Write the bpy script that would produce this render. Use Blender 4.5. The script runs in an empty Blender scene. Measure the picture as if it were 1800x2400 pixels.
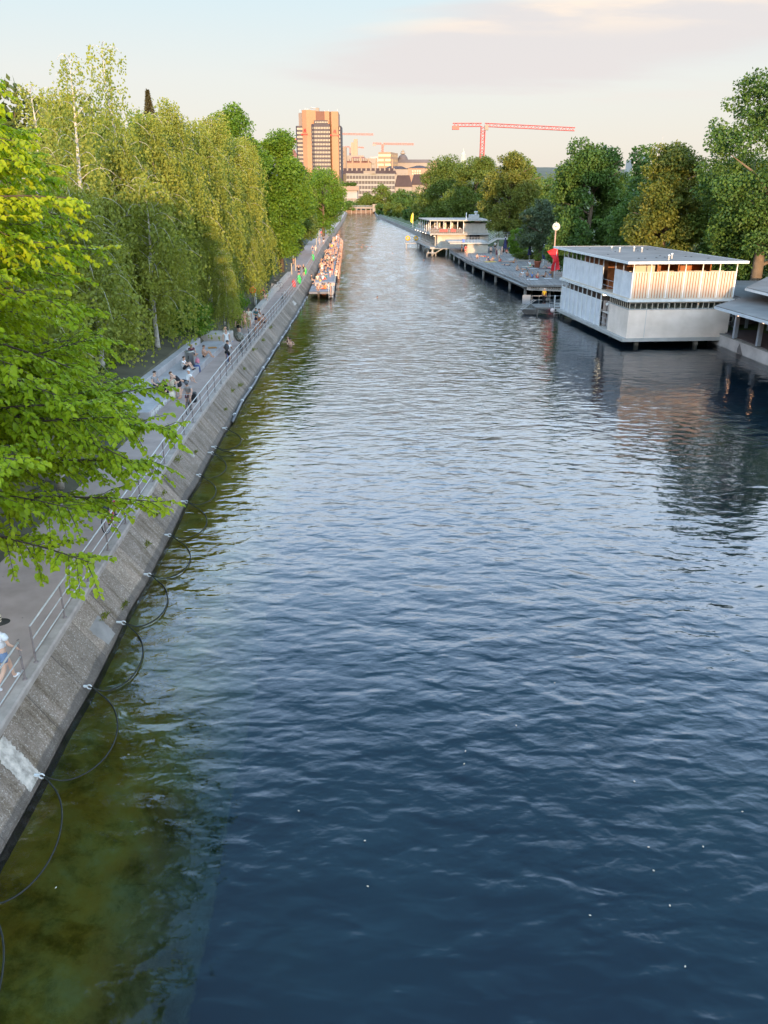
import bpy, bmesh, math, random
import numpy as np
from mathutils import Vector, Matrix

S = bpy.context.scene
COL = S.collection
rad = math.radians
# ---------------------------------------------------------------- camera
CAM_H = 12.0
PITCH = rad(21.538)
cam_d = bpy.data.cameras.new('camera')
cam_d.sensor_fit = 'VERTICAL'
cam_d.sensor_height = 24.0
cam_d.sensor_width = 18.0
cam_d.lens = 18.8
cam_d.clip_start = 0.1
cam_d.clip_end = 6000
cam = bpy.data.objects.new('camera', cam_d)
cam.location = (0, 0, CAM_H)
cam.rotation_euler = (math.pi / 2 - PITCH, 0, 0)
COL.objects.link(cam)
S.camera = cam
# ---------------------------------------------------------------- sun, sky, exposure
SUN_EL = rad(6.0)
SUN_AZ = rad(180 - 6)      # compass bearing of the sun, clockwise from +Y: behind the camera, a little to the right
sdir = Vector((math.sin(SUN_AZ) * math.cos(SUN_EL), math.cos(SUN_AZ) * math.cos(SUN_EL), math.sin(SUN_EL)))
sun_d = bpy.data.lights.new('sun', 'SUN')
sun_d.energy = 4.0
sun_d.angle = rad(0.6)
sun_d.color = (1.0, 0.67, 0.37)
sun = bpy.data.objects.new('sun', sun_d)
sun.rotation_euler = (-sdir).to_track_quat('-Z', 'Y').to_euler()
sun.location = (0, -20, 60)
COL.objects.link(sun)

W = bpy.data.worlds.new('World')
S.world = W
W.use_nodes = True
nt = W.node_tree
nt.nodes.clear()


def N(t, kind, **kw):
    n = t.nodes.new(kind)
    for k, v in kw.items():
        if k.startswith('i_'):
            key = k[2:]
            key = int(key) if key.isdigit() else key.replace('_', ' ')
            n.inputs[key].default_value = v
        else:
            setattr(n, k, v)
    return n


def L(t, a, b):
    t.links.new(a, b)


def ramp(t, stops, interp='LINEAR'):
    r = t.nodes.new('ShaderNodeValToRGB')
    r.color_ramp.interpolation = interp
    e = r.color_ramp.elements
    while len(e) < len(stops):
        e.new(0.5)
    for k, (p, c) in enumerate(stops):
        e[k].position = p
        e[k].color = (*c, 1) if len(c) == 3 else c
    return r


def math_n(t, op, a, b=None, c=None, clamp=False):
    n = t.nodes.new('ShaderNodeMath')
    n.operation = op
    n.use_clamp = clamp
    for k, v in enumerate((a, b, c)):
        if v is None:
            continue
        if isinstance(v, (int, float)):
            n.inputs[k].default_value = v
        else:
            t.links.new(v, n.inputs[k])
    return n.outputs[0]


def mix_c(t, fac, a, b, blend='MIX'):
    n = t.nodes.new('ShaderNodeMix')
    n.data_type = 'RGBA'
    n.blend_type = blend
    for k, v in ((0, fac), (6, a), (7, b)):
        if isinstance(v, (int, float)):
            n.inputs[k].default_value = v
        elif isinstance(v, tuple):
            n.inputs[k].default_value = (*v, 1) if len(v) == 3 else v
        else:
            t.links.new(v, n.inputs[k])
    return n.outputs[2]


sky = N(nt, 'ShaderNodeTexSky', sky_type='NISHITA', sun_disc=False)
sky.sun_elevation = SUN_EL
sky.sun_rotation = SUN_AZ
sky.altitude = 400
sky.air_density = 1.0
sky.dust_density = 2.2
sky.ozone_density = 1.6
tc = N(nt, 'ShaderNodeTexCoord')
sep = N(nt, 'ShaderNodeSeparateXYZ')
L(nt, tc.outputs['Generated'], sep.inputs[0])
zz = math_n(nt, 'MAXIMUM', sep.outputs[2], 0.0)
den = math_n(nt, 'ADD', zz, 0.10)
cu = math_n(nt, 'DIVIDE', sep.outputs[0], den)
cv = math_n(nt, 'DIVIDE', sep.outputs[1], den)
cuv = N(nt, 'ShaderNodeCombineXYZ')
L(nt, cu, cuv.inputs[0])
L(nt, cv, cuv.inputs[1])
# thin streaky high cloud and one broad grey bank
n1 = N(nt, 'ShaderNodeTexNoise', i_Scale=0.55, i_Detail=7.0, i_Roughness=0.56, i_Distortion=0.5)
mp1 = N(nt, 'ShaderNodeMapping', i_Scale=(0.8, 1.5, 1), i_Rotation=(0, 0, rad(-14)), i_Location=(3.1, 1.7, 0))
L(nt, cuv.outputs[0], mp1.inputs[0])
L(nt, mp1.outputs[0], n1.inputs['Vector'])
# the bank: an elongated blob in the cloud plane (u 0.2..2.4, v 2.2..3.6)
sepc = N(nt, 'ShaderNodeSeparateXYZ')
mpb = N(nt, 'ShaderNodeMapping', vector_type='POINT', i_Location=(-0.85, -3.7, 0))
L(nt, cuv.outputs[0], mpb.inputs[0])
mpb2 = N(nt, 'ShaderNodeMapping', vector_type='POINT', i_Rotation=(0, 0, rad(32)))
L(nt, mpb.outputs[0], mpb2.inputs[0])
mpb3 = N(nt, 'ShaderNodeMapping', vector_type='POINT', i_Scale=(0.60, 1.1, 1))
L(nt, mpb2.outputs[0], mpb3.inputs[0])
ln = N(nt, 'ShaderNodeVectorMath', operation='LENGTH')
L(nt, mpb3.outputs[0], ln.inputs[0])
blob = math_n(nt, 'SUBTRACT', 1.0, ln.outputs['Value'])
fac = math_n(nt, 'MULTIPLY_ADD', n1.outputs[0], 1.9, -1.0)
bank = math_n(nt, 'ADD', math_n(nt, 'MULTIPLY', blob, 1.15), fac)
bankm = N(nt, 'ShaderNodeMapRange', interpolation_type='SMOOTHSTEP', i_From_Min=-0.06, i_From_Max=0.44)
L(nt, bank, bankm.inputs['Value'])
thin = N(nt, 'ShaderNodeMapRange', interpolation_type='SMOOTHSTEP', i_From_Min=0.56, i_From_Max=0.80, i_To_Max=0.55)
L(nt, n1.outputs[0], thin.inputs['Value'])
n2 = N(nt, 'ShaderNodeTexNoise', i_Scale=1.6, i_Detail=5.0, i_Roughness=0.5)
L(nt, mp1.outputs[0], n2.inputs['Vector'])
lit = N(nt, 'ShaderNodeMapRange', interpolation_type='SMOOTHSTEP', i_From_Min=0.42, i_From_Max=0.60)
L(nt, n2.outputs[0], lit.inputs['Value'])
SKY_CLEAR = 1.0
vm = N(nt, 'ShaderNodeVectorMath', operation='MULTIPLY')
L(nt, sky.outputs[0], vm.inputs[0])
vm.inputs[1].default_value = (1.0, 1.0, 1.0)
# pale evening veil, with an added bright band above view to lift the water
K = 1.0 / (0.15 * 2.0)
kc = lambda r, g, b: (r * K, g * K, b * K)
veil = ramp(nt, [(0.0, kc(.97, .86, .77)), (0.05, kc(.99, .92, .83)), (0.12, kc(.95, .95, .91)), (0.195, kc(.80, .95, 1.0)), (0.27, kc(2.9, 3.2, 3.4)), (0.36, kc(4.0, 4.9, 6.0)), (0.49, kc(2.1, 3.2, 4.7)), (0.65, kc(.46, 1.05, 1.7)), (0.80, kc(.38, .74, 1.22)), (1.0, kc(.4, .7, 1.1))])
L(nt, sep.outputs[2], veil.inputs[0])
# the western half of the sky, round the low sun behind the photographer, is far brighter
west = N(nt, 'ShaderNodeMapRange', interpolation_type='SMOOTHSTEP', i_From_Min=0.1, i_From_Max=-0.9, i_To_Min=1.0, i_To_Max=1.6)
L(nt, sep.outputs[1], west.inputs[0])
wc = N(nt, 'ShaderNodeCombineColor')
L(nt, west.outputs[0], wc.inputs[0])
L(nt, math_n(nt, 'MULTIPLY_ADD', west.outputs[0], 0.86, 0.14), wc.inputs[1])
L(nt, math_n(nt, 'MULTIPLY_ADD', west.outputs[0], 0.66, 0.34), wc.inputs[2])
veil2 = mix_c(nt, 1.0, veil.outputs[0], wc.outputs[0], 'MULTIPLY')
vm.inputs[1].default_value = (0.5, 0.5, 0.5)
base = mix_c(nt, 0.85, vm.outputs[0], veil2)
c_thin = mix_c(nt, thin.outputs[0], base, kc(.93, .82, .76))
hi_ = N(nt, 'ShaderNodeMapRange', interpolation_type='SMOOTHSTEP', i_From_Min=0.145, i_From_Max=0.185)
L(nt, sep.outputs[2], hi_.inputs[0])
c_bank_col = mix_c(nt, math_n(nt, 'MULTIPLY', lit.outputs[0], hi_.outputs[0]), kc(.83, .775, .765), kc(1.12, .93, .76))
c_fin = mix_c(nt, math_n(nt, 'MULTIPLY', bankm.outputs[0], 0.88), c_thin, c_bank_col)
bg = N(nt, 'ShaderNodeBackground', i_Strength=0.15)
L(nt, c_fin, bg.inputs[0])
wo = N(nt, 'ShaderNodeOutputWorld')
L(nt, bg.outputs[0], wo.inputs[0])

S.view_settings.view_transform = 'Standard'
S.view_settings.look = 'None'
S.view_settings.exposure = 1.0
S.view_settings.gamma = 1.0
S.render.engine = 'CYCLES'
S.cycles.use_denoising = True
S.cycles.max_bounces = 8
S.cycles.transparent_max_bounces = 8
S.cycles.caustics_reflective = False
S.cycles.caustics_refractive = True
S.cycles.sample_clamp_indirect = 6.0

R = random.Random(7)
rng = np.random.default_rng(11)
F_PX = 1880.0
CP, SP = math.cos(PITCH), math.sin(PITCH)


def at_z(px, py, z=0.0):
    """World point seen at photo pixel (px, py) on the level z."""
    u, v = (px - 900) / F_PX, (1200 - py) / F_PX
    d = Vector((u, CP + v * SP, -SP + v * CP))
    t = (z - CAM_H) / d.z
    return Vector((d.x * t, d.y * t, z))


def at_y(px, py, Y):
    """World point seen at photo pixel (px, py) at the distance Y."""
    u, v = (px - 900) / F_PX, (1200 - py) / F_PX
    d = Vector((u, CP + v * SP, -SP + v * CP))
    t = Y / d.y
    return Vector((d.x * t, Y, CAM_H + d.z * t))


# ---------------------------------------------------------------- materials
MATS = {}


def M(name, col, rough=0.65, var=0.15, scale=3.0, metal=0.0, bump=0.0, col2=None, spec=0.35, bscale=None):
    if name in MATS:
        return MATS[name]
    m = bpy.data.materials.new(name)
    m.use_nodes = True
    t = m.node_tree
    b = t.nodes['Principled BSDF']
    b.inputs['Roughness'].default_value = rough
    b.inputs['Metallic'].default_value = metal
    b.inputs['Specular IOR Level'].default_value = spec
    c = N(t, 'ShaderNodeTexCoord')
    n = N(t, 'ShaderNodeTexNoise', i_Scale=scale, i_Detail=5.0, i_Roughness=0.6)
    L(t, c.outputs['Object'], n.inputs['Vector'])
    lo = tuple(x * (1 - var) for x in col)
    hi = col2 or tuple(min(1, x * (1 + var)) for x in col)
    r = ramp(t, [(0.3, lo), (0.7, hi)])
    L(t, n.outputs[0], r.inputs[0])
    L(t, r.outputs[0], b.inputs['Base Color'])
    if bump:
        n2 = N(t, 'ShaderNodeTexNoise', i_Scale=bscale or scale * 12, i_Detail=3.0)
        L(t, c.outputs['Object'], n2.inputs['Vector'])
        bp = N(t, 'ShaderNodeBump', i_Strength=bump, i_Distance=0.02)
        L(t, n2.outputs[0], bp.inputs['Height'])
        L(t, bp.outputs[0], b.inputs['Normal'])
    MATS[name] = m
    return m


def leaf_mat(name, cols, trans=0.35, clump=0.35, rough=0.5):
    """Leaf material: every leaf its own tint, with broad lighter and darker clumps of growth."""
    if name in MATS:
        return MATS[name]
    m = bpy.data.materials.new(name)
    m.use_nodes = True
    t = m.node_tree
    t.nodes.clear()
    g = N(t, 'ShaderNodeNewGeometry')
    k = len(cols)
    r = ramp(t, [(i / (k - 1), c) for i, c in enumerate(cols)])
    c = N(t, 'ShaderNodeTexCoord')
    n = N(t, 'ShaderNodeTexNoise', i_Scale=clump, i_Detail=2.0)
    L(t, c.outputs['Object'], n.inputs['Vector'])
    f = math_n(t, 'MULTIPLY_ADD', g.outputs['Random Per Island'], 0.36, math_n(t, 'MULTIPLY_ADD', n.outputs[0], 1.1, -0.22), clamp=True)
    L(t, f, r.inputs[0])
    d = N(t, 'ShaderNodeBsdfPrincipled')
    d.inputs['Roughness'].default_value = rough
    d.inputs['Specular IOR Level'].default_value = 0.25
    tr = N(t, 'ShaderNodeBsdfTranslucent')
    tc_ = mix_c(t, 1.0, r.outputs[0], (1.25, 1.2, 0.55), 'MULTIPLY')
    L(t, r.outputs[0], d.inputs['Base Color'])
    L(t, tc_, tr.inputs[0])
    mx = N(t, 'ShaderNodeMixShader', i_0=trans)
    L(t, d.outputs[0], mx.inputs[1])
    L(t, tr.outputs[0], mx.inputs[2])
    o = N(t, 'ShaderNodeOutputMaterial')
    L(t, mx.outputs[0], o.inputs[0])
    MATS[name] = m
    return m


# ---------------------------------------------------------------- mesh helpers
class MB:
    def __init__(s):
        s.v, s.f = [], []

    def add(s, vs, fs):
        o = len(s.v)
        s.v += [tuple(p) for p in vs]
        s.f += [tuple(i + o for i in f) for f in fs]
        return s

    def box(s, x0, x1, y0, y1, z0, z1, rz=0.0):
        vs = [(x, y, z) for z in (z0, z1) for x, y in ((x0, y0), (x1, y0), (x1, y1), (x0, y1))]
        if rz:
            cx, cy = (x0 + x1) / 2, (y0 + y1) / 2
            c, q = math.cos(rz), math.sin(rz)
            vs = [(cx + (x - cx) * c - (y - cy) * q, cy + (x - cx) * q + (y - cy) * c, z) for x, y, z in vs]
        return s.add(vs, [(3, 2, 1, 0), (4, 5, 6, 7), (0, 1, 5, 4), (1, 2, 6, 5), (2, 3, 7, 6), (3, 0, 4, 7)])

    def bbox(s, x0, x1, y0, y1, z0, z1, b=0.02):
        """A box with chamfered vertical and top edges."""
        o = [(x0 + b, y0), (x1 - b, y0), (x1, y0 + b), (x1, y1 - b), (x1 - b, y1), (x0 + b, y1), (x0, y1 - b), (x0, y0 + b)]
        i = [(x0 + b, y0 + b), (x1 - b, y0 + b), (x1 - b, y0 + b), (x1 - b, y1 - b), (x1 - b, y1 - b), (x0 + b, y1 - b), (x0 + b, y1 - b), (x0 + b, y0 + b)]
        vs = [(x, y, z0) for x, y in o] + [(x, y, z1 - b) for x, y in o] + [(x, y, z1) for x, y in i]
        fs = [tuple(range(7, -1, -1)), tuple(range(16, 24))]
        for k in range(8):
            n = (k + 1) % 8
            fs += [(k, n, 8 + n, 8 + k), (8 + k, 8 + n, 16 + n, 16 + k)]
        return s.add(vs, fs)

    def tube(s, pts, r, n=8, cap=True):
        pts = [Vector(p) for p in pts]
        rs = r if isinstance(r, (list, tuple)) else [r] * len(pts)
        rings = []
        up = Vector((0, 0, 1))
        prev = None
        for k, p in enumerate(pts):
            d = (pts[min(k + 1, len(pts) - 1)] - pts[max(k - 1, 0)]).normalized()
            a = prev if prev is not None else (Vector((1, 0, 0)) if abs(d.dot(up)) > 0.9 else up)
            x = (a - d * a.dot(d))
            if x.length < 1e-6:
                x = d.orthogonal()
            x.normalize()
            prev = x
            y = d.cross(x)
            rings.append([p + (x * math.cos(2 * math.pi * j / n) + y * math.sin(2 * math.pi * j / n)) * rs[k] for j in range(n)])
        vs = [q for ring in rings for q in ring]
        fs = []
        for k in range(len(pts) - 1):
            for j in range(n):
                j2 = (j + 1) % n
                fs.append((k * n + j, k * n + j2, (k + 1) * n + j2, (k + 1) * n + j))
        if cap:
            fs.append(tuple(range(n - 1, -1, -1)))
            fs.append(tuple((len(pts) - 1) * n + j for j in range(n)))
        return s.add(vs, fs)

    def ring(s, c, nrm, R_, r, n=24, m=6):
        """A torus about the axis nrm."""
        nrm = Vector(nrm).normalized()
        a = nrm.orthogonal().normalized()
        b = nrm.cross(a)
        c = Vector(c)
        vs, fs = [], []
        for i in range(n):
            t = 2 * math.pi * i / n
            e = a * math.cos(t) + b * math.sin(t)
            for j in range(m):
                q = 2 * math.pi * j / m
                vs.append(c + e * (R_ + r * math.cos(q)) + nrm * r * math.sin(q))
        for i in range(n):
            for j in range(m):
                i2, j2 = (i + 1) % n, (j + 1) % m
                fs.append((i * m + j, i2 * m + j, i2 * m + j2, i * m + j2))
        return s.add(vs, fs)

    def lathe(s, prof, c=(0, 0, 0), n=16):
        """Revolve (radius, z) pairs about the vertical through c."""
        vs, fs = [], []
        for r_, z in prof:
            for j in range(n):
                t = 2 * math.pi * j / n
                vs.append((c[0] + r_ * math.cos(t), c[1] + r_ * math.sin(t), c[2] + z))
        for k in range(len(prof) - 1):
            for j in range(n):
                j2 = (j + 1) % n
                fs.append((k * n + j, k * n + j2, (k + 1) * n + j2, (k + 1) * n + j))
        fs.append(tuple(range(n - 1, -1, -1)))
        fs.append(tuple((len(prof) - 1) * n + j for j in range(n)))
        return s.add(vs, fs)

    def ball(s, c, r, n=10, m=7, sq=(1, 1, 1)):
        vs = [(c[0], c[1], c[2] - r * sq[2])]
        for i in range(1, m):
            p = math.pi * i / m
            for j in range(n):
                t = 2 * math.pi * j / n
                vs.append((c[0] + r * sq[0] * math.sin(p) * math.cos(t), c[1] + r * sq[1] * math.sin(p) * math.sin(t), c[2] - r * sq[2] * math.cos(p)))
        vs.append((c[0], c[1], c[2] + r * sq[2]))
        fs = []
        for j in range(n):
            j2 = (j + 1) % n
            fs.append((0, 1 + j2, 1 + j))
            for i in range(m - 2):
                a = 1 + i * n
                fs.append((a + j, a + j2, a + n + j2, a + n + j))
            fs.append((1 + (m - 2) * n + j, 1 + (m - 2) * n + j2, len(vs) - 1))
        return s.add(vs, fs)

    def prism(s, poly, z0, z1):
        n = len(poly)
        vs = [(x, y, z0) for x, y in poly] + [(x, y, z1) for x, y in poly]
        fs = [tuple(range(n - 1, -1, -1)), tuple(range(n, 2 * n))]
        for k in range(n):
            k2 = (k + 1) % n
            fs.append((k, k2, n + k2, n + k))
        return s.add(vs, fs)

    def build(s, name, mat, parent=None, smooth=False):
        me = bpy.data.meshes.new(name)
        me.from_pydata(s.v, [], s.f)
        if smooth:
            me.polygons.foreach_set('use_smooth', [True] * len(me.polygons))
        me.update()
        o = bpy.data.objects.new(name, me)
        me.materials.append(mat)
        COL.objects.link(o)
        if parent is not None:
            o.parent = parent
        return o


def raw_mesh(name, verts, quads, mat):
    """A mesh from numpy arrays of points and four-cornered faces."""
    me = bpy.data.meshes.new(name)
    nv, nf = len(verts), len(quads)
    me.vertices.add(nv)
    me.vertices.foreach_set('co', np.ascontiguousarray(verts, dtype=np.float32).ravel())
    me.loops.add(nf * 4)
    me.loops.foreach_set('vertex_index', np.ascontiguousarray(quads, dtype=np.int32).ravel())
    me.polygons.add(nf)
    me.polygons.foreach_set('loop_start', np.arange(0, nf * 4, 4, dtype=np.int32))
    me.polygons.foreach_set('loop_total', np.full(nf, 4, dtype=np.int32))
    me.update(calc_edges=True)
    me.validate()
    me.materials.append(mat)
    return me


def link_mesh(name, me, parent=None):
    o = bpy.data.objects.new(name, me)
    COL.objects.link(o)
    if parent is not None:
        o.parent = parent
    return o


def tag(o, label=None, cat=None, group=None, kind=None):
    if label:
        o['label'] = label
    if cat:
        o['category'] = cat
    if group:
        o['group'] = group
    if kind:
        o['kind'] = kind
    return o


def thing(name, label, cat, loc=(0, 0, 0), rz=0.0, group=None):
    o = bpy.data.objects.new(name, None)
    o.empty_display_size = 0.3
    o.location = loc
    o.rotation_euler = (0, 0, rz)
    COL.objects.link(o)
    return tag(o, label, cat, group)


def kids(o):
    return [c for c in COL.objects if c.parent == o]


CH = {}


def copy_tree(o, loc=None, rz=None, label=None, group=None):
    def rec(src, parent):
        c = src.copy()
        COL.objects.link(c)
        if parent is not None:
            c.parent = parent
        for ch in list(src.children):
            rec(ch, c)
        return c
    r = rec(o, None)
    if loc is not None:
        r.location = loc
    if rz is not None:
        r.rotation_euler = (0, 0, rz)
    if label:
        r['label'] = label
    if group:
        r['group'] = group
    return r


def interp(tab, y):
    if y <= tab[0][0]:
        return tab[0][1]
    for (a, b), (c, d) in zip(tab, tab[1:]):
        if y <= c:
            return b + (d - b) * (y - a) / (c - a)
    return tab[-1][1]
# ================================================================ SETTING
LW = [(-40, -6.0), (12, -7.44), (25, -7.92), (35, -8.42), (50, -8.86), (90, -9.45), (111, -9.95), (180, -12.6), (234, -14.4), (430, -20), (640, -27)]
PE = [(-40, -11.5), (60, -11.7), (67, -11.8), (78, -12.2), (96, -12.9), (123, -13.6), (160, -16.0), (213, -18.5), (430, -26), (640, -34)]
RW = [(-40, 30.0), (60, 29.1), (72, 28.7), (96, 28.0), (150, 24.0), (200, 19.0), (240, 14.0), (275, 11.0), (382, 3.9), (492, -3.6), (640, -7)]
ZP = 1.3     # promenade level
ZD = 1.6     # swimming deck level
lw = lambda y: interp(LW, y)
pe = lambda y: interp(PE, y)
rw = lambda y: interp(RW, y)
so = lambda y: interp([(12, .70), (24, .92), (64, 1.0)], y)     # width of the sloping quay face


def strip(name, ys, cols, mat, smooth=False):
    """A sheet swept along the canal; cols(y) gives its cross-section points (x, z)."""
    vs, fs = [], []
    k = None
    for i, y in enumerate(ys):
        c = cols(y)
        k = len(c)
        vs += [(x, y, z) for x, z in c]
        if i:
            for j in range(k - 1):
                a = (i - 1) * k + j
                fs.append((a, a + 1, a + k + 1, a + k))
    me = bpy.data.meshes.new(name)
    me.from_pydata(vs, [], fs)
    if smooth:
        me.polygons.foreach_set('use_smooth', [True] * len(me.polygons))
    me.materials.append(mat)
    o = bpy.data.objects.new(name, me)
    COL.objects.link(o)
    return o


# ---- water
wm = bpy.data.materials.new('canal_water')
wm.use_nodes = True
t = wm.node_tree
t.nodes.clear()
c = N(t, 'ShaderNodeTexCoord')


def wave(scale_xy, rot, detail, nscale, dist=0.0, rough=0.5):
    mp = N(t, 'ShaderNodeMapping', i_Scale=(scale_xy[0], scale_xy[1], 1), i_Rotation=(0, 0, rad(rot)))
    L(t, c.outputs['Object'], mp.inputs[0])
    n = N(t, 'ShaderNodeTexNoise', i_Scale=nscale, i_Detail=detail, i_Roughness=rough, i_Distortion=dist)
    L(t, mp.outputs[0], n.inputs['Vector'])
    return n.outputs[0]


w1 = wave((0.58, 1.0), 9, 1.5, 2.0, 0.35)
w2 = wave((0.7, 1.0), -20, 2.0, 4.6, 0.3)
w3 = wave((0.6, 1.0), 24, 1.0, 0.8, 0.2)
patch = wave((1.0, 0.5), 10, 2.0, 0.09, 0.0)
pm = N(t, 'ShaderNodeMapRange', i_From_Min=0.3, i_From_Max=0.7, i_To_Min=0.55, i_To_Max=1.35)
L(t, patch, pm.inputs[0])
h = math_n(t, 'ADD', math_n(t, 'MULTIPLY', w1, 0.60), math_n(t, 'MULTIPLY', w2, 0.13))
h = math_n(t, 'MULTIPLY', math_n(t, 'ADD', h, math_n(t, 'MULTIPLY', w3, 0.8)), pm.outputs[0])
calm_right = N(t, 'ShaderNodeMapRange', interpolation_type='SMOOTHSTEP', i_From_Min=8.0, i_From_Max=22.0, i_To_Min=1.0, i_To_Max=0.45)
se0 = N(t, 'ShaderNodeSeparateXYZ')
L(t, c.outputs['Object'], se0.inputs[0])
L(t, se0.outputs[0], calm_right.inputs[0])    # waves flattened toward the right bank for a clearer bathhouse reflection
lee2 = N(t, 'ShaderNodeMapRange', interpolation_type='SMOOTHSTEP', i_From_Min=-2.0, i_From_Max=-6.5, i_To_Min=1.0, i_To_Max=0.32)
L(t, se0.outputs[0], lee2.inputs[0])   # and toward the left bank, so the dark tree reflection shows
calm = math_n(t, 'MULTIPLY', calm_right.outputs[0], lee2.outputs[0])
h = math_n(t, 'MULTIPLY', h, math_n(t, 'MULTIPLY_ADD', lee2.outputs[0], 0.45, 0.55))
h = math_n(t, 'MULTIPLY', h, calm_right.outputs[0])
bp = N(t, 'ShaderNodeBump', i_Strength=1.0, i_Distance=0.078)
L(t, h, bp.inputs['Height'])
# small ruffles added to the normals, growing with distance, to brighten the far water
mpn = N(t, 'ShaderNodeMapping', i_Scale=(1.1, 2.0, 1), i_Rotation=(0, 0, rad(7)))
L(t, c.outputs['Object'], mpn.inputs[0])
nn = N(t, 'ShaderNodeTexNoise', i_Scale=1.6, i_Detail=3.0, i_Roughness=0.6)
L(t, mpn.outputs[0], nn.inputs['Vector'])
v1 = N(t, 'ShaderNodeVectorMath', operation='SUBTRACT')
v1.inputs[1].default_value = (0.5, 0.5, 0.5)
L(t, nn.outputs['Color'], v1.inputs[0])
sy = N(t, 'ShaderNodeSeparateXYZ')
L(t, c.outputs['Object'], sy.inputs[0])
am = N(t, 'ShaderNodeMapRange', interpolation_type='SMOOTHSTEP', i_From_Min=16.0, i_From_Max=95.0, i_To_Min=0.0, i_To_Max=1.0)
L(t, sy.outputs[1], am.inputs[0])
cbn = N(t, 'ShaderNodeCombineXYZ')
L(t, math_n(t, 'MULTIPLY', am.outputs[0], 0.16), cbn.inputs[0])
L(t, math_n(t, 'MULTIPLY', math_n(t, 'MULTIPLY', am.outputs[0], calm), 0.36), cbn.inputs[1])
v2 = N(t, 'ShaderNodeVectorMath', operation='MULTIPLY')
L(t, v1.outputs[0], v2.inputs[0])
L(t, cbn.outputs[0], v2.inputs[1])
v3 = N(t, 'ShaderNodeVectorMath', operation='ADD')
L(t, bp.outputs[0], v3.inputs[0])
L(t, v2.outputs[0], v3.inputs[1])
mpg = N(t, 'ShaderNodeMapping', i_Scale=(0.5, 0.16, 1), i_Rotation=(0, 0, rad(5)))
L(t, c.outputs['Object'], mpg.inputs[0])
ng = N(t, 'ShaderNodeTexNoise', i_Scale=1.0, i_Detail=4.0, i_Roughness=0.75)
L(t, mpg.outputs[0], ng.inputs['Vector'])
vg = N(t, 'ShaderNodeVectorMath', operation='SUBTRACT')
vg.inputs[1].default_value = (0.5, 0.5, 0.5)
L(t, ng.outputs['Color'], vg.inputs[0])
am2 = N(t, 'ShaderNodeMapRange', interpolation_type='SMOOTHSTEP', i_From_Min=40.0, i_From_Max=150.0, i_To_Min=0.0, i_To_Max=0.42)
L(t, sy.outputs[1], am2.inputs[0])
cg = N(t, 'ShaderNodeCombineXYZ')
L(t, am2.outputs[0], cg.inputs[1])
vg2 = N(t, 'ShaderNodeVectorMath', operation='MULTIPLY')
L(t, vg.outputs[0], vg2.inputs[0])
L(t, cg.outputs[0], vg2.inputs[1])
v3b = N(t, 'ShaderNodeVectorMath', operation='ADD')
L(t, v3.outputs[0], v3b.inputs[0])
L(t, vg2.outputs[0], v3b.inputs[1])
v4 = N(t, 'ShaderNodeVectorMath', operation='NORMALIZE')
L(t, v3b.outputs[0], v4.inputs[0])
rf = N(t, 'ShaderNodeBsdfRefraction', i_IOR=1.333, i_Roughness=0.0)
rf.inputs['Color'].default_value = (0.93, 0.98, 0.98, 1)
gl = N(t, 'ShaderNodeBsdfGlossy', i_Roughness=0.02)
L(t, math_n(t, 'MULTIPLY_ADD', math_n(t, 'MULTIPLY', am.outputs[0], calm), 0.17, 0.02), gl.inputs['Roughness'])
fr = N(t, 'ShaderNodeFresnel', i_IOR=1.6)
for nd in (rf, gl, fr):
    L(t, v4.outputs[0], nd.inputs['Normal'])
mx = N(t, 'ShaderNodeMixShader')
L(t, fr.outputs[0], mx.inputs[0])
L(t, rf.outputs[0], mx.inputs[1])
L(t, gl.outputs[0], mx.inputs[2])
o = N(t, 'ShaderNodeOutputMaterial')
L(t, mx.outputs[0], o.inputs[0])

ys_w = [-40, 0, 40, 80, 120, 180, 240, 320, 430, 540, 660]
water = strip('water', ys_w, lambda y: [(lw(y) - 1.2, 0), (rw(y) + 1.5, 0)], wm)
tag(water, kind='structure')

# ---- canal bed: pale green-brown stony shelf by the quay, then the dark blue-green deep
bm_ = bpy.data.materials.new('canal_bed')
bm_.use_nodes = True
t = bm_.node_tree
b = t.nodes['Principled BSDF']
b.inputs['Roughness'].default_value = 0.9
b.inputs['Specular IOR Level'].default_value = 0.1
c = N(t, 'ShaderNodeTexCoord')
s_ = N(t, 'ShaderNodeSeparateXYZ')
L(t, c.outputs['Object'], s_.inputs[0])
n_ = N(t, 'ShaderNodeTexNoise', i_Scale=0.7, i_Detail=8.0, i_Roughness=0.65)
L(t, c.outputs['Object'], n_.inputs['Vector'])
n_b = N(t, 'ShaderNodeTexNoise', i_Scale=0.16, i_Detail=4.0)
L(t, c.outputs['Object'], n_b.inputs['Vector'])
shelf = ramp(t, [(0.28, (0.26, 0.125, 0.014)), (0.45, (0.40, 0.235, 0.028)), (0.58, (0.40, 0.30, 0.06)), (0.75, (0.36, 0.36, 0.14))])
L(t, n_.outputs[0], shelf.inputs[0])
deep = ramp(t, [(0.35, (0.010, 0.034, 0.066)), (0.6, (0.015, 0.052, 0.080)), (0.75, (0.022, 0.070, 0.078))])  # blue of deep water and its lost light put into the bed colour
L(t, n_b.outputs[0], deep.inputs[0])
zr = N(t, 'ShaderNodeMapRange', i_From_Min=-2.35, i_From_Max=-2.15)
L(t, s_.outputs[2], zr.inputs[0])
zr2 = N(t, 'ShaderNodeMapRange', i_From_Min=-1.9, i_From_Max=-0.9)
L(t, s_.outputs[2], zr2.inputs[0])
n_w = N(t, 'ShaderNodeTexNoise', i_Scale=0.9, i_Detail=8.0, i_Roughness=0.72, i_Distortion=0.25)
L(t, c.outputs['Object'], n_w.inputs['Vector'])
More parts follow.
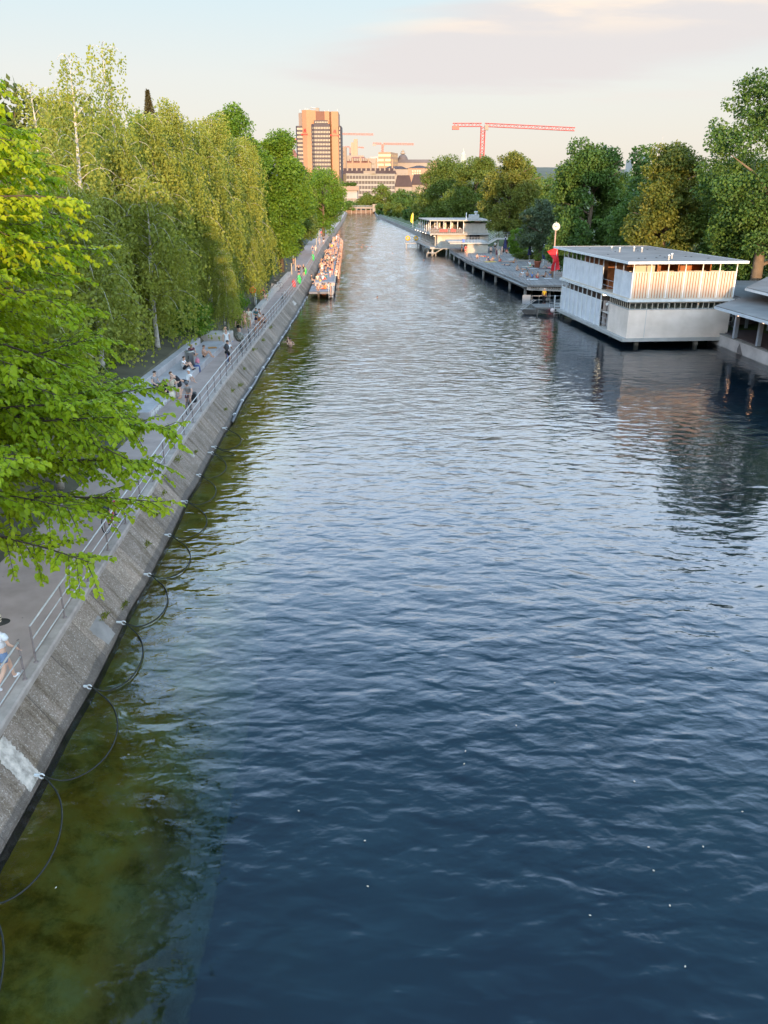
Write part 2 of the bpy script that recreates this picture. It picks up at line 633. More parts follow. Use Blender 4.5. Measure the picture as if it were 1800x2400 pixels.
wd = ramp(t, [(0.34, (0.34, 0.36, 0.28)), (0.5, (0.88, 0.9, 0.86)), (0.62, (1.0, 1.0, 1.0)), (0.75, (1.35, 1.4, 1.5))])
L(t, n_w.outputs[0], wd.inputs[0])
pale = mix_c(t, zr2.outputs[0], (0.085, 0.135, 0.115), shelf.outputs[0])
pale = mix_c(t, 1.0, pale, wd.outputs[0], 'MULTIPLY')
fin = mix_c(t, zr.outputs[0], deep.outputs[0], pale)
L(t, fin, b.inputs['Base Color'])
ys_b = [-40] + list(range(0, 60, 4)) + [60, 80, 110, 150, 200, 260, 340, 430, 540, 660]


def bed_cols(y):
    a = lw(y)
    w = lambda k: 0.18 * math.sin(y * 0.31 + k) + 0.1 * math.sin(y * 0.83 + 2 * k)
    sh = 3.9 if y < 60 else 3.0
    return [(a - 1.2, -0.25), (a + 0.1, -0.42), (a + 1.0, -0.62 + 0.06 * math.sin(y)), (a + 2.3 + w(1), -1.0), (a + sh + w(2) * 0.4, -1.95),
            (a + sh + 0.12 + w(2) * 0.4, -2.5), (a + sh + 3, -3.2), (a + 14, -4.0), (rw(y) - 3, -3.6), (rw(y) + 1.5, -2.6)]


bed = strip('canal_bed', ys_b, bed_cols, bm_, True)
tag(bed, kind='structure')

# ---- promenade, quay slope, right-hand land
asph = M('asphalt_path', (0.36, 0.268, 0.23), 0.85, 0.18, 0.8, bump=0.35, bscale=40)
t = asph.node_tree   # pale scuffs and dark spots trodden into the asphalt
b = t.nodes['Principled BSDF']
src = b.inputs['Base Color'].links[0].from_socket
tcx = N(t, 'ShaderNodeTexCoord')
vo = N(t, 'ShaderNodeTexNoise', i_Scale=2.3, i_Detail=3.0, i_Roughness=0.7)
L(t, tcx.outputs['Object'], vo.inputs['Vector'])
sp = ramp(t, [(0.0, (1, 1, 1)), (0.31, (1, 1, 1)), (0.335, (0, 0, 0)), (1.0, (0, 0, 0))])
L(t, vo.outputs[0], sp.inputs[0])
L(t, mix_c(t, math_n(t, 'MULTIPLY', sp.outputs[0], 0.5), src, (0.045, 0.042, 0.045)), b.inputs['Base Color'])

soil = M('bank_soil', (0.085, 0.075, 0.045), 0.95, 0.4, 0.5, bump=0.5)
ys_l = [-40] + list(range(-20, 130, 5)) + [140, 160, 180, 213, 260, 340, 430, 540, 640]
path = strip('path', ys_l, lambda y: [(pe(y) - 0.4, ZP), (lw(y) - so(y) - 0.24, ZP)], asph)
tag(path, kind='structure')


def quay_mat():
    m = bpy.data.materials.new('exposed_aggregate')
    m.use_nodes = True
    t = m.node_tree
    b = t.nodes['Principled BSDF']
    b.inputs['Roughness'].default_value = 0.85
    b.inputs['Specular IOR Level'].default_value = 0.2
    c = N(t, 'ShaderNodeTexCoord')
    s = N(t, 'ShaderNodeSeparateXYZ')
    L(t, c.outputs['Object'], s.inputs[0])
    vor = N(t, 'ShaderNodeTexVoronoi', i_Scale=36.0)
    L(t, c.outputs['Object'], vor.inputs['Vector'])
    peb = ramp(t, [(0.0, (0.20, 0.155, 0.125)), (0.5, (0.27, 0.213, 0.175)), (0.9, (0.32, 0.26, 0.22)), (1.0, (0.50, 0.44, 0.40))])
    sepc_ = N(t, 'ShaderNodeSeparateColor')
    L(t, vor.outputs['Color'], sepc_.inputs[0])
    L(t, sepc_.outputs[0], peb.inputs[0])
    n = N(t, 'ShaderNodeTexNoise', i_Scale=0.9, i_Detail=6.0, i_Roughness=0.65)
    L(t, c.outputs['Object'], n.inputs['Vector'])
    st = ramp(t, [(0.3, (0.62, 0.60, 0.57)), (0.55, (1, 1, 1)), (0.8, (1.18, 1.12, 1.08))])
    L(t, n.outputs[0], st.inputs[0])
    col = mix_c(t, 1.0, peb.outputs[0], st.outputs[0], 'MULTIPLY')
    wn = N(t, 'ShaderNodeTexWhiteNoise', noise_dimensions='1D')
    L(t, math_n(t, 'FLOOR', math_n(t, 'DIVIDE', math_n(t, 'ADD', s.outputs[1], 3.0), 1.71)), wn.inputs['W'])
    sl = ramp(t, [(0.0, (0.80, 0.78, 0.75)), (0.6, (1.0, 0.97, 0.93)), (1.0, (1.14, 1.08, 1.0))])
    L(t, wn.outputs[0], sl.inputs[0])
    col = mix_c(t, 1.0, col, sl.outputs[0], 'MULTIPLY')
    mps = N(t, 'ShaderNodeMapping', i_Scale=(0.35, 3.2, 0.35))
    L(t, c.outputs['Object'], mps.inputs[0])
    ns = N(t, 'ShaderNodeTexNoise', i_Scale=1.0, i_Detail=5.0, i_Roughness=0.7)
    L(t, mps.outputs[0], ns.inputs['Vector'])
    rs = ramp(t, [(0.36, (0.62, 0.58, 0.50)), (0.52, (1, 1, 1)), (0.75, (1.05, 1.03, 1.0))])
    L(t, ns.outputs[0], rs.inputs[0])
    col = mix_c(t, 1.0, col, rs.outputs[0], 'MULTIPLY')
    # slab joints every 1.7 m along the quay
    fr = math_n(t, 'FRACT', math_n(t, 'DIVIDE', math_n(t, 'ADD', s.outputs[1], 3.0), 1.71))
    jt = math_n(t, 'LESS_THAN', fr, 0.018)
    col = mix_c(t, math_n(t, 'MULTIPLY', jt, 0.6), col, (0.06, 0.05, 0.045))
    # wet, algae-dark foot at the waterline
    nz = math_n(t, 'MULTIPLY_ADD', n.outputs[0], 0.16, s.outputs[2])
    wet = N(t, 'ShaderNodeMapRange', i_From_Min=0.36, i_From_Max=0.31)
    L(t, nz, wet.inputs[0])
    col = mix_c(t, math_n(t, 'MULTIPLY', wet.outputs[0], 0.62), col, (0.075, 0.065, 0.06))
    L(t, col, b.inputs['Base Color'])
    bp = N(t, 'ShaderNodeBump', i_Strength=0.5, i_Distance=0.02)
    L(t, vor.outputs['Distance'], bp.inputs['Height'])
    L(t, bp.outputs[0], b.inputs['Normal'])
    return m


qm = quay_mat()
ys_q = [-40] + list(range(-20, 130, 2)) + [140, 160, 180, 213, 260, 340, 430, 540, 640]
wob = lambda y: 0.035 * math.sin(y * 1.9) + 0.03 * math.sin(y * 0.73 + 1)
quay = strip('quay', ys_q, lambda y: [(lw(y) - so(y), ZP - 0.1), (lw(y) - 0.05 + wob(y), 0.10), (lw(y) + 0.05 + wob(y), -0.6)], qm)
tag(quay, kind='structure')
kerbm = M('kerb_concrete', (0.36, 0.295, 0.255), 0.85, 0.25, 2.0, bump=0.3)
kerb = strip('kerb', ys_q, lambda y: [(lw(y) - so(y) - .26, ZP - 0.3), (lw(y) - so(y) - .26, ZP + 0.05), (lw(y) - so(y) - .02, ZP + 0.05), (lw(y) - so(y) + .02, ZP + 0.0), (lw(y) - so(y) + .02, ZP - 0.35)], kerbm)
tag(kerb, kind='structure')


def left_cols(y):
    p = pe(y)
    return [(p - 0.3, ZP - 0.02), (p - 2.0, ZP + 0.15), (p - 2.6, ZP + 0.9), (p - 7, ZP + 1.6), (p - 14, ZP + 3.0), (p - 30, ZP + 6.0), (p - 90, 16), (p - 260, 30), (p - 700, 40)]


ter = strip('terrain', ys_l, left_cols, soil)
tag(ter, kind='structure')
grassm = M('bank_grass', (0.06, 0.085, 0.02), 0.95, 0.4, 0.6, bump=0.4)
ys_r = [-40, 0, 40, 60, 66, 72, 84, 96, 120, 150, 175, 200, 220, 240, 275, 330, 382, 430, 492, 560, 640]
ground = strip('ground', ys_r, lambda y: [(rw(y) + 0.3, -2.0), (rw(y) + 0.3, 0.95), (rw(y) + 3.0, 1.0 if y < 90 else ZD - 0.03), (rw(y) + 12, 1.7), (rw(y) + 60, 2.5), (rw(y) + 300, 8), (rw(y) + 900, 20)], grassm)
tag(ground, kind='structure')

# ---- far city ground, rising to the hill, out to the horizon
gv, gf = [], []
xs = [-3000, -900, -400, -200, -100, -27, 40, 120, 300, 900, 3000]
yy = [640, 700, 780, 900, 1050, 1250, 1600, 2200, 4500]
zz_ = [0.9, 2, 5, 14, 30, 44, 60, 60, 20]
for y, z in zip(yy, zz_):
    for x in xs:
        gv.append((x, y, z * (1.0 if abs(x) < 500 else 0.75)))
for i in range(len(yy) - 1):
    for j in range(len(xs) - 1):
        a = i * len(xs) + j
        gf.append((a, a + 1, a + len(xs) + 1, a + len(xs)))
hill = MB().add(gv, gf).build('hill', M('far_ground', (0.07, 0.075, 0.05), 0.95, 0.3, 0.02))
tag(hill, kind='structure')
# unseen ridge added behind the camera to keep low sun off the near ground
hv, hf = [], []
hx = list(range(-520, 560, 12))
for i, (y, k) in enumerate(((-90, 0.0), (-112, 0.7), (-130, 1.0), (-150, 1.0), (-260, 0.4))):
    for x in hx:
        hz = (24.6 + 0.9 * math.sin(x * 0.05) + 0.8 * math.sin(x * 0.13 + 1) + 0.5 * math.sin(x * 0.31)) * k
        hv.append((x, y, hz + (1 - k) * 1.0))
for i in range(4):
    for j in range(len(hx) - 1):
        a = i * len(hx) + j
        hf.append((a, a + 1, a + len(hx) + 1, a + len(hx)))
shade_ridge = MB().add(hv, hf).build('hill', M('shade_ridge_green', (0.05, 0.07, 0.025), 0.95, 0.4, 0.2))
tag(shade_ridge, kind='structure')
# ================================================================ TREES
bark_birch = M('birch_bark', (0.55, 0.50, 0.44), 0.8, 0.5, 4.0, col2=(0.62, 0.57, 0.50))
bark_brown = M('brown_bark', (0.13, 0.095, 0.065), 0.9, 0.35, 3.0)
bark_tan = M('plane_bark', (0.15, 0.11, 0.075), 0.85, 0.35, 1.5)
LEAF_LIME = leaf_mat('lime_leaves', [(0.16, 0.26, 0.012), (0.27, 0.38, 0.016), (0.38, 0.46, 0.02), (0.50, 0.53, 0.028)], 0.48, 0.25, 0.42)
LEAF_BIRCH = leaf_mat('birch_leaves', [(0.14, 0.185, 0.036), (0.22, 0.255, 0.048), (0.30, 0.315, 0.058), (0.41, 0.38, 0.075)], 0.45, 0.18)
LEAF_MAPLE = leaf_mat('maple_leaves', [(0.055, 0.11, 0.012), (0.09, 0.17, 0.016), (0.14, 0.235, 0.02), (0.20, 0.28, 0.028)], 0.36, 0.22)
LEAF_DARK = leaf_mat('dark_leaves', [(0.036, 0.072, 0.017), (0.058, 0.112, 0.022), (0.085, 0.15, 0.028), (0.125, 0.185, 0.036)], 0.28, 0.25)
LEAF_GOLD = leaf_mat('golden_leaves', [(0.060, 0.090, 0.018), (0.11, 0.14, 0.024), (0.18, 0.185, 0.034), (0.28, 0.245, 0.05)], 0.33, 0.30)
LEAF_MID = leaf_mat('mid_leaves', [(0.055, 0.09, 0.016), (0.09, 0.135, 0.022), (0.13, 0.172, 0.030), (0.19, 0.21, 0.040)], 0.32, 0.22)
LEAF_WILLOW = leaf_mat('willow_leaves', [(0.055, 0.080, 0.040), (0.085, 0.115, 0.058), (0.12, 0.15, 0.075)], 0.30, 0.3)
LEAF_HILL = leaf_mat('hill_leaves', [(0.060, 0.085, 0.016), (0.095, 0.115, 0.02), (0.14, 0.145, 0.028)], 0.30, 0.12)
LEAF_FIR = leaf_mat('fir_needles', [(0.075, 0.075, 0.034), (0.115, 0.10, 0.045), (0.15, 0.125, 0.06)], 0.2, 0.4)


def leaf_quads(P, D, Nn, ln, wd):
    """Pointed single-face leaves: base points P, directions D, normals Nn (all n x 3), lengths and widths."""
    D = D / np.linalg.norm(D, axis=1, keepdims=True)
    Sd = np.cross(D, Nn)
    Sd /= np.maximum(np.linalg.norm(Sd, axis=1, keepdims=True), 1e-6)
    ln = np.asarray(ln).reshape(-1, 1)
    wd = np.asarray(wd).reshape(-1, 1)
    a, b_ = P, P + D * ln
    m = P + D * ln * 0.45
    V = np.stack([a, m + Sd * wd * 0.5, b_, m - Sd * wd * 0.5], axis=1).reshape(-1, 3)
    Q = np.arange(len(P) * 4).reshape(-1, 4)
    return V, Q


def leaf_folded(P, D, Nn, ln, wd):
    """Larger leaves folded a little along the midrib: six points, two faces."""
    D = D / np.linalg.norm(D, axis=1, keepdims=True)
    Sd = np.cross(D, Nn)
    Sd /= np.maximum(np.linalg.norm(Sd, axis=1, keepdims=True), 1e-6)
    U = np.cross(Sd, D)
    ln = np.asarray(ln).reshape(-1, 1)
    wd = np.asarray(wd).reshape(-1, 1)
    a = P
    tip = P + D * ln - U * ln * 0.18
    m1, m2 = P + D * ln * 0.28, P + D * ln * 0.72 - U * ln * 0.05
    up = U * wd * 0.16
    l1, l2 = m1 + Sd * wd * 0.5 + up, m2 + Sd * wd * 0.36 + up
    r1, r2 = m1 - Sd * wd * 0.5 + up, m2 - Sd * wd * 0.36 + up
    V = np.stack([a, l1, l2, tip, r2, r1], axis=1).reshape(-1, 3)
    k = np.arange(len(P)).reshape(-1, 1) * 6
    Q = np.concatenate([k + np.array([[0, 3, 2, 1]]), k + np.array([[0, 5, 4, 3]])], axis=0)
    return V, Q


def rand_dirs(n):
    d = rng.normal(size=(n, 3))
    return d / np.linalg.norm(d, axis=1, keepdims=True)


def broad_crown(name, rx, ry, z0, z1, n, leaf, mat, lumps=26, seed=0, droop=0.25, top=1.0, gap=0.0, shape=0.9):
    """Crown of many leafy lumps spread through an egg-shaped volume standing on z0..z1."""
    g = np.random.default_rng(seed + 100)
    zc, hz = (z0 + z1) / 2, (z1 - z0) / 2
    d = g.normal(size=(lumps * 3, 3))
    d /= np.linalg.norm(d, axis=1, keepdims=True)
    rad_ = g.uniform(0.45, 0.98, (lumps * 3, 1)) ** 0.6
    cpt = d * rad_
    # egg: narrower towards the top
    taper = 1 - (1 - top) * np.clip((cpt[:, 2:3] + 1) / 2, 0, 1) ** 1.3
    cpt[:, :2] *= taper
    lr = np.where(g.random(len(cpt)) < 0.5, g.uniform(0.09, 0.17, len(cpt)), g.uniform(0.2, 0.33, len(cpt))) * (1 - gap)
    C = cpt * np.array([rx, ry, hz]) * shape + np.array([0, 0, zc])
    w = lr ** 2
    w /= w.sum()
    idx = g.choice(len(C), n, p=w)
    q = g.normal(size=(n, 3))
    q /= np.linalg.norm(q, axis=1, keepdims=True)
    q *= g.uniform(0.55, 1.0, (n, 1))
    sc = np.array([rx, ry, min(hz, (rx + ry) / 2) * 0.8])
    P = C[idx] + q * lr[idx][:, None] * sc
    nn = q * 0.5 + g.normal(size=(n, 3)) * 0.8 + np.array([0, 0, 0.4])
    D = np.cross(nn, g.normal(size=(n, 3))) + q * 0.3 + np.array([0, 0, -droop])
    sz = leaf * g.uniform(0.45, 1.4, n)
    V, Q = leaf_quads(P, D, nn, sz, sz * g.uniform(0.5, 0.9, n))
    return raw_mesh(name, V, Q, mat)


def limbs(h, z0, rx, r0, n, seed, mat, parent, lean=0.0):
    """Tapered trunk with rising limbs as one part."""
    g = random.Random(seed)
    m = MB()
    m.tube([(0, 0, -0.3), (0.03 * h * lean, 0, h * 0.25), (0.02 * h, 0.01 * h, h * 0.55), (0.0, 0.02 * h, h * 0.9)], [r0 * 1.25, r0 * 0.9, r0 * 0.6, r0 * 0.12], 9)
    for k in range(n):
        a = 2 * math.pi * (k + g.random() * 0.7) / n
        z = z0 + (h * 0.7 - z0) * (k / max(1, n - 1)) * 0.9
        e = rx * g.uniform(0.55, 0.85)
        dz = g.uniform(0.15, 0.4) * h * 0.5
        c_, s_ = math.cos(a), math.sin(a)
        m.tube([(0, 0, z), (c_ * e * 0.45, s_ * e * 0.45, z + dz * 0.6), (c_ * e, s_ * e, z + dz)], [r0 * 0.42, r0 * 0.25, r0 * 0.06], 6)
    return m.build('trunk', mat, parent, True)


def broad_tree(name, label, X, Y, zb, h, rx, ry, mat, bark, n=9000, leaf=0.4, seed=1, z0=None, lumps=26, top=0.8, group=None, gap=0.0, crown=None, cat='tree', shape=0.9):
    tr = thing(name, label, cat, (X, Y, zb), 0, group)
    z0 = h * 0.18 if z0 is None else z0
    limbs(h, max(z0, h * 0.15), rx, 0.02 * h + 0.05, 8, seed, bark, tr)
    me = crown or broad_crown('crown', rx, ry, z0, h, n, leaf, mat, lumps, seed, top=top, gap=gap, shape=shape)
    link_mesh('crown', me, tr)
    return tr


# ---- the large-leaved lime hanging in from the left, tier over tier
def lime_tree():
    tr = thing('lime_tree', 'large-leaved bright green tree hanging over the path railing in the foreground', 'tree', (-13.0, 18.6, ZP))
    g = random.Random(5)
    gn = np.random.default_rng(5)
    wood = MB()
    H_ = 14.6
    tp = [(0, 0, -0.3), (0.15, -0.1, 3), (0.1, 0.1, 7), (0.2, 0, 11), (0.3, 0.1, H_ - 1.2)]
    wood.tube(tp, [0.42, 0.3, 0.23, 0.14, 0.03], 10)
    Ps, Ds, Ns, Ls = [], [], [], []
    prof = [(1.6, 5.2), (2.8, 6.8), (4.2, 7.9), (5.4, 7.7), (7.0, 6.7), (8.6, 6.4), (10.2, 6.3), (11.6, 6.2), (12.6, 6.1), (13.6, 5.2), (14.2, 3.9), (14.8, 2.2)]
    nb = 265
    for k in range(nb):
        z = 3.2 + (H_ - 3.7) * ((k + g.random()) / nb) ** 0.93
        az = k * 2.39996 + g.uniform(-0.3, 0.3)
        ln = interp(prof, z) * g.uniform(0.74, 1.04)
        ca, sa = math.cos(az), math.sin(az)
        ln *= 1 - .22 * max(0, -sa)
        rise = g.uniform(-0.1, 1.3) if z > 4 else g.uniform(-0.3, 0.5)
        rise *= 0.25 if z > 10.5 else 1.0
        drp = g.uniform(0.8, 1.9) * (ln / 7) ** 1.5 * (0.45 if z < 6 else 1.0)
        pts = []
        for s in np.linspace(0, 1, 7):
            r_ = ln * s
            wig = 0.18 * math.sin(3 * s + k)
            pts.append(Vector((0.15 + ca * r_ - sa * wig, sa * r_ + ca * wig, z + rise * s * 1.6 - drp * s ** 2.4)))
        wood.tube(pts, [0.05 * (1 - 0.85 * s) * (ln / 7 + 0.3) for s in np.linspace(0, 1, 7)], 5)
        ntw = int((10 + ln * 3.5) * (1.3 if z < 7 else 1.0))
        for j in range(ntw):
            s = 0.22 + 0.78 * (j + g.random()) / ntw
            f = s * 6
            i0 = min(5, int(f))
            b0 = pts[i0].lerp(pts[i0 + 1], f - i0)
            d = (pts[i0 + 1] - pts[i0]).normalized()
            side = Vector((-d.y, d.x, 0)).normalized() * (1 if j % 2 else -1)
            tl = g.uniform(0.6, 1.7) * (1.15 - 0.55 * s)
            td = (d * g.uniform(0.5, 1.0) + side * g.uniform(0.4, 1.0) + Vector((0, 0, g.uniform(-0.6, 0.4)))).normalized()
            e = b0 + td * tl + Vector((0, 0, -0.16 * tl))
            mid = b0.lerp(e, 0.5) + Vector((0, 0, 0.05))
            if s > 0.35:
                wood.tube([b0, mid, e], [0.012, 0.008, 0.003], 3, False)
            nl = int(11 + tl * 12)
            sd = Vector((-td.y, td.x, 0)).normalized()
            for q in range(nl):
                u = (q + 0.5 + g.uniform(-0.3, 0.3)) / nl
                p = b0.lerp(mid, u * 2) if u < 0.5 else mid.lerp(e, u * 2 - 1)
                sgn = 1 if q % 2 else -1
                dd = td * g.uniform(0.2, 0.9) + sd * sgn * g.uniform(0.4, 1.0) + Vector((0, 0, g.uniform(-0.75, -0.1)))
                Ps.append(p + Vector((g.uniform(-.03, .03), g.uniform(-.03, .03), g.uniform(-.05, .03))))
                Ds.append(dd)
                Ns.append(Vector((g.uniform(-.35, .35), g.uniform(-.35, .35) - 0.25, 1)))
                Ls.append(g.uniform(0.085, 0.18))
    wood.build('trunk', M('lime_bark', (0.07, 0.052, 0.038), 0.9, 0.35, 3.0), tr, True)
    P = np.array(Ps)
    Ln = np.array(Ls)
    V, Q = leaf_folded(P, np.array(Ds), np.array(Ns), Ln, Ln * 0.82)
    link_mesh('crown', raw_mesh('crown', V, Q, LEAF_LIME), tr)


lime_tree()


# ---- weeping birches along the promenade
def birch_meshes(h, rr, n_str, seed, bare=0.0, mat=None, leaf=0.15, dens=1.0):
    """A white trunk with arching limbs, and curtains of hanging leafy strands."""
    g = random.Random(seed)
    gn = np.random.default_rng(seed)
    m = MB()
    bend = [Vector((0.25 * math.sin(seed + z * 0.35) * z / h * 2, 0.2 * math.cos(seed * 2 + z * 0.3) * z / h * 2, z)) for z in np.linspace(-0.3, h * 0.97, 9)]
    r0 = 0.012 * h + 0.03
    m.tube(bend, [r0 * (1.15 - 1.08 * k / 8) for k in range(9)], 8)

    def axis(z):
        f = max(0, min(7.999, (z + 0.3) / (h * 0.97 + 0.3) * 8))
        i = int(f)
        return bend[i].lerp(bend[i + 1], f - i)
    Pl, Dl, Nl = [], [], []
    nbr = 46
    strands = []
    for k in range(nbr):
        z = h * (0.24 + 0.74 * ((k + g.random()) / nbr) ** 0.85)
        az = k * 2.4 + g.uniform(-.4, .4)
        fr = (z / h - 0.24) / 0.76
        ln = rr * (1.08 - 0.8 * fr ** 1.5) * g.uniform(0.65, 1.1)
        rise = ln * g.uniform(0.35, 0.8)
        drp = ln * g.uniform(0.4, 0.8)
        a0 = axis(z)
        pts = []
        for s in np.linspace(0, 1, 7):
            pts.append(a0 + Vector((math.cos(az) * ln * s, math.sin(az) * ln * s, rise * (s * 1.7 - s * s * 0.7) - drp * s ** 3)))
        m.tube(pts, [0.026 * (1 - 0.9 * s) * (h / 18) * (1.2 - fr * 0.6) + 0.004 for s in np.linspace(0, 1, 7)], 5)
        ns = max(3, int(n_str / nbr * (0.4 + ln / rr)))
        for j in range(ns):
            s = (0.18 + 0.82 * g.random()) * 6
            i = min(5, int(s))
            b0 = pts[i].lerp(pts[i + 1], s - i) + Vector((g.gauss(0, .32), g.gauss(0, .32), g.uniform(-.1, .25)))
            strands.append((b0, fr, s / 6))
    for b0, fr, s in strands:
        low = b0.z - 1.2
        sl = min(low, g.uniform(1.0, 3.4) * (1.45 - fr * 0.9) * (0.6 + 0.6 * s) * h / 15)
        if sl < 0.3:
            continue
        k = max(4, int(sl * 10 * dens))
        dx, dy = g.gauss(0, .13), g.gauss(0, .13)
        if g.random() < bare:
            k = k // 3
        u = gn.random((k, 1))
        pts = np.array(b0)[None, :] + np.concatenate([dx * u * sl, dy * u * sl, -sl * u ** 0.9], 1) + gn.normal(size=(k, 3)) * np.array([.07, .07, .06])
        Pl.append(pts)
        d = gn.normal(size=(k, 3)) * 0.6 + np.array([0, 0, -0.9])
        Dl.append(d)
        Nl.append(gn.normal(size=(k, 3)) + np.array([0, -0.3, 0.3]))
    P = np.concatenate(Pl)
    sz = leaf * gn.uniform(0.7, 1.3, len(P))
    V, Q = leaf_quads(P, np.concatenate(Dl), np.concatenate(Nl), sz, sz * 0.72)
    tm = bpy.data.meshes.new('trunk')
    tm.from_pydata(m.v, [], m.f)
    tm.polygons.foreach_set('use_smooth', [True] * len(tm.polygons))
    tm.materials.append(bark_birch)
    return tm, raw_mesh('crown', V, Q, mat or LEAF_BIRCH)


BV = [birch_meshes(18.0, 3.9, 1450, 3, leaf=0.18), birch_meshes(16.5, 4.3, 1550, 8, leaf=0.18), birch_meshes(19, 4.2, 1550, 14, leaf=0.18)]
BTALL = birch_meshes(19.0, 2.9, 560, 21, bare=0.4, leaf=0.17, dens=0.75)
BSMALL = birch_meshes(11.0, 3.6, 800, 33, leaf=0.19)


def birch(X, Y, v, label, rz=0.0, sc=1.0, group='weeping birches along the promenade'):
    tr = thing('birch_tree', label, 'tree', (X, Y, ZP + 0.35), rz, group)
    tr.scale = (sc, sc, sc)
    link_mesh('trunk', v[0], tr)
    link_mesh('crown', v[1], tr)
    return tr


BG = 'weeping birch in the olive green row between the path and the wooded slope'
birch(-18.4, 46, BTALL, 'sparse tall birch with a thin arching top, nearest to the foreground tree', 0.4, 0.84)
birch(-17.7, 50.5, BTALL, 'sparse birch with bare white trunk, left of the tallest one', 2.1, 0.95)
birch(-17.3, 58.0, BTALL, 'tallest birch, its thin top standing alone against the sky', 4.0, 1.04)
birch(-16.6, 47.0, BSMALL, 'low bushy birch hanging over the concrete steps by the sitting group', 0.9, 1.0)
birch(-15.4, 55.0, BSMALL, 'low bushy birch beside the steel waste bin', 2.9, 1.05)
for k, (x, y, v, rz, sc) in enumerate([(-17.8, 57, 1, 0.2, .86), (-17.0, 63.5, 0, 1.7, .9), (-16.6, 70, 2, 3.0, .92), (-16.4, 78, 1, 4.4, 1.0), (-17.0, 87, 0, 5.3, 1.0), (-16.6, 97, 1, 2.2, 1.0), (-17.2, 107, 2, 0.6, .9), (-21.5, 60, 2, 2.5, .9), (-22.5, 72, 0, 0.8, .95), (-22, 84, 1, 1.2, 1.0), (-21.5, 49, 1, 3.6, .82), (-21.5, 40, 0, 5.0, .78)]):
    birch(x, y, BV[v], BG, rz, sc)
# slim white stems standing by the path
for k, (px, py, hh, lb) in enumerate([(538, 790, 3.6, 'thin white birch stem beside the walking group, paired'), (527, 765, 3.0, 'thin white birch stem beside the walking group, paired'), (597, 715, 4.2, 'slim white birch stem carrying the orange lifebuoy')]):
    p = at_z(px, py, ZP)
    tr = thing('birch_tree', lb, 'tree', (p.x, p.y, ZP), k * 1.3, 'slim birch stems by the path')
    tr.scale = (0.42, 0.42, 0.62)
    link_mesh('trunk', BSMALL[0], tr)
    link_mesh('crown', BSMALL[1], tr)
p = at_z(140, 1130, ZP + 0.3)
tr = thing('birch_tree', 'white birch trunk glimpsed through the foreground leaves', 'tree', (p.x, p.y, ZP + 0.3), 0.6)
tr.scale = (0.9, 0.9, 0.9)
link_mesh('trunk', BSMALL[0], tr)
link_mesh('crown', BSMALL[1], tr)

# ---- maples at the end of the promenade
broad_tree('maple_tree', 'broad bright green tree leaning over the path after the birches', -15.4, 125, ZP, 20.0, 5.8, 7, LEAF_MAPLE, bark_brown, 52000, 0.29, 41, z0=1.0, lumps=48, top=0.72)
broad_tree('maple_tree', 'tall green tree behind the birches, touching the bright path tree', -20.5, 118, ZP + 1, 21.5, 6.0, 6.5, LEAF_MAPLE, bark_brown, 42000, 0.29, 42, z0=1, lumps=44, top=0.6)
broad_tree('maple_tree', 'olive tree standing behind the promenade crowd', -17.4, 165, ZP, 17.5, 5.2, 7, LEAF_MID, bark_brown, 30000, 0.32, 43, z0=.8, lumps=30)
broad_tree('maple_tree', 'rounded green tree overhanging the water below the hotel tower', -17.0, 238, ZP, 18.4, 7.4, 8, LEAF_MAPLE, bark_brown, 36000, 0.36, 44, z0=0.6, lumps=46, top=0.85)
broad_tree('maple_tree', 'dull green bush-like tree under the rounded tree at the water', -19.6, 200, ZP, 12.5, 4.6, 7, LEAF_DARK, bark_brown, 9000, 0.45, 45, z0=0.2, lumps=26)
broad_tree('maple_tree', 'small green tree at the far end of the left bank', -27.0, 400, 0.8, 12, 5.5, 8, LEAF_DARK, bark_brown, 6000, 0.8, 46, z0=0.2)
broad_tree('shrub', 'dark low shrub between the path and the bright path tree', -16.2, 108, ZP, 5.6, 2.6, 5, LEAF_DARK, bark_brown, 9000, 0.24, 47, z0=0.1, cat='shrub')
broad_tree('shrub', 'grassy green shrub behind the walking group on the promenade', -14.0, 76, ZP, 2.9, 1.5, 4, LEAF_MAPLE, bark_brown, 6000, 0.17, 48, z0=0.0, cat='shrub')
broad_tree('shrub', 'leafy green shrub under the birches beside the sitting steps', -14.9, 62.5, ZP, 3.6, 2.0, 4.6, LEAF_MAPLE, bark_brown, 8000, 0.17, 49, z0=0.0, cat='shrub')
broad_tree('shrub', 'pale leafy shrub in the shade under the near birches', -18.5, 44, ZP + 1, 4.2, 3.0, 5.0, LEAF_MID, bark_brown, 8000, 0.2, 50, z0=0.0, cat='shrub')
broad_tree('shrub', 'dark green shrub under the foreground tree beside the path', -16.2, 29.5, ZP + .6, 2.6, 2.2, 4.4, LEAF_MID, bark_brown, 6000, 0.14, 51, z0=0.0, cat='shrub')
broad_tree('shrub', 'dark green shrub behind the graffiti wall at the left edge', -16.8, 36.5, ZP + .6, 3.4, 2.4, 4.4, LEAF_MID, bark_brown, 6000, 0.15, 52, z0=0.0, cat='shrub')

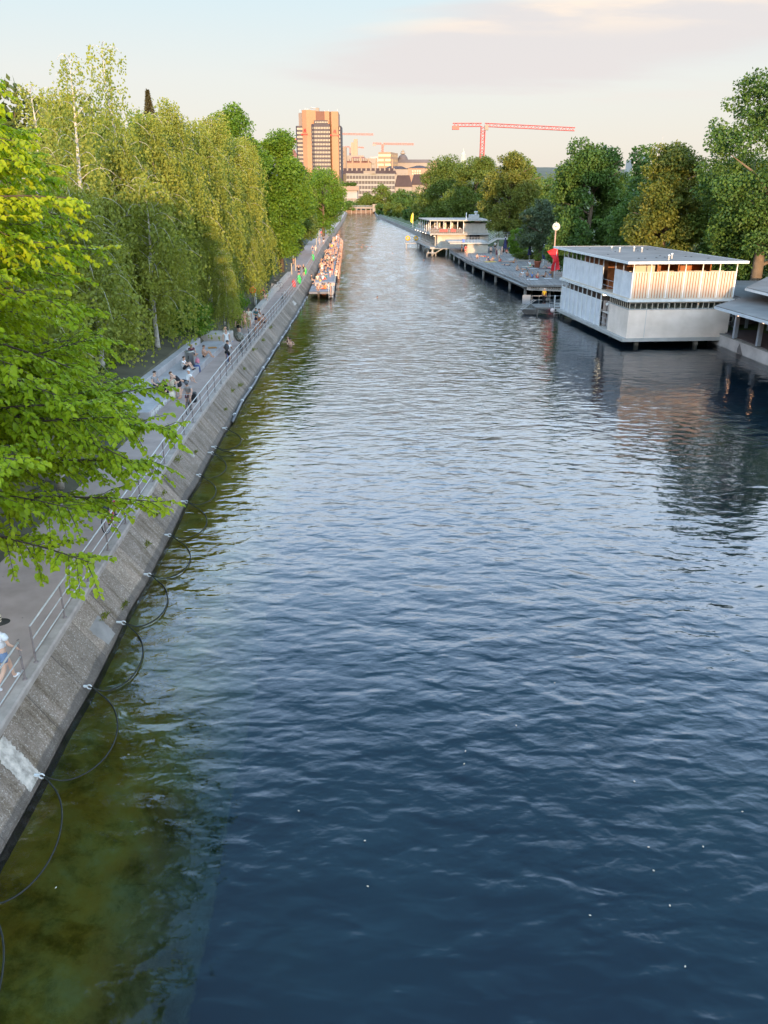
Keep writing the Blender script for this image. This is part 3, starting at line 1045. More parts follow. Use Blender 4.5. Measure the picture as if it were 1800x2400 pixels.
# ---- wooded slope behind the birches
HV = [broad_crown('crown', 7.5, 7.5, 1.5, 17, 9000, 0.62, LEAF_HILL, 30, 60), broad_crown('crown', 6.5, 7, 1.5, 18, 9000, 0.62, LEAF_HILL, 28, 61, top=0.7), broad_crown('crown', 8, 8, 1, 16, 9000, 0.62, LEAF_MAPLE, 30, 62)]
for k, (px, py, Y, v, s) in enumerate([(20, 205, 80, 0, 1), (115, 215, 92, 1, 1), (190, 240, 100, 0, 1.0), (262, 250, 105, 2, 1), (330, 268, 118, 1, 1), (395, 318, 128, 0, 1), (455, 345, 140, 2, 1), (60, 330, 70, 2, .9), (300, 330, 95, 2, .95), (520, 380, 150, 1, 1), (210, 345, 85, 0, .9), (400, 400, 100, 0, .9), (580, 400, 155, 0, 1), (640, 425, 175, 1, 1)]):
    q = at_y(px, py, Y)
    top_h = (17, 18, 16)[v] * s
    tr = thing('broadleaf_tree', 'round crowned tree of the wooded slope rising behind the birches', 'tree', (q.x, Y, q.z - top_h), k * 1.1, 'trees on the wooded slope')
    tr.scale = (s, s, s)
    limbs(top_h, 3, 6, 0.35, 6, 70 + k, bark_brown, tr)
    link_mesh('crown', HV[v], tr)


def conifer(name, label, X, Y, zb, h, r, n, leaf, seed, mat):
    tr = thing(name, label, 'tree', (X, Y, zb))
    MB().tube([(0, 0, -.3), (0, 0, h * .5), (0, 0, h)], [0.02 * h, 0.012 * h, 0.02], 8).build('trunk', bark_brown, tr, True)
    g = np.random.default_rng(seed)
    u = g.random(n) ** 1.5
    a = g.random(n) * 2 * math.pi
    lay = np.floor(u * 13) / 13
    rr = r * (1.0 - u) ** 1.15 * (0.45 + 0.55 * g.random(n) ** 0.5) * (0.82 + 0.25 * np.sin(a * 5 + lay * 40))
    z = h * (0.06 + 0.94 * u) - rr * 0.25
    P = np.stack([rr * np.cos(a), rr * np.sin(a), z], 1)
    D = np.stack([np.cos(a), np.sin(a), -0.35 + 0 * a], 1) + g.normal(size=(n, 3)) * 0.3
    V, Q = leaf_quads(P, D, g.normal(size=(n, 3)) * 0.5 + np.array([0, 0, 1]), leaf * g.uniform(.7, 1.3, n), leaf * 0.4 * np.ones(n))
    link_mesh('crown', raw_mesh('crown', V, Q, mat), tr)


q = at_y(345, 210, 135)
conifer('fir_tree', 'lone reddish conifer standing above the wooded slope', q.x, 135, q.z - 14, 14, 4.0, 14000, 0.34, 3, LEAF_FIR)

# ---- right bank
broad_tree('chestnut_tree', 'large dark green dome shaped tree behind the swimming deck', 29.0, 121, 1.7, 18.0, 6.4, 6.4, LEAF_DARK, bark_brown, 62000, 0.32, 81, z0=1.6, lumps=42, top=0.8)
broad_tree('lime_tree', 'yellowish flowering tree rising behind the nearest bathhouse roof', 31.3, 95, 1.7, 16.4, 4.9, 4.7, LEAF_GOLD, bark_brown, 52000, 0.26, 82, z0=0.5, lumps=40, top=0.62)
broad_tree('poplar_tree', 'tallest tree at the right edge with open ragged top', 38.0, 85, 1.7, 23.6, 8.6, 6.5, LEAF_DARK, bark_tan, 46000, 0.28, 83, z0=3.5, lumps=40, top=0.7, gap=0.18)
broad_tree('poplar_tree', 'dense green tree below the tallest one at the right edge', 40.0, 94, 1.7, 15.5, 8.4, 6.5, LEAF_MID, bark_tan, 40000, 0.28, 84, z0=0.5, lumps=36, top=0.8)
broad_tree('plane_tree', 'olive tree with sunlit top behind the footbridge', 24.0, 166, 1.7, 19.2, 6.0, 6, LEAF_GOLD, bark_tan, 40000, 0.34, 85, z0=1, lumps=36, top=0.75)
broad_tree('plane_tree', 'broad olive tree behind the far bathhouse, under the red crane', 22.5, 215, 1.7, 19.8, 8.2, 8.5, LEAF_MID, bark_tan, 44000, 0.38, 86, z0=1, lumps=40, top=0.75)
broad_tree('plane_tree', 'rounded tree closing the row above the far bathhouse', 18.5, 262, 1.7, 22.0, 9.5, 9.0, LEAF_MID, bark_tan, 42000, 0.44, 87, z0=1, lumps=40, top=0.8)
broad_tree('plane_tree', 'pale olive tree between the plane tree and the dark dome tree', 30.5, 190, 1.7, 19.0, 6, 6, LEAF_MID, bark_tan, 14000, 0.5, 88, z0=1)
broad_tree('willow_tree', 'grey green willow beside the footbridge', 26.0, 140, 1.7, 10.5, 4.4, 4.5, LEAF_WILLOW, bark_brown, 15000, 0.34, 89, z0=0.3, lumps=30)
broad_tree('broadleaf_tree', 'dark tree filling the gap left of the yellowish tree', 32.0, 108, 1.7, 10.5, 4.8, 4.5, LEAF_DARK, bark_brown, 16000, 0.33, 90, z0=0.2, lumps=30)
broad_tree('broadleaf_tree', 'dark tree seen between the dome tree and the yellowish tree', 38.5, 128, 1.7, 17.0, 6.2, 5.5, LEAF_DARK, bark_brown, 13000, 0.42, 91, z0=0.5)
broad_tree('broadleaf_tree', 'dark bushy tree behind the low pavilion roof', 37.0, 90, 1.7, 8.5, 4.6, 5, LEAF_DARK, bark_brown, 14000, 0.3, 92, z0=0.1, lumps=30)
broad_tree('broadleaf_tree', 'shaded tree at the right edge above the pavilion', 44.0, 80, 1.7, 9.5, 5.5, 5, LEAF_MID, bark_brown, 14000, 0.3, 93, z0=0.1, lumps=30)
broad_tree('broadleaf_tree', 'dark tree at the foot of the dome tree, behind the clock', 25.5, 116, 1.7, 7.5, 3.6, 4, LEAF_DARK, bark_brown, 12000, 0.3, 94, z0=0.1, lumps=30)
broad_tree('broadleaf_tree', 'tree filling the distance behind the right edge', 50.0, 120, 1.7, 15.0, 8, 7, LEAF_DARK, bark_brown, 12000, 0.45, 95, z0=0.5)
SV = [broad_crown('crown', 3.6, 3.6, 0.2, 8.0, 5000, 0.55, LEAF_MID, 24, 96), broad_crown('crown', 3.2, 3.2, 0.2, 9.0, 5000, 0.55, LEAF_GOLD, 24, 97), broad_crown('crown', 3.8, 3.8, 0.2, 7.0, 5000, 0.55, LEAF_DARK, 24, 98)]
for k, (px, Y, v, s) in enumerate([(893, 480, 2, .95), (912, 450, 0, .95), (932, 425, 0, .9), (950, 400, 1, .65), (958, 380, 2, .8), (985, 350, 1, 1.05), (968, 365, 0, .7), (1008, 330, 1, .8), (1000, 312, 2, .75), (1035, 300, 2, .9), (1020, 420, 2, 1.5), (985, 470, 0, 1.2), (940, 520, 2, 1.4)]):
    q = at_y(px, 500, Y)
    tr = thing('small_tree', 'small bushy tree in the row along the far right bank wall', 'tree', (q.x, Y, 1.4), k, 'small trees along the far right bank')
    tr.scale = (s, s, s)
    limbs((8, 9, 7)[v], 1, 3, 0.15, 5, 120 + k, bark_brown, tr)
    link_mesh('crown', SV[v], tr)
for k, (px, py, Y, w_, lb) in enumerate([(862, 452, 640, 9, 'tree in front of the long pale office block, left of the tall one'), (893, 431, 640, 9, 'taller rounded tree in front of the long pale office block'), (938, 442, 640, 11, 'dark tree in front of the mansard roofed blocks'), (968, 446, 650, 12, 'dark tree merging into the right bank, below the mansard roofed blocks'), (820, 470, 620, 5, 'small tree beside the flat roofed hall at the canal end')]):
    q = at_y(px, py, Y)
    broad_tree('city_tree', lb, q.x, Y, 1.0, q.z - 1.0, w_, 8, LEAF_DARK if k > 1 else LEAF_MID, bark_brown, 5000, 1.0, 130 + k, z0=0.5)

for k, (px, Y, py, w_, lb) in enumerate([(1262, 260, 398, 9, 'distant tree in the gap left of the dark dome tree'), (1300, 300, 405, 10, 'distant tree seen beside the dark dome tree, farther back'), (1500, 200, 392, 9, 'distant tree in the gap between the dome tree and the yellowish tree'), (1640, 170, 372, 8, 'distant tree in the gap right of the yellowish tree'), (1690, 190, 380, 9, 'distant tree behind the tallest tree at the right edge'), (1240, 330, 410, 10, 'distant tree at the end of the right bank gap')]):
    q = at_y(px, py, Y)
    broad_tree('broadleaf_tree', lb, q.x, Y, 1.7, q.z - 1.7, w_, 8, LEAF_MID if k % 2 else LEAF_DARK, bark_brown, 9000, .55, 230 + k, z0=0.3)

# ---- undergrowth on the bank under the birches
ng = 16000
gy = rng.uniform(28, 112, ng)
gx = np.array([pe(v) for v in gy]) - rng.uniform(2.6, 11, ng) - np.where((gy > 36) & (gy < 62), 1.6, 0)
gz = np.interp(-(gx - np.array([pe(v) for v in gy])), [2.0, 2.6, 7, 14], [ZP + .15, ZP + .9, ZP + 1.6, ZP + 3.0])
P_ = np.stack([gx, gy, gz - .05], 1)
D_ = rng.normal(size=(ng, 3)) * .55 + np.array([.1, -.1, .9])
V_, Q_ = leaf_quads(P_, D_, rng.normal(size=(ng, 3)), rng.uniform(.2, .6, ng), rng.uniform(.08, .2, ng))
tag(link_mesh('undergrowth', raw_mesh('undergrowth', V_, Q_, LEAF_MID)), kind='stuff')
# ================================================================ RIGHT BANK: bathhouses, pavilion, deck
def clad_mat(name, col, groove):
    return M(name, col, 0.6, 0.08, 1.2, bump=0.1)


def brick_mat(name, c1, c2, mort, sx=1.0):
    if name in MATS:
        return MATS[name]
    m = bpy.data.materials.new(name)
    m.use_nodes = True
    t = m.node_tree
    b = t.nodes['Principled BSDF']
    b.inputs['Roughness'].default_value = 0.7
    b.inputs['Specular IOR Level'].default_value = 0.25
    c = N(t, 'ShaderNodeTexCoord')
    s = N(t, 'ShaderNodeSeparateXYZ')
    L(t, c.outputs['Object'], s.inputs[0])
    u = math_n(t, 'ADD', s.outputs[0], s.outputs[1])
    cb = N(t, 'ShaderNodeCombineXYZ')
    L(t, u, cb.inputs[0])
    L(t, s.outputs[2], cb.inputs[1])
    br = N(t, 'ShaderNodeTexBrick', i_Scale=1.0)
    br.inputs['Brick Width'].default_value = 0.26 * sx
    br.inputs['Row Height'].default_value = 0.09 * sx
    br.inputs['Mortar Size'].default_value = 0.009 * sx
    br.inputs['Color1'].default_value = (*c1, 1)
    br.inputs['Color2'].default_value = (*c2, 1)
    br.inputs['Mortar'].default_value = (*mort, 1)
    L(t, cb.outputs[0], br.inputs['Vector'])
    n = N(t, 'ShaderNodeTexNoise', i_Scale=0.8, i_Detail=6.0)
    L(t, c.outputs['Object'], n.inputs['Vector'])
    st = ramp(t, [(0.25, (0.82, 0.80, 0.77)), (0.6, (1, 1, 1))])
    L(t, n.outputs[0], st.inputs[0])
    L(t, mix_c(t, 1.0, br.outputs[0], st.outputs[0], 'MULTIPLY'), b.inputs['Base Color'])
    bp = N(t, 'ShaderNodeBump', i_Strength=0.5, i_Distance=0.01)
    bp.invert = True
    L(t, br.outputs['Fac'], bp.inputs['Height'])
    L(t, bp.outputs[0], b.inputs['Normal'])
    MATS[name] = m
    return m


def glass_mat():
    if 'pane' in MATS:
        return MATS['pane']
    m = bpy.data.materials.new('window_pane')
    m.use_nodes = True
    t = m.node_tree
    t.nodes.clear()
    fr = N(t, 'ShaderNodeFresnel', i_IOR=1.5)
    tr = N(t, 'ShaderNodeBsdfTransparent')
    tr.inputs[0].default_value = (0.82, 0.86, 0.86, 1)
    gl = N(t, 'ShaderNodeBsdfGlossy', i_Roughness=0.03)
    mx = N(t, 'ShaderNodeMixShader')
    L(t, fr.outputs[0], mx.inputs[0])
    L(t, tr.outputs[0], mx.inputs[1])
    L(t, gl.outputs[0], mx.inputs[2])
    o = N(t, 'ShaderNodeOutputMaterial')
    L(t, mx.outputs[0], o.inputs[0])
    MATS['pane'] = m
    return m


def glow(name, col, st):
    if name in MATS:
        return MATS[name]
    m = bpy.data.materials.new(name)
    m.use_nodes = True
    b = m.node_tree.nodes['Principled BSDF']
    b.inputs['Base Color'].default_value = (0.8, 0.8, 0.75, 1)
    b.inputs['Emission Color'].default_value = (*col, 1)
    b.inputs['Emission Strength'].default_value = st
    MATS[name] = m
    return m


white_board = M('painted_board', (0.60, 0.59, 0.61), 0.55, 0.16, 0.9)
front_board = M('painted_board_sun_tint', (0.50, 0.42, 0.335), 0.55, 0.08, 1.5)  # same paint as the side boards, warm evening sun put into the colour
orange_wood = M('oiled_wood', (0.30, 0.105, 0.035), 0.6, 0.45, 2.5)
white_brick = brick_mat('white_brick', (0.80, 0.65, 0.55), (0.76, 0.61, 0.52), (0.64, 0.51, 0.43))
pale_conc = M('pale_concrete', (0.37, 0.345, 0.32), 0.8, 0.15, 1.0, bump=0.15)
dark_conc = M('stained_concrete', (0.20, 0.185, 0.17), 0.85, 0.35, 0.8, bump=0.2)
white_paint = M('white_painted_steel', (0.68, 0.68, 0.68), 0.5, 0.05)
grey_paint = M('grey_painted_steel', (0.34, 0.34, 0.35), 0.5, 0.08)
galv = M('galvanised_steel', (0.46, 0.46, 0.46), 0.4, 0.12, 6.0, metal=0.6)
roof_felt = M('roof_felt', (0.19, 0.175, 0.165), 0.9, 0.22, 0.35, bump=0.2)
wall_white = M('interior_white', (0.55, 0.52, 0.49), 0.8, 0.1)
dark_wood = M('dark_wood', (0.07, 0.045, 0.035), 0.8, 0.3, 2.0)
deck_wood = M('weathered_deck', (0.205, 0.185, 0.170), 0.85, 0.22, 0.5, bump=0.15)
pane = glass_mat()
black = M('black_matt', (0.02, 0.02, 0.022), 0.6, 0.2)


def plank_mat(name, col, ang, pitch):
    m = M(name, col, 0.85, 0.25, 0.5)
    t = m.node_tree
    b = t.nodes['Principled BSDF']
    src = b.inputs['Base Color'].links[0].from_socket
    c = N(t, 'ShaderNodeTexCoord')
    mp = N(t, 'ShaderNodeMapping', i_Rotation=(0, 0, ang))
    L(t, c.outputs['Object'], mp.inputs[0])
    s = N(t, 'ShaderNodeSeparateXYZ')
    L(t, mp.outputs[0], s.inputs[0])
    q = math_n(t, 'DIVIDE', s.outputs[0], pitch)
    wn = N(t, 'ShaderNodeTexWhiteNoise', noise_dimensions='1D')
    L(t, math_n(t, 'FLOOR', q), wn.inputs['W'])
    tint = math_n(t, 'MULTIPLY_ADD', wn.outputs[0], 0.35, 0.82)
    tc_ = N(t, 'ShaderNodeCombineColor')
    for k in range(3):
        L(t, tint, tc_.inputs[k])
    c2 = mix_c(t, 1.0, src, tc_.outputs[0], 'MULTIPLY')
    gap = math_n(t, 'LESS_THAN', math_n(t, 'FRACT', q), 0.06)
    L(t, mix_c(t, math_n(t, 'MULTIPLY', gap, 0.7), c2, (0.04, 0.035, 0.03)), b.inputs['Base Color'])
    return m


def boards(mb, axis, a0, a1, fixed, z0, z1, w=0.135, gap=0.035, th=0.03, out=-1):
    """Upright boards with open joints along a wall: axis 'x' (wall at y=fixed) or 'y' (wall at x=fixed)."""
    n = max(1, int(round((a1 - a0) / (w + gap))))
    p = (a1 - a0) / n
    for k in range(n):
        u0, u1 = a0 + k * p + gap / 2, a0 + (k + 1) * p - gap / 2
        d0, d1 = (fixed - th, fixed) if out < 0 else (fixed, fixed + th)
        if axis == 'x':
            mb.box(u0, u1, d0, d1, z0, z1)
        else:
            mb.box(d0, d1, u0, u1, z0, z1)
    return mb


def near_bathhouse():
    W_, D_ = 8.9, 19.15
    h = thing('bathhouse', 'two storey white timber bathhouse standing over the water on piers, nearest building', 'bathhouse', (20.56, 68.83, 0), rad(5))
    MB().box(-0.35, W_ + .1, -0.12, D_ + .25, 0.42, 0.70).build('floor_slab', pale_conc, h)
    for x, y in ((1.3, 0.9), (6.5, 0.7), (1.3, 7), (6.5, 7), (1.3, 13), (6.5, 13), (1.3, 18.2), (6.5, 18.2)):
        MB().bbox(x - .17, x + .17, y - .17, y + .17, -2.6, 0.42, .03).build('pier', pale_conc, h)
    # lower storey: painted brick box at the near corner
    MB().box(0, W_, 0, .24, .702, 3.06).build('front_wall', white_brick, h)
    MB().box(0, .24, .242, 4.72, .702, 3.06).build('side_wall', white_brick, h)
    MB().box(1.52, 1.55, -.004, .0, .702, 3.06).build('wall_joint', grey_paint, h)
    MB().box(-.04, W_ + .04, -.06, .30, 3.062, 3.13).box(-.06, .30, .302, 4.74, 3.062, 3.13).build('sill', pale_conc, h)
    MB().box(W_ - .24, W_, .242, D_, .702, 3.7).build('back_wall', wall_white, h)
    # strip windows under the ledge
    w = MB().box(.0, W_, .012, .09, 3.60, 3.70).build('window_frame', front_board, h)
    for k in range(19):
        x = .03 + (W_ - .06) * k / 18
        MB().box(x - .022, x + .022, .02, .08, 3.132, 3.598).build('mullion', front_board, w)
    for k in range(1, 11):
        y = .12 + 4.56 * k / 10
        MB().box(.02, .08, y - .02, y + .02, 3.132, 3.598).build('mullion', front_board, w)
    MB().box(.05, W_ - .05, .095, .105, 3.132, 3.70).box(.095, .105, .12, 4.7, 3.132, 3.70).build('pane', pane, w)
    MB().box(.3, W_ - .3, 1.5, 1.6, .702, 3.70).box(3.4, 3.5, .3, 1.49, .702, 3.7).box(6.1, 6.2, .3, 1.49, .702, 3.7).build('partition', wall_white, h)
    MB().box(.2, W_ - .3, .25, 18.9, 2.0, 2.05).build('counter', wall_white, h)
    # lower storey, water side: pale boards between posts, with an open band above
    lb = boards(MB(), 'y', 6.98, D_, .10, .702, 2.95, .115, .012)
    lb.build('side_cladding', white_board, h)
    for k in range(10):
        y = 6.98 + (D_ - 6.98) * k / 9
        MB().box(-.03, .05, y - .035, y + .035, .702, 3.70).build('post', white_paint, h)
    MB().box(.06, .14, 6.98, D_, 2.952, 3.02).build('top_rail', white_paint, h)
    MB().box(.7, .8, 6.9, D_, .702, 3.70).build('inner_wall', dark_wood, h)
    # lower doorway recess
    rb = boards(MB(), 'x', .30, .66, 7.1, .702, 3.0, .1, .03)
    boards(rb, 'y', 4.80, 6.95, .70, .702, 2.95, .17, .03)
    rb.build('recess_cladding', M('pinkish_board', (0.46, 0.40, 0.38), 0.6, 0.1), h)
    hr = MB()
    for z in (1.15, 1.65):
        hr.tube([(.0, 4.8, z), (.0, 6.95, z)], .022, 6)
    hr.tube([(0, 5.9, .7), (0, 5.9, 1.65)], .022, 6)
    hr.build('handrail', grey_paint, h)
    # ledge between the storeys
    MB().box(-.28, W_ + .12, -.16, D_ + .2, 3.702, 3.90).build('ledge', M('ledge_paint', (0.56, 0.545, 0.53), 0.65, 0.14, 1.5), h)
    MB().box(-.12, W_ + .03, -.03, D_ + .1, 3.902, 4.0).build('sole_plate', front_board, h)
    # upper storey
    fb = MB()
    for k in range(6):
        x0, x1 = .04 + (W_ - .04) * k / 6, (W_ - .0) * (k + 1) / 6
        boards(fb, 'x', x0 + .035, x1 - .0, -.0, 3.93, 6.06, .17, .075, .035)
    fb.build('front_cladding', front_board, h)
    MB().box(.02, W_ - .02, .012, .05, 4.002, 6.04).build('backing', M('wood_backing', (0.42, 0.15, 0.05), 0.7, 0.2), h)
    MB().box(0, W_, -.05, .08, 6.062, 6.12).build('top_rail', front_board, h)
    boards(MB(), 'y', .0, 3.99, -.0, 3.93, 6.06, .12, .012, .035).build('side_cladding', white_board, h)
    sb = boards(MB(), 'y', 7.09, D_, -.0, 3.93, 6.06, .12, .012, .035)
    sb.build('side_cladding', white_board, h)
    MB().box(.012, .05, .06, 3.97, 4.002, 6.05).box(.012, .05, 7.11, D_ - .02, 4.002, 6.05).build('backing', white_board, h)
    for k in range(7):
        x = .03 + (W_ - .06) * k / 6
        MB().box(x - .04, x + .04, -.06, .02, 4.0, 6.82).build('post', white_paint, h)
    for y in (2.1, 3.99, 7.09, 8.4, 9.7, 11.0, 12.3, 13.6, 15.0, 16.3, 17.7, 19.1):
        MB().box(-.06, .02, y - .035, y + .035, 4.0, 6.80).build('post', white_paint, h)
    ow = MB()
    ow.box(1.1, 1.2, 4.3, 16.0, 4.002, 6.80)
    boards(ow, 'y', 4.3, 15.95, 1.1, 4.002, 6.80, .15, .012, .02)
    boards(ow, 'x', .45, 1.08, 7.2, 4.002, 6.8, .15, .012, .03)
    ow.build('inner_wall', orange_wood, h)
    iw = MB().box(1.2, W_ - .4, 4.2, 4.3, 4.002, 6.80).box(2.4, 2.5, .9, 4.19, 4.002, 6.8).box(4.2, 4.3, .9, 4.19, 4.002, 6.8).box(7.0, 7.1, .9, 4.19, 4.002, 6.8)
    iw.build('cabin_wall', orange_wood, h)
    MB().box(.3, W_ - .3, 1.6, 1.66, 6.0, 6.05).box(.5, 2.2, .9, .95, 4.0, 6.55).build('shelf', front_board, h)
    ur = MB()
    for z in (4.45, 4.95):
        ur.tube([(.0, 4.05, z), (.0, 7.05, z)], .02, 6)
    ur.tube([(0, 5.5, 4.0), (0, 5.5, 4.95)], .02, 6)
    ur.build('handrail', grey_paint, h)
    MB().box(3.15, 3.45, -.12, -.036, 5.85, 5.97).build('sign_plate', M('cream_plate', (0.55, 0.50, 0.30), 0.5, 0.05), h)
    # roof
    rf = MB().box(-.78, W_ + .42, -.85, 20.55, 6.90, 6.98).build('roof', roof_felt, h)
    MB().box(-.84, -.78, -.91, 20.61, 6.80, 7.0).box(W_ + .42, W_ + .48, -.91, 20.61, 6.80, 7.0).box(-.78, W_ + .42, -.91, -.85, 6.80, 7.0).box(-.78, W_ + .42, 20.55, 20.61, 6.80, 7.0).build('fascia', M('fascia_paint', (0.58, 0.57, 0.56), 0.6, 0.1), rf)
    MB().box(-.7, W_ + .36, -.8, 20.5, 6.84, 6.898).build('soffit', front_board, rf)
    for x, y in ((2.8, 13.2), (2.8, 11.0), (4.6, 12.0), (4.9, 10.8), (3.2, .7), (4.2, 2.4)):
        MB().lathe([(.07, 0), (.07, .34), (.10, .35), (.10, .42), (.04, .45)], (x, y, 6.98), 10).build('vent_pipe', white_paint, rf, True)
    g = random.Random(4)
    pv = MB()
    for k in range(16):
        x, y = g.uniform(0, 8.5), g.uniform(1, 18)
        pv.lathe([(.11, 0), (.09, .03), (.02, .05)], (x, y, 6.98), 8)
    pv.build('roof_dome', black, rf)
    lm = MB().tube([(-.02, 4.72, 3.2), (-.14, 4.72, 3.25), (-.2, 4.72, 3.1)], .015, 6).build('lamp_arm', white_paint, h)
    MB().ball((-.2, 4.72, 2.95), .13).build('globe', white_paint, lm, True)
    MB().box(-.2, .05, 5.7, 6.0, 3.60, 3.70).build('ceiling_lamp', glow('lamp_glow', (1, .85, .6), 6), h)


near_bathhouse()


def pavilion():
    p = thing('pavilion', 'low flat roofed pavilion with grey columns at the right edge, beside the white bathhouse', 'pavilion', (28, 60, 0))
    ox, oy = 28, 60
    poly = [(25.9, 64.25), (27.0, 48), (52, 48), (52, 84), (30.4, 84), (30.1, 69.4)]
    po = [(x - ox, y - oy) for x, y in poly]
    rf = MB().prism(po, 3.93, 4.0).build('roof', roof_felt, p)
    c0 = Vector((38 - ox, 66 - oy))
    big = [((Vector(q) - c0) * 1.006 + c0) for q in po]
    MB().prism([(q.x, q.y) for q in big], 3.74, 3.925).build('fascia', M('fascia_grey', (0.45, 0.46, 0.48), 0.6, 0.1), rf)
    for px, py in ((1721, 794), (1776, 812), (1850, 838)):
        q = at_z(px, py, 1.02)
        MB().bbox(q.x - ox - .16, q.x - ox + .16, q.y - oy - .16, q.y - oy + .16, 1.06, 3.74, .02).build('column', M('column_grey', (0.30, 0.32, 0.36), 0.6, 0.12, 2.0), p)
    for px, py in ((1748, 769), (1800, 776)):
        q = at_z(px, py, 1.06)
        MB().bbox(q.x - ox - .12, q.x - ox + .12, q.y - oy - .12, q.y - oy + .12, 1.06, 3.74, .02).build('column', M('column_grey', (0.30, 0.32, 0.36)), p)
    MB().prism([(29.2 - ox, 71 - oy), (29.6 - ox, 48 - oy), (50 - ox, 48 - oy), (50 - ox, 71 - oy)], 1.0, 1.06).build('floor', M('dark_floor', (0.075, 0.055, 0.055), 0.8, 0.2), p)
    bw = MB().box(3.2, 20, 14.0, 14.2, 1.062, 2.5).box(9.0, 9.2, -12, 13.9, 1.062, 3.7)
    bw.build('back_wall', M('mauve_wall', (0.20, 0.16, 0.17), 0.8, 0.2), p)
    sh = MB()
    for z in (1.5, 2.0, 2.5, 3.0):
        sh.box(2.2, 3.1, 12.6, 13.0, z, z + .04)
    sh.box(2.18, 2.22, 12.6, 13.0, 1.062, 3.3).box(3.08, 3.12, 12.6, 13.0, 1.062, 3.3)
    sh.build('shelf', white_paint, p)
    for px, py, Y in ((1731, 739, 66.0), (1790, 756, 62.0)):
        q = at_y(px, py, Y)
        a = MB().tube([(q.x - ox, q.y - oy, 3.74), (q.x - ox, q.y - oy, q.z + .06)], .01, 5).build('lamp_cord', black, p)
        MB().ball((q.x - ox, q.y - oy, q.z), .085).build('bulb', glow('warm_bulb', (1, .55, .3), 4.5), a, True)
    u = thing('upper_roof', 'raised second flat roof of the pavilion with pale edge at the right border', 'roof', (30, 60, 0))
    ro = MB().prism([(-.6, 7.2), (-.2, -10), (22, -10), (22, 16), (5, 16)], 5.0, 5.08).build('roof', roof_felt, u)
    MB().prism([(-.68, 7.26), (-.28, -10.1), (22.1, -10.1), (22.1, 16.1), (4.95, 16.1)], 4.82, 4.995).build('fascia', M('fascia_paint', (0.58, 0.57, 0.56)), ro)
    MB().prism([(1.2, 5.6), (1.4, -9), (21, -9), (21, 15), (6.5, 14.5)], 4.004, 4.82).build('wall', M('brown_wall', (0.15, 0.10, 0.095), 0.8, 0.2), u)


pavilion()

qw = thing('quay_wall', 'pale concrete quay wall carrying the pavilion at the right edge', 'quay wall', (28.5, 60, 0))
qc = M('quay_concrete', (0.42, 0.37, 0.35), 0.85, 0.22, 0.7, bump=0.25)
pts_o = [(rw(y), y) for y in (71.8, 68, 64, 60, 55, 48, 40)]
poly = [(x - 28.5, y - 60) for x, y in pts_o] + [(2.0, -20), (2.0, 11.8)]
MB().prism(poly[::-1], -2.4, 0.93).build('wall', qc, qw)
poly2 = [(x - 28.53, y - 60) for x, y in pts_o] + [(1.2, -20), (1.2, 11.8)]
MB().prism(poly2[::-1], 0.932, 1.02).build('coping', dark_conc, qw)
stn = at_z(1742, 820, 0.3)
wx = rw(stn.y) - 28.5
MB().add([(wx - .012, stn.y - 60 - .75, .02), (wx - .012, stn.y - 60 + .55, .02), (wx - .012, stn.y - 60 + .25, .5), (wx - .012, stn.y - 60 + .02, .82), (wx - .012, stn.y - 60 - .2, .6)], [(0, 1, 2, 3, 4)]).build('damp_stain', M('damp_stain', (0.13, 0.11, 0.105), 0.8, 0.3, 2.5), qw)

# ---- swimming deck
deck_poly = [(18.0, 104.0), (29.5, 102.3), (28.6, 130), (27, 160), (25.6, 186), (14.2, 186), (13.7, 176), (14.0, 163), (14.55, 146), (15.95, 129), (17.2, 115)]
dk = thing('swimming_deck', 'wide weathered wooden swimming deck over the water with painted graffiti on its front', 'deck', (20, 95, 0))
plank = plank_mat('deck_planks', (0.225, 0.200, 0.185), rad(4), 0.16)
MB().prism([(x - 20, y - 95) for x, y in deck_poly], 1.42, ZD).build('deck_boards', plank, dk)
fa = MB()
lp = [deck_poly[0]] + deck_poly[:-7:-1][0:0]
left_edge = [(18.0, 104.0), (17.2, 115), (15.95, 129), (14.55, 146), (14.0, 163), (13.7, 176)]
for (x0, y0), (x1, y1) in zip(left_edge, left_edge[1:]):
    fa.add([(x0 - 20 - .05, y0 - 95, .95), (x1 - 20 - .05, y1 - 95, .95), (x1 - 20 - .05, y1 - 95, 1.36), (x0 - 20 - .05, y0 - 95, 1.36),
            (x0 - 20 + .3, y0 - 95, .95), (x1 - 20 + .3, y1 - 95, .95), (x1 - 20 + .3, y1 - 95, 1.36), (x0 - 20 + .3, y0 - 95, 1.36)],
           [(1, 0, 3, 2), (4, 5, 6, 7), (0, 1, 5, 4), (3, 7, 6, 2)])
fa.build('side_beam', M('side_beam', (0.23, 0.215, 0.21), 0.8, 0.2), dk)
fx0, fy0, fx1, fy1 = 18.0 - 20, 104.0 - 95, 29.5 - 20, 102.3 - 95
fr = MB()
fr.add([(fx0 - .06, fy0 - .03, .93), (fx1, fy1 - .03, .70), (fx1, fy1 - .03, 1.40), (fx0 - .06, fy0 - .03, 1.40), (fx0 + .1, fy0 + .3, .93), (fx1, fy1 + .3, .70), (fx1, fy1 + .3, 1.40), (fx0 + .1, fy0 + .3, 1.40)],
       [(0, 1, 2, 3), (5, 4, 7, 6), (1, 0, 4, 5), (3, 2, 6, 7), (0, 3, 7, 4), (2, 1, 5, 6)])
fr.build('front_beam', M('front_beam', (0.44, 0.375, 0.33), 0.8, 0.15), dk)
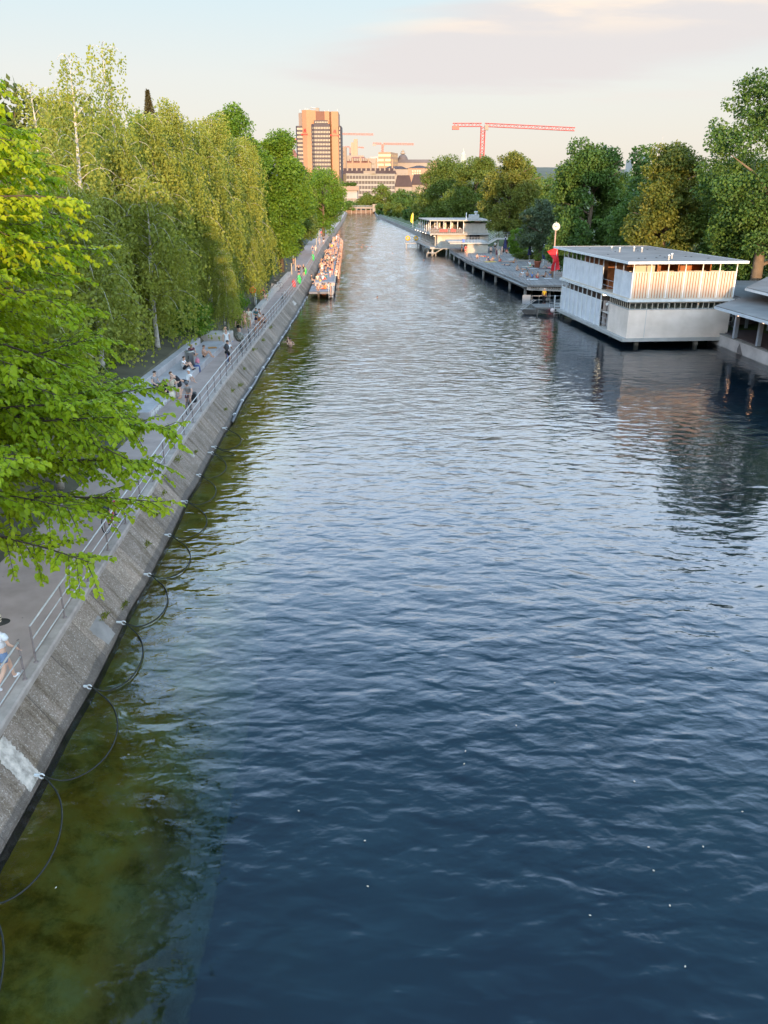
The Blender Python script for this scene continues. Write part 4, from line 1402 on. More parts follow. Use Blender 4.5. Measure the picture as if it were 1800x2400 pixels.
MB().add([(fx0 - .1, fy0 - .3, 1.405), (fx1, fy1 - .3, 1.405), (fx1, fy1 - .05, 1.405), (fx0, fy0 - .05, 1.405), (fx0 - .1, fy0 - .3, 1.45), (fx1, fy1 - .3, 1.45), (fx1, fy1 - .05, 1.45), (fx0, fy0 - .05, 1.45)],
         [(0, 1, 2, 3), (7, 6, 5, 4), (0, 4, 5, 1), (3, 2, 6, 7), (0, 3, 7, 4)]).build('edge_step', deck_wood, dk)


def text_mesh(name, s, size, mat, parent, loc, rot, ext=0.004, shear=0.0, ax='LEFT', sx=1.0):
    cu = bpy.data.curves.new(name, 'FONT')
    cu.body = s
    cu.size = size
    cu.extrude = ext
    cu.shear = shear
    cu.align_x = ax
    cu.offset = 0.006 * size
    tmp = bpy.data.objects.new(name, cu)
    COL.objects.link(tmp)
    dg = bpy.context.evaluated_depsgraph_get()
    me = bpy.data.meshes.new_from_object(tmp.evaluated_get(dg))
    bpy.data.objects.remove(tmp)
    me.materials.clear()
    me.materials.append(mat)
    o = bpy.data.objects.new(name, me)
    o.location = loc
    o.rotation_euler = rot
    o.scale = (sx, 1, 1)
    COL.objects.link(o)
    o.parent = parent
    return o


ang = math.atan2(fy1 - fy0, fx1 - fx0)
spray = M('black_spray_paint', (0.025, 0.022, 0.022), 0.7, 0.1)
for s, d in (('WEZ', .42), ('WAWE', 2.38), ('W', 4.25)):
    text_mesh('graffiti', s, .47, spray, dk, (fx0 + math.cos(ang) * d, fy0 + math.sin(ang) * d - .045, 1.0), (math.pi / 2, 0, ang), shear=0.12, sx=1.08)
for y in range(106, 184, 9):
    x = interp([(b_, a_) for a_, b_ in left_edge], y)
    MB().bbox(x - 20 + .1, x - 20 + .4, y - 95 - .15, y - 95 + .15, -3.2, 1.42, .02).tube([(x - 20 + .25, y - 95, .1), (x - 20 + .25, y - 95 + 1.6, 1.38)], .05, 6).build('pile', pale_conc, dk)
for x, y in ((21, 105), (25, 105), (20, 112), (23, 112), (20, 128), (24, 128), (18, 146), (22, 146), (18, 165), (22, 165)):
    MB().bbox(x - 20 - .15, x - 20 + .15, y - 95 - .15, y - 95 + .15, -3.2, 1.42, .02).build('pile', pale_conc, dk)
# low rail along the water edge
pr = MB()
le = [(b_, a_) for a_, b_ in left_edge]
for z in (ZD + .25, ZD + .5):
    pr.tube([(interp(le, y) + .55 - 20, y - 95, z) for y in (105, 115, 129, 146, 158)], .02, 5)
for y in range(105, 159, 2):
    pr.tube([(interp(le, y) + .55 - 20, y - 95, ZD), (interp(le, y) + .55 - 20, y - 95, ZD + .5)], .018, 5)
pr.build('edge_rail', M('rusty_rail', (0.32, 0.22, 0.19), 0.6, 0.2), dk)
bt = MB()
bt.add([(interp(le, y) - .55 - 20, y - 95, 1.30) for y in (104, 117, 130, 158)] + [(interp(le, y) - .1 - 20, y - 95, 1.30) for y in (104, 117, 130, 158)] + [(interp(le, y) - .55 - 20, y - 95, 1.37) for y in (104, 117, 130, 158)] + [(interp(le, y) - .1 - 20, y - 95, 1.37) for y in (104, 117, 130, 158)],
       [(0, 1, 5, 4), (1, 2, 6, 5), (2, 3, 7, 6), (8, 12, 13, 9), (9, 13, 14, 10), (10, 14, 15, 11), (0, 8, 9, 1), (1, 9, 10, 2), (2, 10, 11, 3), (0, 4, 12, 8)])
bt.build('edge_bench', deck_wood, dk)

# ---- lifeguard's landing stage
lg = thing('landing_stage', 'grey landing stage with railings below the graffiti, against the white bathhouse', 'landing stage', (17.5, 90, 0))
MB().box(-1.15, 2.4, -1.4, 1.5, .62, .78).build('platform', deck_wood, lg)
for x, y in ((-.9, -1.1), (2.0, -1.1), (-.9, 1.2), (2.0, 1.2)):
    MB().tube([(x, y, -3), (x, y, .62)], .12, 8).build('pile', dark_conc, lg)
rl = MB()
for z in (1.2, 1.65):
    rl.tube([(-1.1, 1.45, z), (2.3, 1.45, z)], .025, 6)
    rl.tube([(-.1, -1.35, z), (.35, -1.35, z)], .025, 6)
for x in (-1.1, -.3, .6, 1.5, 2.3):
    rl.tube([(x, 1.45, .78), (x, 1.45, 1.65)], .025, 6)
rl.tube([(.35, -1.35, .78), (.35, -1.35, 1.65)], .03, 6)
rl.tube([(2.3, -1.35, .78), (2.3, -1.35, 1.3), (.35, -1.35, 1.3)], .03, 6)
rl.build('railing', galv, lg)
MB().box(-2.15, -1.25, 1.4, 1.44, .75, 1.75).build('screen_panel', grey_paint, lg)
st_ = MB()
for k in range(7):
    st_.box(-2.7 + k * .12, -1.0, -1.3 + k * .02, -.6, .62 - .12 * (k + 1), .62 - .12 * (k + 1) + .05)
st_.build('steps', deck_wood, lg)
ra = MB()
ra.tube([(-1.2, -1.35, 1.5), (-2.4, -1.35, .7), (-2.9, -1.35, .1), (-2.8, -1.35, -.5)], .03, 6)
ra.tube([(-1.2, -.55, 1.5), (-2.4, -.55, .7), (-2.9, -.55, .1), (-2.8, -.55, -.5)], .03, 6)
ra.build('handrail', galv, lg)
ld = thing('ladder', 'white steel bathing ladder at the landing stage beside the bathhouse wall', 'ladder', (at_z(1299, 716, .78).x, 88.45, 0))
lm_ = MB()
for x in (-.32, .32):
    lm_.tube([(x, .25, .9), (x, .2, 2.0), (x, -.05, 2.05), (x, -.12, 1.8), (x, -.14, -1.2)], .035, 8)
lm_.build('stile', white_paint, ld, True)
for k in range(10):
    MB().tube([(-.32, -.13, 1.2 - k * .27), (.32, -.13, 1.2 - k * .27)], .025, 6).build('rung', white_paint, ld)
by = thing('buoy_ball', 'round white and red buoy hanging at the landing stage', 'buoy', (at_z(1279, 722, .3).x, 87.9, .55))
MB().ball((0, 0, 0), .24, 14, 10).build('ball', M('buoy_white', (0.75, 0.62, 0.6), 0.4, 0.1), by, True)
MB().tube([(0, 0, .22), (0, .5, .35)], .015, 5).build('rope', black, by)

# ---- clock on its pole
ck = thing('clock', 'round white clock on a tall tan pole above the deck', 'clock', (22.95, 113.5, ZD))
MB().tube([(0, 0, 0), (0, 0, 6.6)], [.12, .095], 12).build('pole', M('tan_pole', (0.38, 0.25, 0.17), 0.5, 0.1), ck, True)
qk = at_y(1308, 531, 113.4)
kz = qk.z - ZD
MB().tube([(0, .0, kz), (0, -.22, kz)], [.50, .50], 32).build('case', grey_paint, ck)
MB().tube([(0, 0, 6.5), (0, 0, kz + .62)], .05, 8).build('bracket', grey_paint, ck)
fc = MB().tube([(0, -.221, kz), (0, -.228, kz)], .465, 32).build('face', M('clock_face', (0.50, 0.48, 0.38), 0.4, 0.02), ck)
for k in range(12):
    tk = MB()
    a = k * math.pi / 6
    s_, c_ = math.sin(a), math.cos(a)
    w2 = .018
    tk.add([(s_ * .36 + c_ * w2, -.235, kz + c_ * .36 - s_ * w2), (s_ * .44 + c_ * w2, -.235, kz + c_ * .44 - s_ * w2), (s_ * .44 - c_ * w2, -.235, kz + c_ * .44 + s_ * w2), (s_ * .36 - c_ * w2, -.235, kz + c_ * .36 + s_ * w2)], [(0, 1, 2, 3)])
    tk.build('hour_mark', black, fc)


def hand(ang_, ln_, w2, y_):
    s_, c_ = math.sin(ang_), math.cos(ang_)
    return MB().add([(-s_ * .08 + c_ * w2, y_, kz - c_ * .08 - s_ * w2), (s_ * ln_ + c_ * w2, y_, kz + c_ * ln_ - s_ * w2), (s_ * ln_ - c_ * w2, y_, kz + c_ * ln_ + s_ * w2), (-s_ * .08 - c_ * w2, y_, kz - c_ * .08 + s_ * w2)], [(0, 1, 2, 3)])


hand(rad(30 * 8.82), .24, .026, -.240).build('hour_hand', black, fc)
hand(rad(6 * 49), .37, .018, -.246).build('minute_hand', black, fc)

# ---- red feather flag
fp = at_z(1298.5, 655, ZD)
fl = thing('flag', 'bright red hanging flag on a short pole beside the clock pole', 'flag', fp)
z_a, z_b = at_y(1300, 632, fp.y).z - ZD, at_y(1300, 584, fp.y).z - ZD
MB().tube([(0, 0, 0), (.0, 0, z_a + .3), (.12, 0, z_b)], .05, 8).build('pole', grey_paint, fl)
vs, fs = [], []
rows = 12
prof = [(-.42, .52), (-.36, .50), (-.28, .48), (-.16, .47), (-.08, .47), (-.05, .50), (-.07, .54), (-.12, .57), (-.19, .60), (-.25, .63), (-.30, .65), (-.33, .62), (-.34, .58)]
sk = [(-1.15, .12), (-1.2, .22), (-1.0, .26), (-.8, .30), (-.62, .34), (-.45, .38), (-.32, .42), (-.28, .46), (-.34, .50), (-.40, .54), (-.46, .58), (-.50, .62), (-.52, .66)]
for k in range(rows + 1):
    f = k / rows
    z = z_b + (z_a - z_b) * f
    a_, b_ = sk[k]
    for j in range(5):
        u = j / 4
        vs.append((a_ + (b_ - a_) * u, .12 * math.sin(u * 5 + f * 6) + .1 * math.sin(f * 9), z + (.55 * (u - .5) if k == 0 else .0) * 1.0 - (0.15 if k == rows and j < 3 else 0)))
for k in range(rows):
    for j in range(4):
        a = k * 5 + j
        fs.append((a, a + 1, a + 6, a + 5))
MB().add(vs, fs).build('cloth', M('red_cloth', (0.62, 0.02, 0.03), 0.7, 0.12, 2.0), fl, True)

# ---- closed parasols
navy = M('navy_cloth', (0.022, 0.024, 0.075), 0.8, 0.25, 4.0)
for (px, py, pt, lb) in ((1240, 612, 566, 'closed navy parasol in front of the low hedge, middle one of three'), (1272.6, 622, 573, 'closed navy parasol beside the red planter, nearest one of three'), (1182.8, 594, 556, 'closed navy parasol beside the blue bin, farthest one of three')):
    q = at_z(px, py, ZD)
    hz = at_y(px, pt, q.y).z - ZD
    u = thing('parasol', lb, 'parasol', q, 0, 'closed navy parasols')
    MB().tube([(0, 0, 0), (0, 0, hz)], .03, 8).build('pole', white_paint, u)
    MB().lathe([(.25, 0), (.25, .06), (.06, .09)], (0, 0, 0), 14).build('foot', grey_paint, u)
    sh = MB()
    pf = [(.06, hz - .08), (.15, hz - .45), (.21, hz * .62), (.27, hz * .42), (.33, hz * .32), (.30, hz * .31)]
    vs, fs = [], []
    for r_, z in pf:
        for j in range(16):
            a = 2 * math.pi * j / 16
            rr = r_ * (1 + (.16 if j % 2 else -.12))
            vs.append((rr * math.cos(a), rr * math.sin(a), z))
    for k in range(len(pf) - 1):
        for j in range(16):
            fs.append((k * 16 + j, k * 16 + (j + 1) % 16, (k + 1) * 16 + (j + 1) % 16, (k + 1) * 16 + j))
    sh.add(vs, fs).build('canopy', navy, u)
    MB().ball((0, 0, hz), .06).build('finial', white_paint, u, True)

# ---- planting and pots on the deck
q = at_z(1213, 602, ZD)
broad_tree('bamboo_bush', 'tall light green bush standing on the deck in front of the footbridge', q.x, q.y, ZD, 5.3, 2.1, 1.9, LEAF_MAPLE, bark_brown, 9000, .2, 201, z0=.1, cat='bush')
q2 = at_z(1236, 612, ZD)
hd = broad_tree('hedge', 'low dark green hedge in a stone edged bed behind the middle parasol', q2.x, q2.y + 1.5, ZD + .1, 1.4, 2.6, 1.3, LEAF_MID, bark_brown, 5000, .18, 202, z0=0, cat='hedge')
MB().bbox(-2.9, 2.9, -1.5, 1.5, -.1, .1, .03).build('bed_edge', pale_conc, hd)
terra = M('terracotta', (0.40, 0.13, 0.08), 0.7, 0.15)
for px, py, s, lb, lf in ((1259, 627, 1.0, 'red planter pot beside the nearest parasol', 1.2), (1298, 635, .85, 'orange planter pot at the foot of the red flag', 1.6), (1257, 610, .7, 'dark plant pot with a tall bare shrub behind the hedge', 2.6)):
    q = at_z(px, py, ZD)
    pt = thing('planter', lb, 'planter', q)
    MB().lathe([(.36 * s, 0), (.52 * s, .85 * s), (.56 * s, .87 * s), (.56 * s, 1.0 * s), (.48 * s, 1.0 * s), (.46 * s, .88 * s)], (0, 0, 0), 18).build('pot', terra if s > .8 else black, pt, True)
    me = broad_crown('foliage', .75 * s, .75 * s, .9 * s, (.9 + lf) * s, 900, .16, LEAF_MID, 14, int(px), gap=.2)
    link_mesh('foliage', me, pt)
q = at_z(1192, 590, ZD)
bn = thing('bin', 'blue wheeled bin beside the farthest parasol', 'bin', q)
MB().add([(-.42, -.35, .08), (.42, -.35, .08), (.42, .35, .08), (-.42, .35, .08), (-.5, -.45, 1.35), (.5, -.45, 1.35), (.5, .45, 1.35), (-.5, .45, 1.35)], [(3, 2, 1, 0), (4, 5, 6, 7), (0, 1, 5, 4), (1, 2, 6, 5), (2, 3, 7, 6), (3, 0, 4, 7)]).build('body', M('blue_plastic', (0.02, 0.10, 0.42), 0.45, 0.1), bn)
MB().bbox(-.54, .54, -.5, .5, 1.352, 1.46, .03).build('lid', M('blue_plastic', (0.02, 0.10, 0.42)), bn)
MB().box(-.2, .25, -.44, -.425, .8, 1.15).build('sticker', white_paint, bn)
for s_ in (-1, 1):
    MB().tube([(s_ * .4 - .04, .36, .11), (s_ * .4 + .04, .36, .11)], .11, 10).build('wheel', black, bn)

# ================================================================ FAR BATHHOUSE with roof terrace
Y2 = 180.0
cream = M('cream_render', (0.42, 0.37, 0.31), 0.75, 0.1, 1.0)
cream_brick = brick_mat('cream_brick', (0.42, 0.375, 0.315), (0.40, 0.355, 0.30), (0.32, 0.28, 0.24))
fx = lambda v: 950 + v * .16275
fy = lambda v: 480 + v * .16275
fb2 = thing('bathhouse', 'far cream bathhouse with a crowded roof terrace and stairs, beyond the swimming deck', 'bathhouse', (10, Y2, 0))


def lx(v, Y=Y2):
    return at_y(fx(v), 500, Y).x - 10


def lz(v, Y=Y2):
    return at_y(1050, fy(v), Y).z


zl, zu, zr = 1.75, lz(412), lz(235)
MB().add([(-.15, 0, 1.35), (12.4, 0, 1.35), (12.4, 29, 1.35), (-2.2, 29, 1.35), (-.15, 0, zl), (12.4, 0, zl), (12.4, 29, zl), (-2.2, 29, zl)], [(3, 2, 1, 0), (4, 5, 6, 7), (0, 1, 5, 4), (1, 2, 6, 5), (2, 3, 7, 6), (3, 0, 4, 7)]).build('floor_slab', pale_conc, fb2)
for x, y in ((.4, .6), (3.4, .6), (6.4, .6), (-.2, 8), (4, 8), (-.8, 16), (4, 16), (-1.4, 25), (4, 25)):
    MB().bbox(x - .18, x + .18, y - .18, y + .18, -3, 1.35, .02).build('pier', pale_conc, fb2)
MB().prism([(1.35, 1.0), (12.3, 1.0), (12.3, 28.5), (-.8, 28.5)], zl + .002, zu - .3).build('lower_wall', cream, fb2)
pil = MB()
for k in range(8):
    y = 2.0 + k * 3.4
    x = 1.25 - (y - 1) * .078
    pil.box(x - .25, x, y - .3, y + .3, zl + .002, zu - .3)
pil.build('pilaster', pale_conc, fb2)
dr = MB()
for k in range(7):
    y = 3.2 + k * 3.4
    x = 1.25 - (y - 1) * .078
    dr.box(x - .06, x - .01, y, y + 1.2, zl + .002, zu - .6)
dr.build('side_window', M('dark_glass', (0.05, 0.05, 0.06), 0.15, 0.1), fb2)
MB().box(lx(485), lx(535), .93, .99, zl + .01, lz(462)).build('door', M('cream_door', (0.46, 0.42, 0.35), 0.6, 0.05), fb2)
MB().box(lx(478), lx(485) - .002, .92, .99, zl + .01, lz(458)).box(lx(535) + .002, lx(542), .92, .99, zl + .01, lz(458)).build('door_frame', grey_paint, fb2)
MB().box(lx(945), lx(1090), .93, .99, lz(505), lz(435)).build('window', M('dark_glass', (0.05, 0.05, 0.06)), fb2)
MB().add([(-.25, -.2, zu - .28), (12.6, -.2, zu - .28), (12.6, 29, zu - .28), (-2.3, 29, zu - .28), (-.25, -.2, zu), (12.6, -.2, zu), (12.6, 29, zu), (-2.3, 29, zu)], [(3, 2, 1, 0), (4, 5, 6, 7), (0, 1, 5, 4), (1, 2, 6, 5), (2, 3, 7, 6), (3, 0, 4, 7)]).build('terrace_slab', pale_conc, fb2)
ub = MB()
boards(ub, 'x', lx(850), lx(1205), .8, zu + .05, lz(268), .2, .07, .05)
ub.build('upper_cladding', M('cream_board', (0.44, 0.39, 0.335), 0.6, 0.08), fb2)
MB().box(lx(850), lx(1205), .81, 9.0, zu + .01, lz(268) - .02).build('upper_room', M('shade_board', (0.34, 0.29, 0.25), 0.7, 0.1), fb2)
MB().box(lx(1010), lx(1095), .74, .80, lz(252), lz(238)).build('sign_board', M('peach_sign', (0.65, 0.42, 0.28), 0.5, 0.05), fb2)
rfl = lx(350)
rf2 = MB().add([(rfl, -.3, zr), (lx(1245), -.3, zr), (lx(1245), 20, zr + .02), (rfl - 1.5, 20, zr + .02), (rfl, -.3, zr + .18), (lx(1245), -.3, zr + .18), (lx(1245), 20, zr + .2), (rfl - 1.5, 20, zr + .2)], [(3, 2, 1, 0), (4, 5, 6, 7), (0, 1, 5, 4), (1, 2, 6, 5), (2, 3, 7, 6), (3, 0, 4, 7)]).build('roof', M('roof_pale', (0.36, 0.31, 0.27), 0.8, 0.15), fb2)
MB().add([(rfl - .03, -.34, zr + .05), (lx(1245) + .03, -.34, zr + .05), (lx(1245) + .03, -.34, zr + .22), (rfl - .03, -.34, zr + .22)], [(0, 1, 2, 3)]).build('fascia', cream, rf2)
MB().bbox(lx(960), lx(1105), 5, 7, zr + .2, lz(150), .05).build('plant_box', galv, rf2)
MB().lathe([(.3, 0), (.3, .35), (.45, .36), (.45, .6), (.2, .7)], (lx(1062), 6, lz(150)), 12).build('cowl', galv, rf2)
MB().tube([(lx(890), 1.5, zr + .2), (lx(890), 1.5, lz(115))], .1, 8).build('flue', white_paint, rf2)
for v in (362, 462, 560, 660, 760, 845):
    MB().box(lx(v) - .06, lx(v) + .06, .1, .22, zu + .01, zr).build('post', white_paint, fb2)
for k in range(5):
    MB().box(-.1 - (4 + k * 3.8) * .071, .02 - (4 + k * 3.8) * .071, 4 + k * 3.8, 4.12 + k * 3.8, zu + .01, zr).build('post', white_paint, fb2)
for k, v in enumerate((430, 500, 590, 690)):
    MB().box(lx(v), lx(v) + .35, 4.0, 4.1, zu + .01, zr - .1).build('curtain', M('white_curtain', (0.62, 0.58, 0.52), 0.8, 0.1), fb2)
MB().box(-.5, lx(848), 8.9, 9.0, zu + .01, zr).build('terrace_wall', M('terrace_dark', (0.10, 0.085, 0.075), 0.7, 0.2), fb2)
tr_ = MB()
fpts = [(lx(840), -.1), (-.2, -.1), (-1.2, 13), (-2.25, 28.8)]
for z in (.3, .6, .95):
    tr_.tube([(x, y, zu + z) for x, y in fpts], .025, 5)
for k in range(18):
    x = -.2 + (lx(840) + .2) * k / 17
    tr_.tube([(x, -.1, zu), (x, -.1, zu + .95)], .02, 5)
for k in range(1, 20):
    y = k * 28.8 / 19
    x = -.2 - 2.05 * y / 28.8
    tr_.tube([(x, y, zu), (x, y, zu + .95)], .02, 5)
tr_.build('terrace_railing', galv, fb2)
MB().add([(-.1, -.08, zu + .05), (lx(838), -.08, zu + .05), (lx(838), -.08, zu + .85), (-.1, -.08, zu + .85), (-.1, -.06, zu + .05), (lx(838), -.06, zu + .05), (lx(838), -.06, zu + .85), (-.1, -.06, zu + .85)], [(0, 1, 2, 3), (5, 4, 7, 6), (3, 2, 6, 7), (1, 0, 4, 5)]).build('mesh_infill', M('wire_mesh', (0.13, 0.10, 0.09), 0.7, 0.3, 6.0), fb2)
for v0, v1, lbl in ((495, 615, 'red banner with worn lettering hanging on the terrace railing, the wider one'), (660, 735, 'red banner with worn lettering hanging on the terrace railing, the narrower one')):
    bnr = thing('banner', lbl, 'banner', (10, Y2, 0), 0, 'red banners on the terrace railing')
    MB().box(lx(v0), lx(v1), -.13, -.10, lz(392), lz(350)).build('cloth', M('faded_red', (0.36, 0.09, 0.08), 0.7, 0.35, 3.0), bnr)
lr = MB()
for z in (.45, .95):
    lr.tube([(lx(550), -.0, zl + z), (lx(870), -.0, zl + z)], .025, 5)
    lr.tube([(-.1, 0, zl + z), (-.6, 9, zl + z), (-2.0, 28, zl + z)], .022, 5)
    lr.tube([(-.1, 0, zl + z), (lx(440), 0, zl + z)], .022, 5)
for k in range(8):
    x = lx(550) + (lx(870) - lx(550)) * k / 7
    lr.tube([(x, 0, zl), (x, 0, zl + .95)], .02, 5)
for k in range(14):
    y = k * 2.05
    lr.tube([(-.1 - y * .068, y, zl), (-.1 - y * .068, y, zl + .95)], .02, 5)
lr.build('lower_railing', galv, fb2)
sp_ = MB()
for k in range(7):
    sp_.box(lx(545) - (k + 1) * .32, lx(545) - k * .32, -1.2, -.2, zl - (k + 1) * .22, zl - (k + 1) * .22 + .06)
sp_.add([(lx(560), -.22, zl - .15), (lx(545) - 2.3, -.22, .15), (lx(545) - 2.3, -.22, .0), (lx(560), -.22, zl - .35), (lx(560), -.28, zl - .15), (lx(545) - 2.3, -.28, .15), (lx(545) - 2.3, -.28, .0), (lx(560), -.28, zl - .35)], [(0, 1, 2, 3), (7, 6, 5, 4), (0, 4, 5, 1), (3, 2, 6, 7)])
sp_.tube([(lx(545), -.25, zl + .95), (lx(545) - 2.3, -.25, .95), (lx(545) - 2.3, -.25, .0)], .03, 5)
sp_.build('water_stairs', pale_conc, fb2)
MB().box(lx(320), lx(450), -1.0, -.3, .55, .7).tube([(lx(320), -.6, -2), (lx(320), -.6, .55)], .1, 6).tube([(lx(450), -.6, -2), (lx(450), -.6, .55)], .1, 6).build('bathing_step', pale_conc, fb2)
for k, (v, w_) in enumerate([(158, 360), (192, 370), (230, 383), (266, 398), (306, 410), (383, 437), (430, 453)]):
    p0 = at_y(fx(v), fy(w_), Y2 + 14 - k * 2.2)
    MB().ball((p0.x - 10 - .2, p0.y - Y2, p0.z), .10).build('globe_lamp', glow('terrace_lamp', (1, .72, .5), 1.6), fb2, True)
# brick changing box with balcony, stairs and footbridge
Y3 = 163.2
bx = thing('changing_box', 'small cream brick box with a balcony on top, beyond the sunbathers on the deck', 'building', (10, Y3, 0))
bz = lz(545, Y3)
l3 = lambda v: at_y(fx(v), 560, Y3).x - 10
z3 = lambda v: at_y(1100, fy(v), Y3).z
MB().box(l3(895), l3(1195), 0, 6, ZD, bz - .25).build('wall', cream_brick, bx)
MB().box(l3(640), l3(1215), -.35, 12, bz - .248, bz).build('balcony_slab', pale_conc, bx)
br_ = MB()
for z in (.35, .7, 1.0):
    br_.tube([(l3(640), -.3, bz + z), (l3(1130), -.3, bz + z)], .025, 5)
for k in range(12):
    x = l3(640) + (l3(1130) - l3(640)) * k / 11
    br_.tube([(x, -.3, bz), (x, -.3, bz + 1.0)], .022, 5)
br_.build('balcony_railing', galv, bx)
dvb = MB().box(l3(615), l3(835), -.5, .1, z3(537), z3(527)).build('diving_board', cream, bx)
MB().box(l3(820), l3(850), -.55, .15, z3(540), z3(495)).build('blue_seat', M('blue_plastic', (0.02, 0.10, 0.42)), bx)
fbz = lz(478, Y3)
bridge = thing('footbridge', 'raised footbridge with steel railings and stairs leading from the bathhouse to the trees', 'footbridge', (10, Y3, 0))
x0, x1, x2 = l3(1215), l3(1320), at_y(1252, 560, Y3).x - 10
fs_ = MB()
n = 7
for k in range(n):
    fs_.box(x0 + (x1 - x0) * k / n, x0 + (x1 - x0) * (k + 1) / n, -.3, 2.2, bz + (fbz - bz) * (k + .5) / n - .1, bz + (fbz - bz) * (k + 1) / n)
fs_.add([(x0 - .2, -.36, bz - .3), (x1, -.36, fbz - .3), (x1, -.36, fbz), (x0 - .2, -.36, bz), (x0 - .2, -.3, bz - .3), (x1, -.3, fbz - .3), (x1, -.3, fbz), (x0 - .2, -.3, bz)], [(0, 1, 2, 3), (7, 6, 5, 4), (3, 2, 6, 7), (1, 0, 4, 5)])
fs_.build('stairs', pale_conc, bridge)
MB().box(x1 + .002, x2, -.36, 2.2, fbz - .28, fbz).build('walkway', pale_conc, bridge)
fr_ = MB()
for yb in (-.33, 2.15):
    for z in (.35, .7, 1.05):
        fr_.tube([(x0 - .8, yb, bz + z), (x0, yb, bz + z), (x1, yb, fbz + z), (x2, yb, fbz + z)], .028, 5)
    for k in range(12):
        x = x1 + (x2 - x1) * k / 11
        fr_.tube([(x, yb, fbz), (x, yb, fbz + 1.05)], .028, 5)
    for k in range(5):
        x = x0 + (x1 - x0) * k / 5
        z = bz + (fbz - bz) * k / 5
        fr_.tube([(x, yb, z), (x, yb, z + 1.05)], .028, 5)
fr_.build('railing', galv, bridge)
for xx in (l3(1345), (x1 + x2) / 2 + .6, x2 - .2):
    MB().bbox(xx - .12, xx + .12, .7, .95, ZD, fbz - .28, .02).build('pillar', pale_conc, bridge)
q = at_y(1225, 546, 170)
cn = thing('car', 'pale blue car parked behind the footbridge under the trees', 'car', (q.x, 173, at_y(1225, 553, 173).z - .55))
MB().add([(-2.1, -.85, .3), (2.1, -.85, .3), (2.1, .85, .3), (-2.1, .85, .3), (-2.15, -.88, .85), (2.1, -.88, .8), (2.1, .88, .8), (-2.15, .88, .85), (-1.5, -.72, 1.45), (.9, -.72, 1.45), (.9, .72, 1.45), (-1.5, .72, 1.45)],
         [(3, 2, 1, 0), (0, 1, 5, 4), (1, 2, 6, 5), (2, 3, 7, 6), (3, 0, 4, 7), (4, 5, 9, 8), (5, 6, 10, 9), (6, 7, 11, 10), (7, 4, 8, 11), (8, 9, 10, 11)]).build('body', M('pale_blue_car', (0.40, 0.52, 0.68), 0.25, 0.05), cn)
for xx in (-1.3, 1.3):
    for yy_ in (-.86, .86):
        MB().tube([(xx, yy_ - .09, .32), (xx, yy_ + .09, .32)], .32, 14).build('wheel', black, cn)
MB().add([(-1.45, -.80, .9), (.95, -.80, .9), (.8, -.735, 1.38), (-1.4, -.735, 1.38)], [(0, 1, 2, 3)]).build('window', M('dark_glass', (0.05, 0.05, 0.06)), cn)
MB().box(-3, 3, -1.6, 1.6, -.3, 0).build('stand', dark_conc, cn)
cn.children[-1].name = 'parking_plinth'
# yellow flag and bathing pier at the far corner
q = at_y(966, 540, 210)
yf = thing('flag', 'tall yellow feather flag at the far corner of the roof terrace', 'flag', (q.x, 206, zu))
zt = at_y(966, 499, 206).z - zu
MB().tube([(0, 0, 0), (0, 0, zt)], .05, 6).build('pole', grey_paint, yf)
z1_ = at_y(966, 521, 206).z - zu
MB().add([(-.55, 0, z1_ + .1), (.1, .02, z1_ - .3), (.14, .02, zt - .2), (-.05, 0, zt + .1), (-.45, 0, zt - .8), (-.55, .05, z1_ + .1), (.1, .07, z1_ - .3), (.14, .07, zt - .2), (-.05, .05, zt + .1), (-.45, .05, zt - .8)], [(0, 1, 2, 3, 4), (9, 8, 7, 6, 5), (0, 4, 9, 5), (4, 3, 8, 9), (1, 0, 5, 6)]).build('cloth', M('yellow_cloth', (0.75, 0.55, 0.02), 0.7, 0.08), yf)
bp_ = thing('bathing_pier', 'small pier with two yellow lifebuoys beside the far bathhouse', 'pier', (at_z(962, 566, 1.2).x, 207, 0))
MB().box(-1.6, 1.9, -1.6, 1.6, 1.1, 1.25).build('platform', pale_conc, bp_)
for x in (-1.2, 1.5):
    MB().tube([(x, -1.2, -3), (x, -1.2, 1.1)], .14, 8).build('pile', pale_conc, bp_)
pr_ = MB()
for z in (1.7, 2.2):
    pr_.tube([(-1.6, -1.55, z), (1.9, -1.55, z)], .03, 5)
for x in (-1.6, -.4, .8, 1.9):
    pr_.tube([(x, -1.55, 1.25), (x, -1.55, 2.2)], .03, 5)
pr_.build('railing', galv, bp_)
for x, lb in ((-.9, 'yellow lifebuoy on the far pier railing, the one nearer the water'), (1.1, 'yellow lifebuoy on the far pier railing, the one nearer the building')):
    lbq = thing('lifebuoy', lb, 'lifebuoy', (bp_.location.x + x, 205.3, 2.35), 0, 'yellow lifebuoys on the far pier')
    MB().ring((0, 0, 0), (0, 1, 0), .42, .17, 20, 8).build('ring', M('yellow_foam', (0.70, 0.38, 0.03), 0.6, 0.1), lbq, True)
    MB().box(-.05, .05, .1, .16, -.5, .6).build('bracket', grey_paint, lbq)
